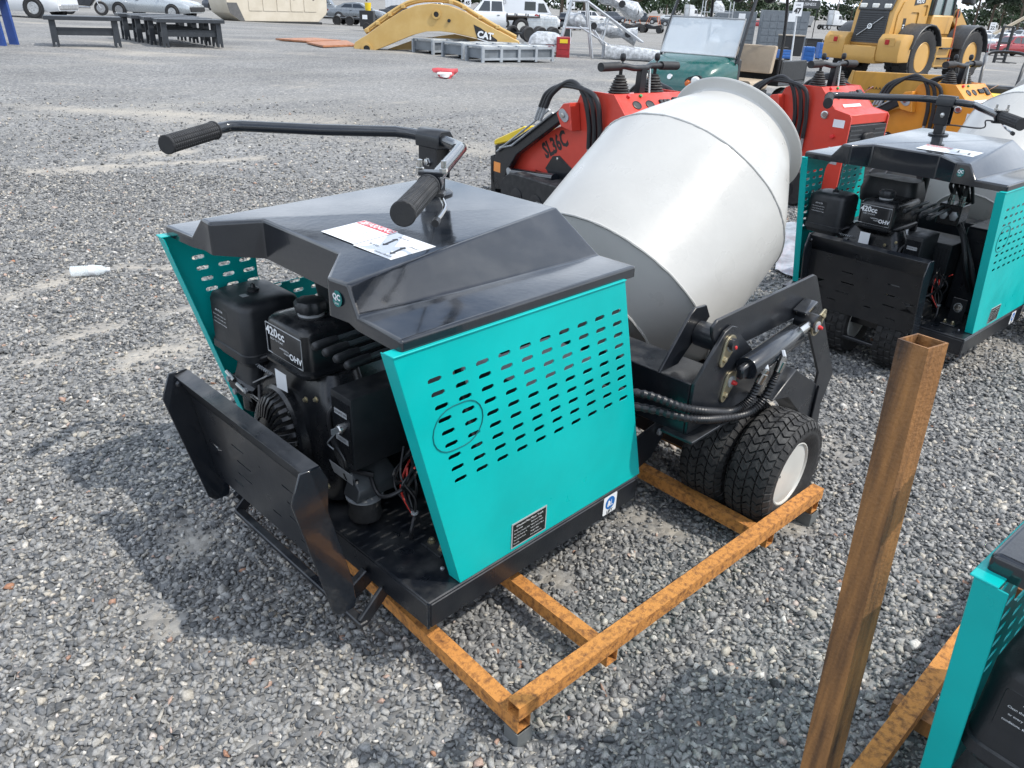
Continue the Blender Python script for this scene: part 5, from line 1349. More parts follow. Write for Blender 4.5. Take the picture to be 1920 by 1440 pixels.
# ------------------------------------------------------------------ excavator boom lying on its side
def px_poly(pts, base, sx=4.0, ox=600, oy=0):
    """profile points read in the photo's enlarged strip -> metres (along the ground line, above the ground) at the thing's distance"""
    out = []
    d = base.dot(HD)
    for (u, v) in pts:
        p = at_dist(ox + u / sx, oy + v / sx, d)
        out.append(((p - base).dot(RT), p.z - base.z))
    return out
CATY = mat('boom_yellow_paint', (0.50, 0.32, 0.10), 0.5, var=.08, scale=1.5, dust=.25, bump=.05, col2=(0.56, 0.38, 0.14))
def make_boom():
    base = on_ground(760, 97)
    T = thing('excavator_boom', 'yellow arched excavator boom lying on the gravel with a black CAT panel', 'excavator boom', base, view_yaw(0))
    outer = [(252, 352), (262, 318), (300, 292), (350, 262), (480, 165), (620, 78), (720, 40), (830, 26), (960, 40), (1100, 95), (1250, 185), (1400, 262), (1490, 312), (1500, 336), (1440, 350), (1345, 335),
             (1150, 282), (1000, 247), (900, 234), (800, 236), (700, 262), (600, 302), (480, 352), (400, 384), (340, 396), (265, 384)]
    pl = px_poly(outer, base)
    bd = MB().prism(pl, lambda u, v, w: (u, w, v), 0, .62).build('boom_body', CATY, T, bevel=.012)
    # second boom plate seen under the arch
    low = px_poly([(480, 378), (700, 300), (1000, 262), (1300, 330), (1330, 352), (1080, 372), (700, 384)], base)
    MB().prism(low, lambda u, v, w: (u, w, v), .63, .85).build('inner_web', CATY, bd)
    def pp(u, v): return px_poly([(u, v)], base)[0]
    for (u, v, r) in ((352, 366, .17), (872, 108, .13)):
        x, z = pp(u, v)
        MB().lathe([(r, 0), (r, .05), (r * .62, .05), (r * .58, -.02), (.0001, -.02)], (x, -.005, z), (0, -1, 0), 24).build('pin_boss', CATY, bd)
        MB().lathe([(.0001, 0), (r * .58, 0), (r * .58, .03), (.0001, .03)], (x, .012, z), (0, -1, 0), 20).build('pin_bore', PRINTK, bd)
    x, z = pp(968, 155); MB().lathe([(.05, 0), (.05, .04), (.0001, .04)], (x, 0, z), (0, -1, 0), 12).build('grease_block', PLASTIC, bd)
    for k, dv in enumerate((0, 16)):
        path = [(330, 250 + dv), (480, 140 + dv * 1.3), (620, 50 + dv), (720, 16 + dv), (830, 6 + dv), (1000, 26 + dv), (1150, 110 + dv), (1300, 200 + dv), (1470, 292 + dv)]
        pts = [(a, .12 + k * .22, b + .06) for a, b in px_poly(path, base)]
        MB().tube(curve_pts(pts, 5), .045, 8).build('steel_line', CATY, T)
    for (u, v) in ((350, 250), (430, 195), (520, 130), (620, 70), (980, 38), (1080, 80), (1200, 150), (1330, 225)):
        x, z = pp(u, v); MB().box((x, .25, z + .08), (.12, .40, .10)).build('line_clamp', CATY, bd, bevel=.01)
    # black panel with lettering
    dk = px_poly([(1152, 184), (1205, 210), (1330, 300), (1322, 335), (1182, 292), (1165, 240)], base)
    MB().prism(dk, lambda u, v, w: (u, w, v), -.006, -.001).build('decal_panel', PRINTK, bd)
    (xa, za), (xb, zb) = pp(1196, 250), pp(1282, 285)
    text('decal_lettering', 'CAT', PRINTW, bd, .26, ((xa + xb) / 2, -.012, (za + zb) / 2), (1, 0, -.12), (.12, 0, 1), bold=.012, sx=.95)
    ul = px_poly([(1182, 287), (1320, 328), (1320, 335), (1182, 294)], base)
    MB().prism(ul, lambda u, v, w: (u, w, v), -.011, -.007).build('decal_stripe', PRINTW, bd)
make_boom()

# ------------------------------------------------------------------ long grey crates, pallets
CRATE = mat('crate_grey', (0.17, 0.19, 0.21), 0.5, metal=.3, var=.15, scale=3)
CRATEL = mat('crate_light', (0.33, 0.36, 0.39), 0.5, metal=.2, var=.12, scale=3)
def make_crate(px0, py0, px1, py1, pxb, pyb, label, h=.40):
    a, b, c = on_ground(px0, py0), on_ground(px1, py1), on_ground(pxb, pyb)
    ax = b - a; ax.z = 0; L = ax.length; yw = math.atan2(ax.y, ax.x); D = min(1.3, (c - a).length)
    T = thing('metal_crate', label, 'crate', a, yw, 'long grey metal crates')
    MB().span((.03, .03, .10), (L - .03, D - .03, h - .05)).build('crate_panel', CRATE, T)
    n = 5
    for i in range(n):
        x = L * i / (n - 1)
        for y in (0, D): MB().span((x - .045, y - .03, 0), (x + .045, y + .03, h)).build('post', CRATEL, T)
    for y in (0, D):
        for z in (.085, h - .035): MB().span((.046, y - .025, z - .03), (L - .046, y + .025, z + .03)).build('rail', CRATEL, T)
    for i in range(n):
        x = L * i / (n - 1); MB().span((x - .05, .031, h + .001), (x + .05, D - .031, h + .03)).build('top_bar', CRATEL, T)
    MB().span((.1, .1, h - .049), (L - .1, D - .1, h + .02)).build('lid', mat('crate_lid', (.5, .52, .52), .5), T)
make_crate(905, 117.5, 1035, 117.5, 872, 113, 'nearest long grey metal crate, in front of the wrapped pallet')
make_crate(868, 111, 985, 110, 829, 106, 'middle long grey metal crate, behind the nearest one')
make_crate(812, 102.5, 930, 101, 781, 98, 'farthest long grey metal crate, under the arch of the boom')
def box_thing(name, label, cat, px, py, w, d, h, m, a=0.0, bevel=.01, z=0.0, group=None):
    c = on_ground(px, py)
    o = MB().box((0, 0, h / 2), (w, d, h)).build(name, m, None, bevel=bevel)
    o.location = (c.x, c.y, c.z + z); o.rotation_euler = (0, 0, view_yaw(a))
    tag(o, label, cat, group)
    return o
WRAP = mat('stretch_film', (0.40, 0.42, 0.44), 0.2, var=.30, scale=9, bump=.5, bscale=14, coat=.4)
def wrapped(name, label, cat, px, py, pts_fn, m=WRAP, a=0.0):
    c = on_ground(px, py)
    T = thing(name, label, cat, c, view_yaw(a))
    pts_fn(T)
    return T
def lumpy(rings, seed, amp):
    r = random.Random(seed)
    return [[(x + r.uniform(-amp, amp), y + r.uniform(-amp, amp), z + r.uniform(-amp, amp)) for x, y, z in rg] for rg in rings]
def pallet(T):
    for k in range(3): MB().span((-.55 + k * .5, -.45, 0), (-.45 + k * .5, .45, .10)).build('pallet_runner', mat('pallet_wood', (.32, .24, .15), .8, var=.2), T)
    MB().span((-.6, -.5, .101), (.6, .5, .13)).build('pallet_deck', MATS['pallet_wood'], T)
    r = random.Random(2)
    for i in range(4):
        for j in range(2):
            MB().span((-.56 + i * .28, -.46 + j * .46, .131), (-.30 + i * .28, -.02 + j * .46, .36)).build('carton', [LABELW, LABELW, mat('carton_red', (.5, .05, .06), .5), LABELW][(i + j) % 4], T, bevel=.01)
    rg = [[(u, v, z) for u, v in rrect(-.58 + g, -.48 + g, .58 - g, .48 - g, .15, 3)] for z, g in ((.365, 0), (.55, .06), (.68, .16), (.72, .30))]
    MB().loft(lumpy(rg, 5, .025)).build('film_dome', WRAP, T, smooth=70)
wrapped('wrapped_pallet', 'pallet of white and red cartons under clear film behind the grey crates', 'pallet', 1022, 104, pallet)
def tool_red(T):
    MB().span((-.22, -.3, 0), (.22, .3, .62)).build('cabinet_body', mat('cabinet_red', (.32, .02, .025), .35, var=.1), T, bevel=.01)
    for k in range(3): MB().span((-.19, -.312, .07 + k * .18), (.19, -.301, .22 + k * .18)).build('drawer', MATS['cabinet_red'], T, bevel=.004)
    MB().span((-.12, -.3125, .44), (.14, -.318, .56)).build('price_card', YELLOW, T)
wrapped('red_cabinet', 'small red tool cabinet with a yellow card beside the wrapped pallet', 'cabinet', 1054, 107, tool_red)
def red_box(T):
    MB().span((-.3, -.25, 0), (.3, .25, .30)).build('box_body', mat('box_dark_red', (.16, .03, .03), .5, var=.2), T, bevel=.01)
    MB().span((-.31, -.26, .301), (.31, .26, .33)).build('box_lid', MATS['box_dark_red'], T)
    MB().span((.32, -.24, .12), (1.2, .24, .24)).build('pink_sheet', mat('sheet_pink', (.55, .14, .17), .5, var=.1), T, bevel=.02)
wrapped('red_crate', 'dark red crate resting behind the grey metal crates', 'crate', 943, 100, red_box)

# ------------------------------------------------------------------ metal stairs with film-wrapped conveyors
ALU = mat('bare_aluminium', (0.52, 0.54, 0.56), 0.35, metal=.7, var=.1)
def stairs(T):
    for y in (0, .9):
        MB().tube([(-.75, y, 0), (-.35, y, 1.75)], .035, 8).build('leg', ALU, T)
        MB().tube([(.45, y, 0), (.15, y, 1.72)], .035, 8).build('leg', ALU, T)
        MB().tube([(.15, y, 1.72), (2.1, y, .55)], .035, 8).build('slope_rail', ALU, T)
        MB().tube([(-.05, y, .95), (1.6, y, .1)], .03, 8).build('slope_rail', ALU, T)
        MB().tube([(.9, y, 1.25), (.75, y, .55)], .03, 8).build('strut', ALU, T)
        MB().tube([(.45, y, .85), (1.15, y, 0)], .03, 8).build('strut', ALU, T)
        MB().tube([(-.35, y, 1.72), (.15, y, 1.72)], .035, 8).build('top_rail', ALU, T)
        MB().tube([(-.55, y, .9), (.3, y, .9)], .03, 8).build('mid_rail', ALU, T)
    for (x, z) in ((-.35, 1.72), (.15, 1.72), (-.55, .9), (2.1, .55), (.9, 1.27)): MB().tube([(x, 0, z), (x, .9, z)], .03, 8).build('cross_tube', ALU, T)
wrapped('conveyor_stand', 'bare metal stand of sloping tubes right of the red tool cabinet', 'stand', 1086, 108, stairs)
def conv(seed, a, b, w, h):
    def f(T):
        A, B = Vector(a), Vector(b)
        n = 7; rings = []
        s, u, d = frame_from(B - A)
        for i in range(n):
            p = A + (B - A) * i / (n - 1)
            k = 1 + .35 * math.sin(i * 2.3 + seed)
            rings.append([p + s * (w * k * math.cos(q)) + u * (h * k * math.sin(q)) for q in [2 * PI * j / 12 for j in range(12)]])
        MB().loft(lumpy(rings, seed, .05)).build('film_wrap', WRAP, T, smooth=60)
        MB().bar(A, B, w * 1.2, h * 1.1).build('conveyor_bed', STEEL, T)
        for k in range(4):
            p = A + (B - A) * (k + .5) / 4
            MB().tube([p - s * w, p + s * w], h * .5, 8).build('roller', CABLE, T)
    return f
wrapped('wrapped_conveyor', 'film-wrapped conveyor sloping down from the top of the metal stand', 'conveyor', 1112, 106, conv(3, (-.35, .45, 2.25), (1.6, .45, 1.35), .38, .24))
wrapped('wrapped_conveyor', 'lower film-wrapped conveyor lying across the metal stand', 'conveyor', 1110, 107, conv(6, (-.9, .5, 1.15), (1.5, .5, .7), .34, .22))
def bundle(T):
    rg = [[(x, u, v) for u, v in rrect(-.4, 0, .4, .55 - k * .07, .12, 3)] for k, x in enumerate((-.7, -.6, .0, .8, 1.5))]
    MB().loft(lumpy(rg, 9, .035)).build('film_wrap', WRAP, T, smooth=60)
    MB().span((-.72, -.3, .05), (-.55, .3, .5)).build('end_plate', CRATEL, T)
wrapped('wrapped_bundle', 'long film-wrapped bundle on the ground right of the metal stand', 'bundle', 1168, 112, bundle)
# ------------------------------------------------------------------ road vehicles
TINT = mat('car_glass', (0.02, 0.025, 0.03), 0.06, var=.1, coat=.5, spec=.8)
TRIM = mat('car_trim_black', (0.015, 0.016, 0.018), 0.5)
TAIL = mat('tail_lamp_red', (0.35, 0.01, 0.01), 0.2)
ALLOY = mat('alloy_wheel', (0.45, 0.46, 0.47), 0.3, metal=.7)
def paint(name, col, rough=.22, metal=.0): return mat(name, col, rough, metal=metal, var=.012, scale=1.0, coat=.5, bump=0)
PW, PS, PG, PD = paint('paint_white', (.62, .64, .66)), paint('paint_silver', (.42, .45, .47), .28, .4), paint('paint_grey', (.17, .19, .21), .28, .3), paint('paint_dark', (.03, .034, .04))
PR, PBL = paint('paint_red', (.28, .025, .03)), paint('paint_slate', (.055, .065, .085))
KINDS = {   # length, width, (x, z) of the lower body top line, greenhouse (x, z) line, wheel radius, wheel xs
    'sedan': (4.8, 1.82, [(-2.40, .62), (-2.36, .95), (-1.55, 1.00), (.95, .97), (2.05, .80), (2.34, .66)], [(-1.75, .99), (-1.00, 1.36), (-.20, 1.45), (.35, 1.40), (1.20, .98)], .33, (-1.40, 1.45)),
    'suv': (4.8, 1.95, [(-2.38, .70), (-2.38, 1.10), (1.00, 1.10), (2.15, 1.00), (2.38, .75)], [(-2.33, 1.10), (-2.10, 1.70), (-.2, 1.80), (.35, 1.72), (1.05, 1.11)], .37, (-1.42, 1.45)),
    'pickup': (5.8, 2.0, [(-2.90, .75), (-2.90, 1.18), (1.05, 1.16), (2.55, 1.10), (2.85, .85)], [(-.75, 1.16), (-.62, 1.82), (.10, 1.88), (.60, 1.80), (1.25, 1.16)], .41, (-1.80, 1.78)),
    'van': (6.2, 2.05, [(-3.08, .60), (-3.08, 1.25), (1.65, 1.25), (2.75, 1.12), (3.05, .80)], [(-3.06, 1.25), (-3.00, 2.62), (-.2, 2.70), (1.20, 2.60), (1.70, 2.15), (2.30, 1.22)], .37, (-1.85, 2.00)),
}
def make_car(name, label, cat, kind, pnt, px, py, a, sc=1.0, group='vehicles parked at the back of the yard', flat=False, rim=ALLOY):
    L, W, low, gh, R, wx = KINDS[kind]
    c = on_ground(px, py)
    T = thing(name, label, cat, c, view_yaw(a), group)
    hw = W / 2
    # lower body: stations with rounded shoulders and wheel-arch cut-outs kept as dark liners
    st = []
    xs = sorted(set([p[0] for p in low] + list(np.linspace(low[0][0], low[-1][0], 15))))
    def zt(x):
        for (x0, z0), (x1, z1) in zip(low, low[1:]):
            if x0 <= x <= x1: return z0 + (z1 - z0) * (0 if x1 == x0 else (x - x0) / (x1 - x0))
        return low[-1][1]
    for x in xs:
        f = min(1.0, (L / 2 - abs(x)) / .5); k = .86 + .14 * max(0, f) ** .5
        z0, z1 = .26 + .06 * (1 - max(0, f)), zt(x)
        w = hw * k
        st.append([(x, -w * .90, z0), (x, -w * .99, z0 + .12), (x, -w, (z0 + z1) / 2), (x, -w * .965, z1 - .09), (x, -w * .88, z1), (x, w * .88, z1), (x, w * .965, z1 - .09), (x, w, (z0 + z1) / 2), (x, w * .99, z0 + .12), (x, w * .90, z0)])
    if flat: st = [s for s in st if s[0][0] > -.85]
    bd = MB().loft(st).build('body', pnt, T, smooth=50)
    rings = []
    n = len(gh)
    top = [(x, z) for x, z in gh]
    # greenhouse: solid cabin in paint plus dark glass panes standing proud of it
    base_z = gh[0][1] - .02
    def gw(z): return hw * (.88 - .17 * (z - base_z) / (max(p[1] for p in gh) - base_z))
    if kind == 'van': gw = lambda z: hw * (.90 - .05 * (z - 1.25) / 1.4)
    cab = MB()
    pts = [(gh[0][0] - .02, base_z)] + top + [(gh[-1][0] + .02, base_z)]
    P = [(x, -gw(z), z) for x, z in pts] + [(x, gw(z), z) for x, z in pts]
    m = len(pts)
    Fs = [(i, i + 1, m + i + 1, m + i) for i in range(m - 1)] + [tuple(range(m)), tuple(range(2 * m - 1, m - 1, -1))]
    cb = cab.add(P, Fs).build('cabin', pnt, T, bevel=.05, seg=2, smooth=50)
    zmax = max(p[1] for p in gh)
    def pane(x0, x1, z0, z1, inset0=0.0, inset1=0.0):
        for s in (-1, 1):
            MB().add([(x0, s * (gw(z0) + .006), z0), (x1, s * (gw(z0) + .006), z0), (x1 - inset1, s * (gw(z1) + .006), z1), (x0 + inset0, s * (gw(z1) + .006), z1)], [(0, 1, 2, 3)]).build('side_window', TINT, cb, solid=.012)
    (xa, za), (xb, zb_) = gh[-2], gh[-1]
    ws = [(xb - .06, zb_ + .06), (xa + .06, za - .06)]
    MB().add([(ws[0][0] + .02, -gw(ws[0][1]) * .9, ws[0][1]), (ws[0][0] + .02, gw(ws[0][1]) * .9, ws[0][1]), (ws[1][0] + .02, gw(ws[1][1]) * .88, ws[1][1]), (ws[1][0] + .02, -gw(ws[1][1]) * .88, ws[1][1])], [(0, 1, 2, 3)]).build('windscreen', TINT, cb, solid=.012)
    (xa, za), (xb, zb_) = gh[0], gh[1]
    if kind != 'van':
        MB().add([(xa + .04, -gw(za + .08) * .9, za + .08), (xa + .04, gw(za + .08) * .9, za + .08), (xb - .05, gw(zb_ - .06) * .88, zb_ - .06), (xb - .05, -gw(zb_ - .06) * .88, zb_ - .06)], [(0, 1, 2, 3)]).build('rear_window', TINT, cb, solid=.012)
    z0, z1 = base_z + .07, zmax - .12
    if kind == 'sedan': pane(-1.25, -.28, z0, z1 - .03, .36, .02); pane(-.22, .78, z0, z1 - .02, .02, .42)
    elif kind == 'suv': pane(-2.1, -1.25, z0, z1, .16, .02); pane(-1.18, -.25, z0, z1, .02, .02); pane(-.18, .72, z0, z1, .02, .40)
    elif kind == 'pickup': pane(-.62, .08, z0, z1, .05, .02); pane(.15, .88, z0, z1, .02, .36)
    else: pane(1.05, 1.92, 1.40, 2.10, .02, .36); pane(-.15, .85, 1.50, 2.20, .02, .02)
    for s in (-1, 1):
        for x in wx:
            MB().lathe([(.0001, 0), (R * 1.16, 0), (R * 1.16, .02), (.0001, .02)], (x, s * (hw - .012), R), (0, s, 0), 24).build('wheel_arch', TRIM, bd)
            plain_wheel(T, x, s * (hw - .08), R, R, .23, s, rim)
        f = L / 2
        MB().box((f - .16, s * hw * .66, zt(f - .18) - .12), (.16, .36, .13)).build('headlamp', LENS, bd, bevel=.03)
        MB().box((-f + .09, s * hw * .74, zt(-f + .06) - .16), (.12, .28, .16)).build('tail_lamp', TAIL, bd, bevel=.03)
        MB().box((gh[-1][0] - .28, s * (hw + .06), gh[-1][1] + .06), (.10, .16, .12)).build('mirror', pnt, bd, bevel=.03)
    for x in (-.25 if kind != 'van' else .95,):
        for s in (-1, 1): MB().box((x - .12, s * (hw * .985), gh[0][1] - .16), (.16, .03, .03)).build('door_handle', TRIM, bd)
    MB().box((L / 2 - .06, 0, .48), (.16, W * .80, .22)).build('bumper', TRIM if kind != 'pickup' else ALLOY, bd, bevel=.04)
    if kind == 'pickup' and not flat:
        MB().span((-2.84, -hw * .80, 1.05), (-.85, hw * .80, 1.185)).build('bed_liner', TRIM, bd)
    T.scale = (sc, sc, sc)
    return T, bd, cb
make_car('pickup_truck', 'white pickup truck running out of the top left corner', 'pickup truck', 'pickup', PW, 18, 30, 0, sc=.86)
make_car('sedan', 'silver sedan parked right behind the black workbenches', 'car', 'sedan', PS, 292, 33.5, -6)
make_car('pickup_truck', 'white pickup truck mostly hidden behind the silver sedan', 'pickup truck', 'pickup', PW, 285, 20, 0, sc=.9)
make_car('pickup_truck', 'dark slate pickup truck between the silver sedan and the beige generator', 'pickup truck', 'pickup', PBL, 440, 22, 180)
make_car('sedan', 'grey sedan parked right of the beige generator enclosure', 'car', 'sedan', PG, 672, 40, -4)
make_car('sedan', 'dark sedan half hidden by the left end of the yellow boom', 'car', 'sedan', PD, 752, 36, 0)
T_, b_, c_ = make_car('flatbed_truck', 'white cab truck with a bare flat bed behind the yellow boom', 'truck', 'pickup', PW, 922, 60, 184, sc=1.12, flat=True, rim=RIMW)
fb = MB().span((-2.95, -1.0, .92), (-.85, 1.0, 1.0)); fb.span((-2.95, -.45, .72), (-.9, -.35, .919)); fb.span((-2.95, .35, .72), (-.9, .45, .919))
fb.build('flat_bed', mat('bed_brown', (.06, .05, .045), .7, var=.2), T_)
for x in (-2.9, -2.2, -1.5, -.9):
    for s in (-1, 1): MB().span((x - .04, s * .98 - .02, 1.001), (x + .04, s * .98 + .02, 1.12)).build('stake_pocket', BLACKS, T_)
T_, b_, c_ = make_car('cargo_van', 'tall white cargo van parked behind the flatbed truck', 'van', 'van', PW, 985, 54, 0, sc=1.15)
text('van_lettering', 'ep', LABELG, c_, .75, (-2.1, -.975, 2.15), (1, 0, 0), (0, 0, 1))
make_car('suv', 'dark sport utility car seen from behind, right of the white van', 'car', 'suv', PD, 1068, 56, 75)
make_car('pickup_truck', 'dark pickup truck parked behind the green utility cart', 'pickup truck', 'pickup', PD, 1265, 50, 172)
make_car('suv', 'dark car at the far back above the film-wrapped conveyors', 'car', 'suv', PBL, 1150, 42, 10)
make_car('pickup_truck', 'white pickup truck at the right edge near the price sign 22', 'pickup truck', 'pickup', PW, 1880, 92, 205)
make_car('pickup_truck', 'silver pickup truck farther back at the right edge', 'pickup truck', 'pickup', PS, 1912, 78, 200)
make_car('suv', 'dark red car behind the front wheel of the big wheel loader', 'car', 'suv', PR, 1890, 105, 195)

for i, (k, pnt, px, py, a, sc, lb) in enumerate((('suv', PW, 1108, 44, 12, 1.0, 'white sport utility car beyond the metal conveyor stand'), ('pickup', PD, 1205, 44, 168, 1.0, 'black pickup truck behind the orange framed buggies'),
        ('sedan', PS, 1252, 40, 5, 1.0, 'silver sedan far behind the green cart'), ('suv', PG, 1330, 48, 175, 1.0, 'grey sport utility car beyond the green cart roof'), ('sedan', PR, 1420, 52, 0, 1.0, 'dark red sedan behind the tall grey cabinets'),
        ('pickup', PW, 820, 34, 0, 1.0, 'white pickup truck beyond the arch of the yellow boom'), ('van', PG, 590, 28, 0, .9, 'grey van beyond the beige generator'), ('suv', PW, 1604, 62, 190, 1.0, 'white car directly left of the wheel loader counterweight'),
        ('sedan', PW, 1845, 72, 8, 1.0, 'white sedan in the far row right of the wheel loader'), ('suv', PBL, 1905, 66, 170, 1.0, 'slate car in the far row at the right edge'))):
    make_car({'suv': 'suv', 'pickup': 'pickup_truck', 'sedan': 'sedan', 'van': 'cargo_van'}[k], lb, 'van' if k == 'van' else ('pickup truck' if k == 'pickup' else 'car'), k, pnt, px, py, a, sc)

# ------------------------------------------------------------------ generator enclosure
BEIGE = mat('beige_enclosure', (0.50, 0.45, 0.36), 0.5, var=.06, scale=1.2, dust=.1, col2=(0.56, 0.51, 0.42))
def generator():
    a, b = on_ground(452, 40), on_ground(598, 46)
    ax = b - a; ax.z = 0; L = ax.length
    T = thing('generator_enclosure', 'large beige generator enclosure with louvred end and small doors', 'generator', a, math.atan2(ax.y, ax.x))
    D, H = 2.2, 2.5
    prof = [(0, 0), (L, 0), (L + .55, .42), (L + .65, .60), (L + .65, H), (-.75, H), (-.75, .95), (-.60, .40)]
    MB().prism(prof, lambda u, v, w: (u, w, v), 0, D).build('shell', BEIGE, T, bevel=.03)
    MB().prism([(-.74, .94), (-.61, .42), (-.02, .02), (.25, .02), (-.15, .94)], lambda u, v, w: (u, w, v), -.012, -.002).build('end_scoop', mat('scoop_dark', (.10, .10, .10), .5), T)
    for i in range(5):
        x0 = .55 + i * (L - .6) / 5
        d_ = MB().prism(rrect(x0, .55, x0 + (L - .9) / 5, 2.0, .03, 2), lambda u, v, w: (u, w, v), -.03, -.002).build('door', BEIGE, T, bevel=.008)
        MB().box((x0 + .22 if i % 2 else x0 + (L - .9) / 5 - .18, -.045, 1.25), (.10, .03, .14)).build('latch', TRIM, d_, bevel=.008)
    lv = MB()
    for k in range(9): lv.box((L - .05, -.02, 1.35 + k * .11), (1.1, .05, .07), Matrix.Rotation(.5, 3, 'X'))
    lv.build('louvres', TRIM, T)
    MB().span((-.5, -.05, -.12), (L + .2, D + .05, -.001)).build('base_skid', TRIM, T)
generator()

# ------------------------------------------------------------------ trucks at the back
def semi(label, px, py, a, col, box=None):
    c = on_ground(px, py)
    T = thing('semi_truck', label, 'truck', c, view_yaw(a), 'heavy trucks along the back fence')
    MB().span((-3.0, -1.0, .75), (3.3, 1.0, 1.0)).build('chassis', TRIM, T)
    st = [[(x, -w, z0), (x, w, z0), (x, w, z1), (x, -w, z1)] for x, w, z0, z1 in ((1.2, .95, .9, 2.1), (2.4, .85, .85, 1.95), (3.1, .75, .8, 1.75), (3.3, .65, .8, 1.45))]
    MB().loft(st).build('bonnet', col, T, bevel=.08, seg=2)
    cb = MB().prism([(-.9, .95), (1.3, .95), (1.3, 2.1), (.95, 3.0), (.6, 3.15), (-.9, 3.15)], lambda u, v, w: (u, w, v), -1.15, 1.15).build('cab', col, T, bevel=.06, seg=2)
    MB().prism([(-1.0, 3.151), (.5, 3.151), (.1, 3.75), (-1.0, 3.9)], lambda u, v, w: (u, w, v), -1.1, 1.1).build('roof_fairing', col, T, bevel=.05)
    for s in (-1, 1):
        MB().prism([(.35, 2.15), (1.15, 2.15), (.92, 2.85), (.35, 2.85)], lambda u, v, w: (u, s * (1.152 + w), v), 0, .01).build('side_window', TINT, cb)
        MB().box((1.35, s * 1.35, 2.3), (.10, .22, .55)).build('mirror', TRIM, cb, bevel=.03)
        for x in (2.3, -1.6, -2.7): plain_wheel(T, x, s * .98, .5, .5, .3, s, ALLOY)
        MB().tube([(-1.0, s * 1.0, 1.0), (-1.0, s * 1.0, 3.9)], .08, 10).build('exhaust_stack', CHROME, T)
    MB().add([(1.22, -.95, 2.2), (1.22, .95, 2.2), (.98, .9, 2.9), (.98, -.9, 2.9)], [(0, 1, 2, 3)]).build('windscreen', TINT, cb, solid=.02)
    return T
semi('white semi truck cab rising behind the green utility cart', 1292, 45, 20, PW)
semi('white truck cab left of the big wheel loader', 1560, 56, 15, PW)
def mixer_truck():
    c = on_ground(1500, 58)
    T = thing('dump_trailer', 'grey tank trailer with orange load behind the price sign 47', 'trailer', c, view_yaw(0))
    MB().prism([(-1.9, 1.0), (1.6, 1.0), (2.0, 2.6), (-1.9, 2.9)], lambda u, v, w: (u, w, v), -1.1, 1.1).build('dump_body', mat('trailer_grey', (.25, .26, .27), .5, var=.2), T, bevel=.05)
    r = random.Random(3)
    rg = [[(x + r.uniform(-.1, .1), y, 2.6 + .5 * math.sin(x * 3) * .4 + r.uniform(0, .3)) for y in (-.8, -.3, .3, .8)] for x in (-1.2, -.6, 0, .6, 1.2)]
    MB().loft([q + [(q[0][0], .8, 2.4), (q[0][0], -.8, 2.4)] for q in rg]).build('orange_load', mat('load_orange', (.5, .2, .05), .7, var=.3), T)
    for s in (-1, 1):
        for x in (-1.2, -.1): plain_wheel(T, x, s * .95, .5, .5, .3, s, ALLOY)
    MB().span((-1.9, -.5, .7), (1.8, .5, .99)).build('trailer_frame', TRIM, T)
mixer_truck()
def white_box(label, px, py, L, H, a):
    c = on_ground(px, py)
    T = thing('box_trailer', label, 'trailer', c, view_yaw(a))
    MB().span((-L / 2, 0, .9), (L / 2, 2.4, .9 + H)).build('box_body', PW, T, bevel=.03)
    rb = MB()
    for k in range(int(L / .6)): rb.span((-L / 2 + .3 + k * .6, -.02, .95), (-L / 2 + .36 + k * .6, -.002, .85 + H))
    rb.build('side_ribs', PW, T)
    MB().span((-L / 2, .3, .6), (L / 2, 2.1, .899)).build('underframe', TRIM, T)
    for x in (-L / 2 + 1.2, -L / 2 + 2.3): plain_wheel(T, x, .25, .45, .45, .3, -1, ALLOY)
white_box('long white box trailer behind the arch of the yellow boom', 775, 30, 7.5, 2.7, 0)

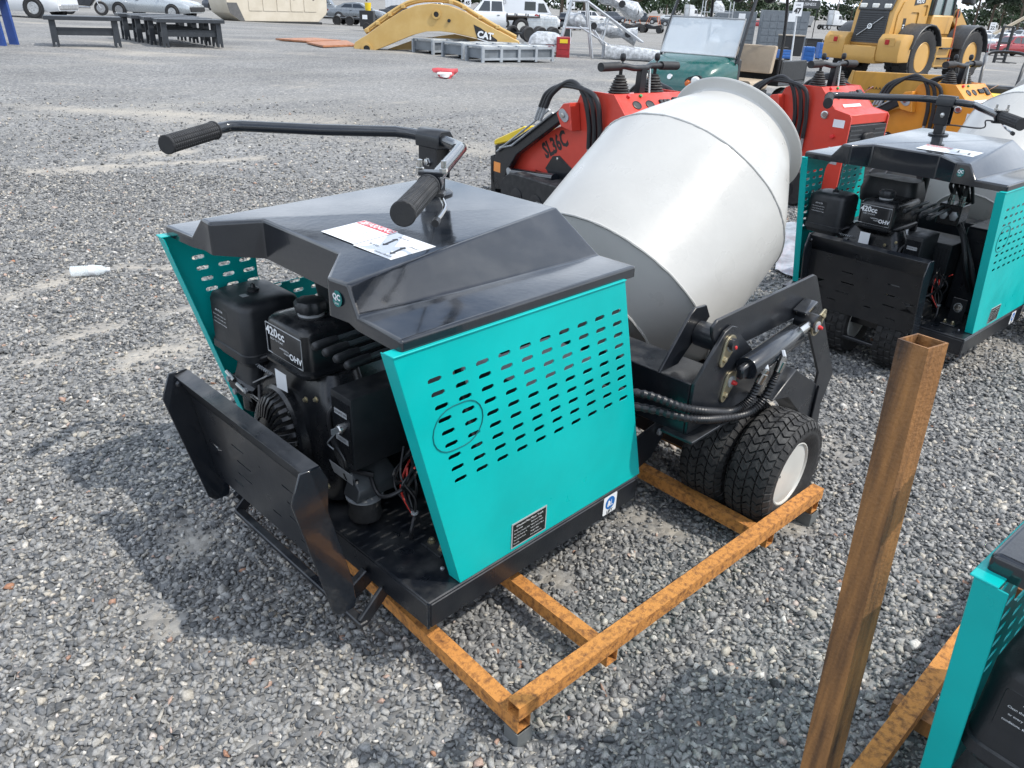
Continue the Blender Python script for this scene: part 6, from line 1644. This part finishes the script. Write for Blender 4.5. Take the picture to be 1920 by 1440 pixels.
# ------------------------------------------------------------------ big wheel loader
LOADY = mat('wheel_loader_yellow', (0.52, 0.30, 0.08), 0.42, var=.06, scale=1.2, dust=.2)
LOADG = mat('wheel_loader_grey', (0.035, 0.038, 0.042), 0.45, var=.1, dust=.15)
def wheel_loader():
    # seen from behind and to its right: front axle to the right, rear counterweight to the left
    fc = on_ground(1836, 146)
    rc = on_ground(1668, 146)
    base = on_ground(1690, 150)
    T = thing('wheel_loader', 'big yellow articulated wheel loader seen from its rear, top right', 'wheel loader', base, view_yaw(38))
    # local: +X forward, +Y left; near (right) flank is -Y
    R, W = .76, .52
    for x in (-1.45, 1.55):
        for s in (-1, 1):
            w = MB().lathe([(R * .55, -W * .42), (R * .70, -W * .5), (R * .92, -W * .48), (R * .985, -W * .38), (R * .985, W * .38), (R * .92, W * .48), (R * .70, W * .5), (R * .55, W * .42), (R * .55, -W * .42)], (x, s * .98, R), (0, 1, 0), 40).build('wheel', RUBBER, T)
            MB().lathe([(R * .56, s * W * .40), (R * .53, s * W * .44), (R * .46, s * W * .10), (R * .30, s * W * .12), (R * .26, s * W * .32), (R * .12, s * W * .36), (.0001, s * W * .36)], (x, s * .98, R), (0, 1, 0), 28).build('rim', LOADY, w)
            lg = MB()
            for k in range(20):
                a = 2 * PI * k / 20
                for t in (-1, 1):
                    aa = a + (.08 if t > 0 else -.08)
                    e = Vector((math.cos(aa), 0, math.sin(aa))); tt = Vector((-math.sin(aa), 0, math.cos(aa)))
                    c0 = Vector((x, s * .98 + t * W * .22, R)) + e * (R * .985)
                    lg.box(c0, (.06, W * .42, .13), Matrix((e, Vector((0, 1, 0)), tt)).transposed())
            lg.build('tread', RUBBER, w)
            # mudguard
            pts = [(x + (R + .14) * math.cos(a), R + (R + .14) * math.sin(a)) for a in np.linspace(.15 if x > 0 else .35, PI - .25, 9)]
            inn = [(x + (R + .09) * math.cos(a), R + (R + .09) * math.sin(a)) for a in np.linspace(.15 if x > 0 else .35, PI - .25, 9)]
            MB().prism(pts + inn[::-1], lambda u, v, w_: (u, s * w_, v), .66, 1.30).build('mudguard', LOADG, T, bevel=.015)
    # rear engine hood
    hd = MB().prism([(-2.55, 1.05), (-2.45, 1.95), (-2.25, 2.28), (-1.9, 2.42), (-.55, 2.50), (-.45, 1.0), (-.9, .8), (-2.3, .8)], lambda u, v, w: (u, w, v), -.62, .62).build('engine_hood', LOADY, T, bevel=.06, seg=2)
    MB().prism([(-2.46, 1.955), (-2.26, 2.30), (-1.88, 2.45), (-.9, 2.53), (-.9, 2.60), (-1.9, 2.53), (-2.32, 2.36), (-2.52, 1.97)], lambda u, v, w: (u, w, v), -.52, .52).build('hood_top', LOADG, T, bevel=.02)
    gr = MB().add([(-2.575, -.50, 1.10), (-2.575, .50, 1.10), (-2.475, .46, 1.96), (-2.475, -.46, 1.96), (-2.555, -.50, 1.10), (-2.555, .50, 1.10), (-2.455, .46, 1.96), (-2.455, -.46, 1.96)], [(0, 1, 2, 3), (7, 6, 5, 4), (0, 4, 5, 1), (1, 5, 6, 2), (2, 6, 7, 3), (3, 7, 4, 0)]).build('rear_grille', LOADG, T)
    sl = MB()
    for k in range(13): z = 1.16 + k * .06; x = -2.580 + (z - 1.1) * .116; sl.box((x, 0, z), (.012, .86, .02))
    sl.build('grille_slat', TRIM, gr)
    MB().tube([(-2.60, .34, 1.28), (-2.52, -.34, 1.80)], .014, 8).build('emblem_bar', CHROME, gr)
    MB().lathe([(.075, 0), (.075, .02), (.055, .02), (.055, 0)], (-2.555, 0, 1.54), (-1, 0, .12), 20).build('emblem_ring', CHROME, gr)
    for y in (-.38, 0, .38): MB().box((-2.46, y, 2.08), (.10, .20, .12)).build('rear_lamp', LENS, gr, bevel=.02)
    # counterweight
    cw = MB().prism([(-2.80, .62), (-2.86, .80), (-2.86, 1.20), (-2.70, 1.36), (-2.2, 1.36), (-2.2, .62)], lambda u, v, w: (u, w, v), .52, 1.22).prism([(-2.80, .62), (-2.86, .80), (-2.86, 1.20), (-2.70, 1.36), (-2.2, 1.36), (-2.2, .62)], lambda u, v, w: (u, w, v), -1.22, -.52)
    cw.prism([(-2.80, .55), (-2.88, .70), (-2.88, 1.02), (-2.2, 1.02), (-2.2, .55)], lambda u, v, w: (u, w, v), -.519, .519)
    cw.build('counterweight', LOADY, T, bevel=.05, seg=2)
    for s in (-1, 1):
        MB().prism(rrect(s * .88 - .17, 1.05, s * .88 + .17, 1.26, .03, 2), lambda u, v, w: (-2.862 - w, u, v), 0, .012).build('lamp_pocket', LOADY, T)
        MB().box((-2.88, s * .82, 1.15), (.04, .12, .13)).build('tail_lamp', TAIL, T, bevel=.01)
        # hood flank with openings and lettering
        fl = MB().sheet([(-2.30, 1.0), (-1.35, 1.0), (-.62, 1.70), (-.62, 2.44), (-1.6, 2.38), (-2.1, 2.2), (-2.30, 1.85)], [rrect(-1.70, 1.12, -1.25, 1.42, .05, 3), rrect(-1.62, 1.52, -1.15, 1.95, .06, 3), rrect(-1.0, 1.85, -.72, 2.15, .05, 3)], lambda u, v, w: (u, s * (.625 + w), v), 0, .03).build('hood_side', LOADY, T)
        MB().prism([(-1.98, 1.12), (-1.82, 1.12), (-1.82, 1.78), (-1.98, 1.78)], lambda u, v, w: (u, s * (.657 + w), v), 0, .004).build('model_plate', PRINTK, fl)
        text('model_lettering', 'L90H', PRINTW, fl, .15, (-1.90, s * .664, 1.45), (0, 0, 1), (1 if s > 0 else -1, 0, 0) if s > 0 else (-1, 0, 0), bold=.006)
        MB().prism([(-1.55, 2.12), (-.95, 2.20), (-.95, 2.34), (-1.55, 2.28)], lambda u, v, w: (u, s * (.657 + w), v), 0, .004).build('maker_plate', PRINTK, fl)
        text('maker_lettering', 'VOLVO', PRINTW, fl, .13, (-1.25, s * .664, 2.235), (-s, 0, 0) if s > 0 else (1, 0, .06), (0, 0, 1), bold=.006)
    # cab
    MB().prism([(-.55, 1.35), (.70, 1.35), (.78, 1.9), (-.50, 1.9)], lambda u, v, w: (u, w, v), -.78, .78).build('cab_base', LOADY, T, bevel=.04)
    cg = MB().prism([(-.50, 1.901), (.78, 1.901), (.60, 3.15), (-.38, 3.15)], lambda u, v, w: (u, w, v), -.70, .70).build('cab_glass', mat('cab_glass', (.10, .15, .15), .08, coat=.5, spec=.8), T)
    for (x0, x1) in ((-.50, -.38), (.78, .60), (.12, .10)):
        for s in (-1, 1): MB().tube([(x0, s * .715, 1.90), (x1, s * .715, 3.15)], .045, 8).build('cab_pillar', LOADG, cg)
    MB().span((-.50, -.80, 3.151), (.72, .80, 3.30)).build('cab_roof', LOADY, T, bevel=.04)
    # steps, articulation, front frame, lift arms
    MB().span((-.35, -1.05, .45), (.50, -.75, 1.30)).build('step_box', LOADY, T, bevel=.03)
    for k in range(3): MB().span((-.25, -1.16, .42 + k * .28), (.40, -1.052, .46 + k * .28)).build('step', LOADG, T)
    MB().tube([(.45, -1.10, .55), (.50, -1.05, 1.2), (.55, -.95, 2.1)], .022, 8).build('grab_rail', mat('rail_red', (.45, .10, .03), .4), T)
    MB().span((-.4, -.5, .55), (1.9, .5, 1.2)).build('main_frame', LOADY, T, bevel=.05)
    tw = MB().prism([(.95, 1.0), (1.95, 1.0), (1.75, 1.9), (1.35, 2.25), (1.05, 2.1)], lambda u, v, w: (u, w, v), -.40, .40).build('front_tower', LOADY, T, bevel=.04)
    for s in (-1, 1):
        MB().prism([(1.2, 1.75), (1.5, 2.10), (2.4, 1.55), (3.1, .55), (2.9, .40), (2.2, 1.15)], lambda u, v, w: (u, s * w, v), .42, .56).build('lift_arm', LOADY, T, bevel=.02)
        MB().tube([(1.3, s * .62, 1.15), (2.3, s * .62, 1.40)], .09, 12).build('lift_ram', CHROME, T)
        MB().lathe([(.10, 0), (.10, .06), (.05, .07), (.0001, .07)], (1.35, s * .562, 1.95), (0, s, 0), 14).build('arm_pin', LOADG, T)
    MB().tube([(1.2, 0, 2.0), (2.5, 0, 1.75)], .11, 12).build('tilt_ram', LOADY, T)
    MB().box((1.5, .75, 2.35), (.25, .35, .22)).build('front_lamp', LOADG, T, bevel=.04)
    MB().box((1.5, -.75, 2.35), (.25, .35, .22)).build('front_lamp', LOADG, T, bevel=.04)
wheel_loader()
# ------------------------------------------------------------------ loader attachments at the right
GOLD = mat('bucket_yellow', (0.50, 0.27, 0.05), 0.5, var=.1, dust=.3)
def bucket(label, px, py, d, a, w, mt, sz=1.0):
    c = at_dist(px, py, d)
    T = thing('loader_bucket', label, 'bucket', (c.x, c.y, ground_z(c.x, c.y)), view_yaw(a), 'loader buckets')
    prof = [(-.42, .60), (-.36, .16), (-.24, .02), (.30, .0), (.30, .02), (-.22, .05), (-.33, .18), (-.395, .60)]
    MB().prism(prof, lambda u, v, q: (u, q, v), -w / 2, w / 2).build('bucket_shell', mt, T, bevel=.004)
    for s in (-1, 1):
        MB().prism([(-.41, .60), (-.35, .18), (-.24, .03), (.30, .01), (.02, .42), (-.30, .60)], lambda u, v, q: (u, s * (w / 2 + q), v), .001, .014).build('bucket_cheek', mt, T)
        MB().prism([(-.50, .12), (-.42, .10), (-.43, .50), (-.50, .48)], lambda u, v, q: (u, s * q, v), .18, .22).build('hitch_ear', BLACKS, T)
    MB().bar((.30, -w / 2, .012), (.30, w / 2, .012), .02, .08).build('cutting_edge', STEEL, T)
    ng = mat('worn_tread_print', (.05, .035, .02), .6)
    if mt is GOLD:
        tr = MB()
        for i in range(8):
            for j in range(7):
                y0, z0 = .10 + j * .042, .16 + i * .047
                xx = lambda v: -.424 + (.60 - v) * .136
                tr.add([(xx(z0), y0, z0), (xx(z0 + .02), y0 + .02, z0 + .02), (xx(z0), y0 + .036, z0), (xx(z0 + .012), y0 + .02, z0 + .008)], [(0, 1, 3), (1, 2, 3)])
        tr.build('tread_print', ng, T, solid=.003)['kind'] = 'stuff'
    T.scale = (1.0, 1.0, sz)
    return T
bucket('golden bucket standing with its back to us, left of the orange loader', 1655, 230, 10.6, 82, 1.15, GOLD, 1.85)
bucket('orange bucket standing at the far right edge of the picture', 1915, 200, 12.5, 110, 1.2, ORPAINT, 1.5)
def engine_cover():
    c = at_dist(1858, 200, 10.2)
    T = thing('compactor', 'yellow hooded machine with a grid of vent holes right of the orange loader', 'machine', (c.x, c.y, ground_z(c.x, c.y)), view_yaw(240))
    MB().prism([(-.45, .25), (.45, .25), (.42, .78), (.20, .92), (-.40, .90)], lambda u, v, w: (u, w, v), -.33, .33).build('engine_hood', YELLOW, T, bevel=.03, seg=2)
    for i in range(4):
        for j in range(3): MB().lathe([(.0001, 0), (.022, 0), (.022, .004), (.0001, .004)], (.452 - .0, -.16 + i * .075, .50 + j * .065), (1, 0, .05), 10).build('vent_hole', PRINTK, T)
    MB().span((-.5, -.36, .02), (.5, .36, .249)).build('base_plate', BLACKS, T, bevel=.02)
    MB().span((-.7, -.25, .70), (-.46, .25, .98)).build('seat_block', PLASTIC, T, bevel=.03)
    MB().tube(curve_pts([(-.4, .2, .9), (-.6, .22, 1.2), (-.9, .2, 1.35), (-.9, -.2, 1.35), (-.6, -.22, 1.2), (-.4, -.2, .9)], 5), .02, 8).build('guide_handle', BLACKS, T)
engine_cover()
def timber():
    c = at_dist(1900, 235, 11.0)
    T = thing('plank_stack', 'brown wrapped planks under the orange bucket at the right edge', 'planks', (c.x, c.y, ground_z(c.x, c.y)), view_yaw(12))
    m = mat('plank_brown', (.17, .09, .06), .6, var=.25, scale=3)
    for i in range(3):
        for j in range(3): MB().span((-.9, -.3 + j * .21, i * .16), (.9, -.11 + j * .21, .15 + i * .16)).build('plank', m, T, bevel=.006)
timber()

# ------------------------------------------------------------------ goods in the middle distance
TOTEW = mat('tote_white', (.62, .66, .68), .35, var=.06, alpha=.92)
def tote(label, px, py):
    c = on_ground(px, py)
    T = thing('caged_tank', label, 'liquid tank', c, view_yaw(5), 'white caged liquid tanks')
    MB().span((-.55, -.45, .15), (.55, .45, 1.15)).build('tank', TOTEW, T, bevel=.08, seg=2)
    MB().span((-.6, -.5, 0), (.6, .5, .13)).build('pallet', CRATEL, T)
    for k in range(6):
        for y in (-.49, .49): MB().tube([(-.58 + k * .232, y, .13), (-.58 + k * .232, y, 1.18)], .014, 6).build('cage_bar', ALU, T)
    for k in range(4):
        z = .3 + k * .29
        MB().tube([(-.59, -.5, z), (.59, -.5, z), (.59, .5, z), (-.59, .5, z)], .014, 6, closed=True).build('cage_ring', ALU, T)
tote('white caged liquid tank in front of the cargo van, left one', 1002, 65); tote('white caged liquid tank in front of the cargo van, right one', 1028, 66)
def axle(label, px, py):
    c = on_ground(px, py)
    T = thing('trailer_axle', label, 'axle', c, view_yaw(30), 'black trailer axles lying in a row')
    MB().tube([(0, -.8, .34), (0, .8, .34)], .05, 8).build('axle_beam', TRIM, T)
    for s in (-1, 1): plain_wheel(T, 0, s * .8, .34, .34, .2, s, TRIM)
for i, w in enumerate(('first', 'second', 'third', 'fourth')): axle('%s black trailer axle from the left, behind the wrapped pallet' % w, 975 + i * 24, 77 - i * .6)
def utv(label, px, py, a):
    c = on_ground(px, py)
    T = thing('off_road_buggy', label, 'buggy', c, view_yaw(a), 'black off-road buggies with orange frames')
    MB().prism([(-1.3, .45), (1.3, .45), (1.35, .8), (.6, 1.0), (-.2, .75), (-1.2, .95)], lambda u, v, w: (u, w, v), -.6, .6).build('tub', TRIM, T, bevel=.04)
    m = mat('frame_orange', (.55, .16, .05), .4)
    for s in (-1, 1):
        MB().tube([(.7, s * .6, .95), (.35, s * .6, 1.75), (-.6, s * .6, 1.8), (-.8, s * .6, .9)], .04, 8).build('roll_bar', m, T)
        for x in (.95, -.95): plain_wheel(T, x, s * .62, .36, .36, .28, s, TRIM)
    MB().span((-.65, -.62, 1.78), (.4, .62, 1.85)).build('roof_panel', m, T)
utv('black buggy with orange roll frame behind the wrapped conveyors', 1185, 60, 20); utv('black buggy with orange roll frame left of the green cart', 1222, 62, 160)
GREYC = mat('cabinet_grey', (.14, .16, .18), .4, var=.08)
def cabinet(label, px, py, w, h):
    c = on_ground(px, py)
    T = thing('tool_cabinet', label, 'cabinet', c, view_yaw(-4), 'tall grey tool cabinets')
    MB().span((-w / 2, 0, .1), (w / 2, .7, h)).build('cabinet_body', GREYC, T, bevel=.01)
    nx = int(w / .42)
    for i in range(nx):
        for j in range(5):
            MB().span((-w / 2 + .06 + i * (w - .1) / nx, -.014, .18 + j * (h - .35) / 5), (-w / 2 + .02 + (i + 1) * (w - .1) / nx, -.001, .10 + (j + 1) * (h - .35) / 5)).build('drawer', GREYC, T, bevel=.004)
    MB().span((w * .05, -.016, h - .55), (w * .05 + .4, -.0145, h - .12)).build('price_sheet', LABELW, T)
cabinet('tall grey tool cabinet right of the green cart roof post', 1462, 100, 2.6, 2.2); cabinet('tall grey tool cabinet behind the green cart', 1372, 92, 2.4, 2.1)
def rack():
    c = on_ground(1338, 92)
    T = thing('shelf_rack', 'bare metal shelf rack with film-wrapped goods behind the green cart', 'rack', c, view_yaw(0))
    for x in (-.8, .8):
        for y in (0, .8): MB().tube([(x, y, 0), (x, y, 2.5)], .03, 6).build('upright', ALU, T)
    for z in (.3, 1.1, 1.9):
        MB().span((-.78, .02, z), (.78, .78, z + .04)).build('shelf', ALU, T)
        rg = [[(u, v, z + .05 + q) for u, v in rrect(-.4 + g, .1 + g, .4 - g, .7 - g, .1, 2)] for q, g in ((0, 0), (.3, .08), (.55, .22))]
        MB().loft(lumpy(rg, int(z * 10), .03)).build('wrapped_goods', WRAP, T, smooth=60)
rack()
BLUEB = mat('blue_case', (.02, .11, .36), .4, var=.1)
for i, (px, py, w, h, lb) in enumerate(((1512, 118, .42, .62, 'blue leaning panel case left of the big wheel loader'), (1540, 112, .55, .75, 'blue upright case beside the loader counterweight'), (1468, 112, .5, .4, 'low blue case behind the green cart bed'))):
    c = on_ground(px, py)
    T = thing('blue_case', lb, 'case', c, view_yaw(-10 + i * 12), 'blue equipment cases')
    MB().span((-w / 2, -.25, .06), (w / 2, .25, h)).build('case_body', BLUEB, T, bevel=.02)
    for k in range(3): MB().span((-w / 2 + .04, -.262, .12 + k * h * .27), (w / 2 - .04, -.251, .12 + k * h * .27 + h * .2)).build('front_panel', BLUEB, T, bevel=.005)
    for s in (-1, 1): MB().span((s * w * .4 - .03, -.2, 0), (s * w * .4 + .03, .2, .059)).build('foot', TRIM, T)
    MB().tube([(-w * .3, 0, h), (-w * .3, 0, h + .1), (w * .3, 0, h + .1), (w * .3, 0, h)], .015, 6).build('handle', TRIM, T)
for i, (px, py, w, h) in enumerate(((1478, 104, 1.1, .95), (1520, 100, .9, .8), (1556, 98, 1.0, .7))):
    c = on_ground(px, py)
    T = thing('black_bin', '%s black storage bin from the left, under the price sign 47' % ('first', 'second', 'third')[i], 'bin', c, view_yaw(0), 'black storage bins')
    MB().box((0, 0, h / 2), (w, .7, h), taper=(1.06, 1.06)).build('bin_body', TRIM, T, bevel=.02)
    MB().span((-w * .55, -.39, h + .001), (w * .55, .39, h + .06)).build('bin_lid', TRIM if i else mat('lid_tan', (.35, .30, .24), .5), T, bevel=.01)
def trailer_low():
    c = on_ground(650, 47)
    T = thing('low_trailer', 'low black flat trailer beside the beige generator', 'trailer', c, view_yaw(0))
    MB().span((-1.8, -.8, .35), (1.8, .8, .45)).build('deck', TRIM, T)
    for s in (-1, 1):
        for x in (-.4, .4): plain_wheel(T, x, s * .9, .28, .28, .2, s, TRIM)
    MB().bar((1.8, 0, .38), (2.9, 0, .38), .1, .1).build('drawbar', TRIM, T)
trailer_low()
def spotlight():
    c = on_ground(690, 58)
    T = thing('light_tower', 'small black generator cart with a yellow bucket on top, left of the boom', 'generator cart', c, view_yaw(0))
    MB().span((-.35, -.3, .2), (.35, .3, .95)).build('cart_body', TRIM, T, bevel=.02)
    MB().lathe([(.0001, 0), (.14, 0), (.17, .36), (.15, .36), (.125, .02), (.0001, .02)], (.05, 0, .951), UP, 16).build('yellow_bucket', YELLOW, T)
    MB().span((-.2, -.312, .55), (.05, -.301, .75)).build('white_card', LABELW, T)
    for s in (-1, 1): plain_wheel(T, 0, s * .34, .2, .2, .1, s, TRIM)
spotlight()
def motorcycle():
    c = on_ground(162, 28)
    T = thing('motorcycle', 'dark motorcycle parked between the white pickup and the silver sedan', 'motorcycle', c, view_yaw(10), 'vehicles parked at the back of the yard')
    for x in (-.75, .75): plain_wheel(T, x, 0, .32, .32, .14, -1, ALLOY)
    MB().prism([(-.6, .45), (.3, .4), (.55, .75), (.2, 1.0), (-.2, .85), (-.9, .9), (-.8, .7)], lambda u, v, w: (u, w, v), -.16, .16).build('frame_and_tank', PD, T, bevel=.04)
    MB().prism([(-1.0, .80), (-.1, .78), (-.2, .92), (-.95, .98)], lambda u, v, w: (u, w, v), -.17, .17).build('seat', RUBBER, T, bevel=.03)
    MB().tube([(.75, .1, .32), (.45, .12, 1.05), (.35, .38, 1.12)], .03, 8).build('fork', CHROME, T)
    MB().tube([(.75, -.1, .32), (.45, -.12, 1.05), (.35, -.38, 1.12)], .03, 8).build('fork', CHROME, T)
    MB().lathe([(.0001, 0), (.09, .02), (.10, .12), (.0001, .14)], (.50, 0, .90), (1, 0, 0), 14).build('headlamp', LENS, T)
    MB().tube([(-.9, -.2, .35), (.3, -.2, .35)], .05, 8).build('exhaust', CHROME, T)
motorcycle()
def masts():
    c = on_ground(1872, 118)
    T = thing('forklift_mast', 'dark forklift mast frame standing right of the big wheel loader', 'forklift mast', c, view_yaw(20))
    for x in (-.45, .45): MB().span((x - .06, -.08, 0), (x + .06, .08, 2.3)).build('mast_rail', TRIM, T)
    for z in (.2, 1.2, 2.2): MB().span((-.39, -.05, z), (.39, .05, z + .12)).build('cross_bar', TRIM, T)
    for x in (-.3, .3): MB().span((x - .06, -1.1, .04), (x + .06, -.081, .09)).build('fork', TRIM, T)
masts()

# ------------------------------------------------------------------ signs and poles
def sign(label, px, py_top, py_bot, d, txt, w, lean=0.0):
    b, t = at_dist(px, py_bot, d), at_dist(px + lean, py_top, d)
    g = ground_z(b.x, b.y)
    T = thing('lot_sign', label, 'sign', (b.x, b.y, g), view_yaw(0), 'numbered lot signs')
    h = t.z - g; dx = (t - b).dot(RT)
    MB().tube([(0, .03, 0), (dx, .03, h)], .025, 8).build('sign_pole', PW, T)
    bd = MB().span((dx - w / 2, -.015, h - w * 1.35), (dx + w / 2, .0, h)).build('sign_board', LABELW, T)
    text('sign_lettering', 'LANE', PRINTK, bd, w * .22, (dx, -.018, h - w * .28), (1, 0, 0), (0, 0, 1))
    text('sign_lettering', txt, PRINTK, bd, w * .70, (dx, -.018, h - w * .85), (1, 0, 0), (0, 0, 1), bold=.01)
sign('white lane sign 46 on a thin pole behind the wrapped conveyor', 1071, -8, 60, 42, '46', .42)
sign('white lane sign 47 on a leaning white pole right of the grey cabinets', 1486, 4, 108, 24, '47', .26, 12)
sign('small white lane sign 22 near the trees at the right', 1864, 42, 70, 60, '22', .42)
sign('small white lane sign 45 above the arch of the yellow boom', 877, -6, 40, 55, '45', .42)
def board():
    b = at_dist(1516, 8, 60); g = ground_z(b.x, b.y)
    T = thing('dark_banner', 'dark lettered banner on posts behind the lane sign 47', 'banner', (b.x, b.y, g), view_yaw(0))
    h = b.z - g
    for x in (-.7, .7): MB().tube([(x, .05, 0), (x, .05, h)], .03, 6).build('post', TRIM, T)
    bd = MB().span((-.8, 0, h - .25), (.8, .02, h + .25)).build('banner_board', PD, T)
    text('banner_lettering', 'BUSINESS', PRINTW, bd, .26, (0, -.004, h), (1, 0, 0), (0, 0, 1))
board()
def pole(label, px, d, h, kind):
    b = at_dist(px, 40, d); g = ground_z(b.x, b.y)
    T = thing('light_pole' if kind == 'lamp' else 'utility_pole', label, 'pole', (b.x, b.y, g), view_yaw(0))
    MB().tube([(0, 0, 0), (0, 0, h)], .22, 8, r2=.14).build('mast', mat('pole_wood', (.16, .14, .12), .8, var=.2), T)
    if kind == 'lamp':
        MB().span((-1.6, -.1, h), (1.6, .1, h + .2)).build('cross_arm', TRIM, T)
        for x in (-1.4, -.5, .5, 1.4): MB().box((x, -.2, h + .3), (.5, .35, .4)).build('flood_lamp', CRATEL, T)
    else:
        MB().span((-1.2, -.1, h - .8), (1.2, .1, h - .6)).build('cross_arm', MATS['pole_wood'], T)
        for x in (-1.0, -.4, .4, 1.0): MB().lathe([(.05, 0), (.08, .1), (.05, .2), (.0001, .2)], (x, 0, h - .6), UP, 8).build('insulator', TRIM, T)
pole('floodlight mast with four lamps above the trees at the right', 1896, 260, 9.0, 'lamp')
pole('bare utility pole behind the white truck cab', 1566, 240, 16, 'utility')
pole('utility pole above the green cart', 1146, 280, 16, 'utility')
pole('utility pole behind the film-wrapped rack', 1182, 300, 16, 'utility')
def crane():
    b = at_dist(1880, 60, 120); g = ground_z(b.x, b.y)
    T = thing('boom_lift', 'pale telescopic boom lift rising beside the floodlight mast', 'boom lift', (b.x, b.y, g), view_yaw(0))
    MB().span((-1.6, -1, .3), (1.2, 1, 1.4)).build('turret', CRATEL, T, bevel=.1)
    MB().bar((-1.2, 0, 1.4), (3.6, 0, 4.4), .35, .35).build('boom', mat('boom_tan', (.45, .38, .28), .5), T)
    MB().bar((3.6, 0, 4.4), (5.0, 0, 5.3), .24, .24).build('fly_boom', MATS['boom_tan'], T)
    for s in (-1, 1):
        for x in (-1.2, .9): plain_wheel(T, x, s * 1.0, .45, .45, .3, s, TRIM)
crane()

# ------------------------------------------------------------------ trees
BARK = mat('bark', (.10, .075, .055), .9, var=.25, scale=12)
LEAF = [mat('leaf_dark', (.030, .055, .022), .6, var=.35, scale=2.0), mat('leaf_mid', (.045, .078, .028), .6, var=.35, scale=2.0), mat('leaf_pine', (.028, .048, .026), .6, var=.35, scale=2.0)]
def leaf_cloud(mb, centre, rad, n, size, r):
    c = Vector(centre)
    for _ in range(n):
        v = Vector((r.gauss(0, 1), r.gauss(0, 1), r.gauss(0, 1))).normalized() * (r.random() ** .45)
        p = c + Vector((v.x * rad[0], v.y * rad[1], v.z * rad[2]))
        a = Vector((r.gauss(0, 1), r.gauss(0, 1), r.gauss(0, 1))).normalized(); b = a.orthogonal().normalized()
        q = a.cross(b)
        s = size * r.uniform(.6, 1.4)
        mb.add([p - b * s, p + q * s * .6, p + b * s, p - q * s * .6], [(0, 1, 2, 3)])
def make_tree(label, px, d, h, w, kind, seed):
    b = at_dist(px, 60, d); g = ground_z(b.x, b.y)
    r = random.Random(seed)
    T = thing('pine_tree' if kind == 2 else 'broadleaf_tree', label, 'tree', (b.x, b.y, g), r.uniform(0, 6), 'trees beyond the yard')
    tr = MB().tube([(0, 0, 0), (.1 * w * r.uniform(-.3, .3), 0, h * .45), (0, .05, h * .85)], [h * .022, h * .016, h * .005], 8)
    cr = MB()
    for k in range(11):
        z = h * (r.uniform(.35, .95) if kind != 2 else r.uniform(.5, .97))
        f = 1.0 - abs(z / h - .62) * 1.3
        a = r.uniform(0, 2 * PI); q = w * .36 * f
        c = (q * math.cos(a), q * math.sin(a), z)
        tr.tube([(0, 0, z * .72), c], [h * .008, h * .003], 5)
        leaf_cloud(cr, c, (w * .20, w * .20, h * .085 * (1 if kind != 2 else .7)), 230, h * .034, r)
    tr.build('trunk', BARK, T); cr.build('crown', LEAF[kind], T, smooth=0)
spec = [('leafy tree behind the cargo van, nearest the left', 1010, 190, 17, 15, 0), ('leafy tree right of the lane sign 46', 1050, 175, 16, 14, 1), ('dark tree behind the lane sign 46', 1092, 185, 16, 13, 0),
        ('tree behind the wrapped conveyors', 1135, 300, 13, 14, 1), ('tree above the black buggies', 1190, 320, 13, 15, 0), ('tree left of the semi truck cab', 1245, 310, 13, 15, 1), ('tree right of the semi truck cab', 1320, 330, 12, 14, 0),
        ('leafy tree behind the tool cabinets', 1400, 340, 12, 14, 0), ('tree behind the white truck cab', 1590, 330, 12, 15, 0), ('tree just left of the big wheel loader', 1625, 320, 12, 15, 1),
        ('tall pine right of the big wheel loader cab', 1822, 185, 13.5, 8, 2), ('tall pine beside the floodlight mast, left one', 1852, 190, 14.5, 8, 2), ('bushy tree behind the lane sign 22', 1872, 200, 9.5, 11, 0),
        ('tall pine at the top right corner', 1905, 180, 13, 9, 2), ('bushy tree at the right edge', 1918, 210, 9, 11, 1), ('dark tree at the top left behind the workbenches', 395, 260, 14, 14, 0), ('tree behind the grey sedan', 690, 300, 14, 14, 0), ('tree behind the white box trailer', 830, 290, 15, 15, 1)]
for i, (lb, px, d, h, w, k) in enumerate(spec): make_tree(lb, px, d, h, w, k, 40 + i)
def far_wood():
    r = random.Random(11); mb = MB()
    for i in range(190):
        px = 300 + i * 9.2
        d = 430 + 60 * noise.noise(Vector((i * .21, 0, 0)))
        b = at_dist(px, 40, d); g = ground_z(b.x, b.y)
        h = 8.5 + 4.0 * noise.noise(Vector((i * .17, 3, 0))) + r.uniform(-1, 1)
        leaf_cloud(mb, (b.x, b.y, g + h * .5), (3.2, 3.2, h * .55), 90, .95, r)
    o = mb.build('far_wood', LEAF[0], None, smooth=0)
    tag(o, 'dark band of woodland closing the far side of the yard', 'woodland', kind='stuff')
far_wood()
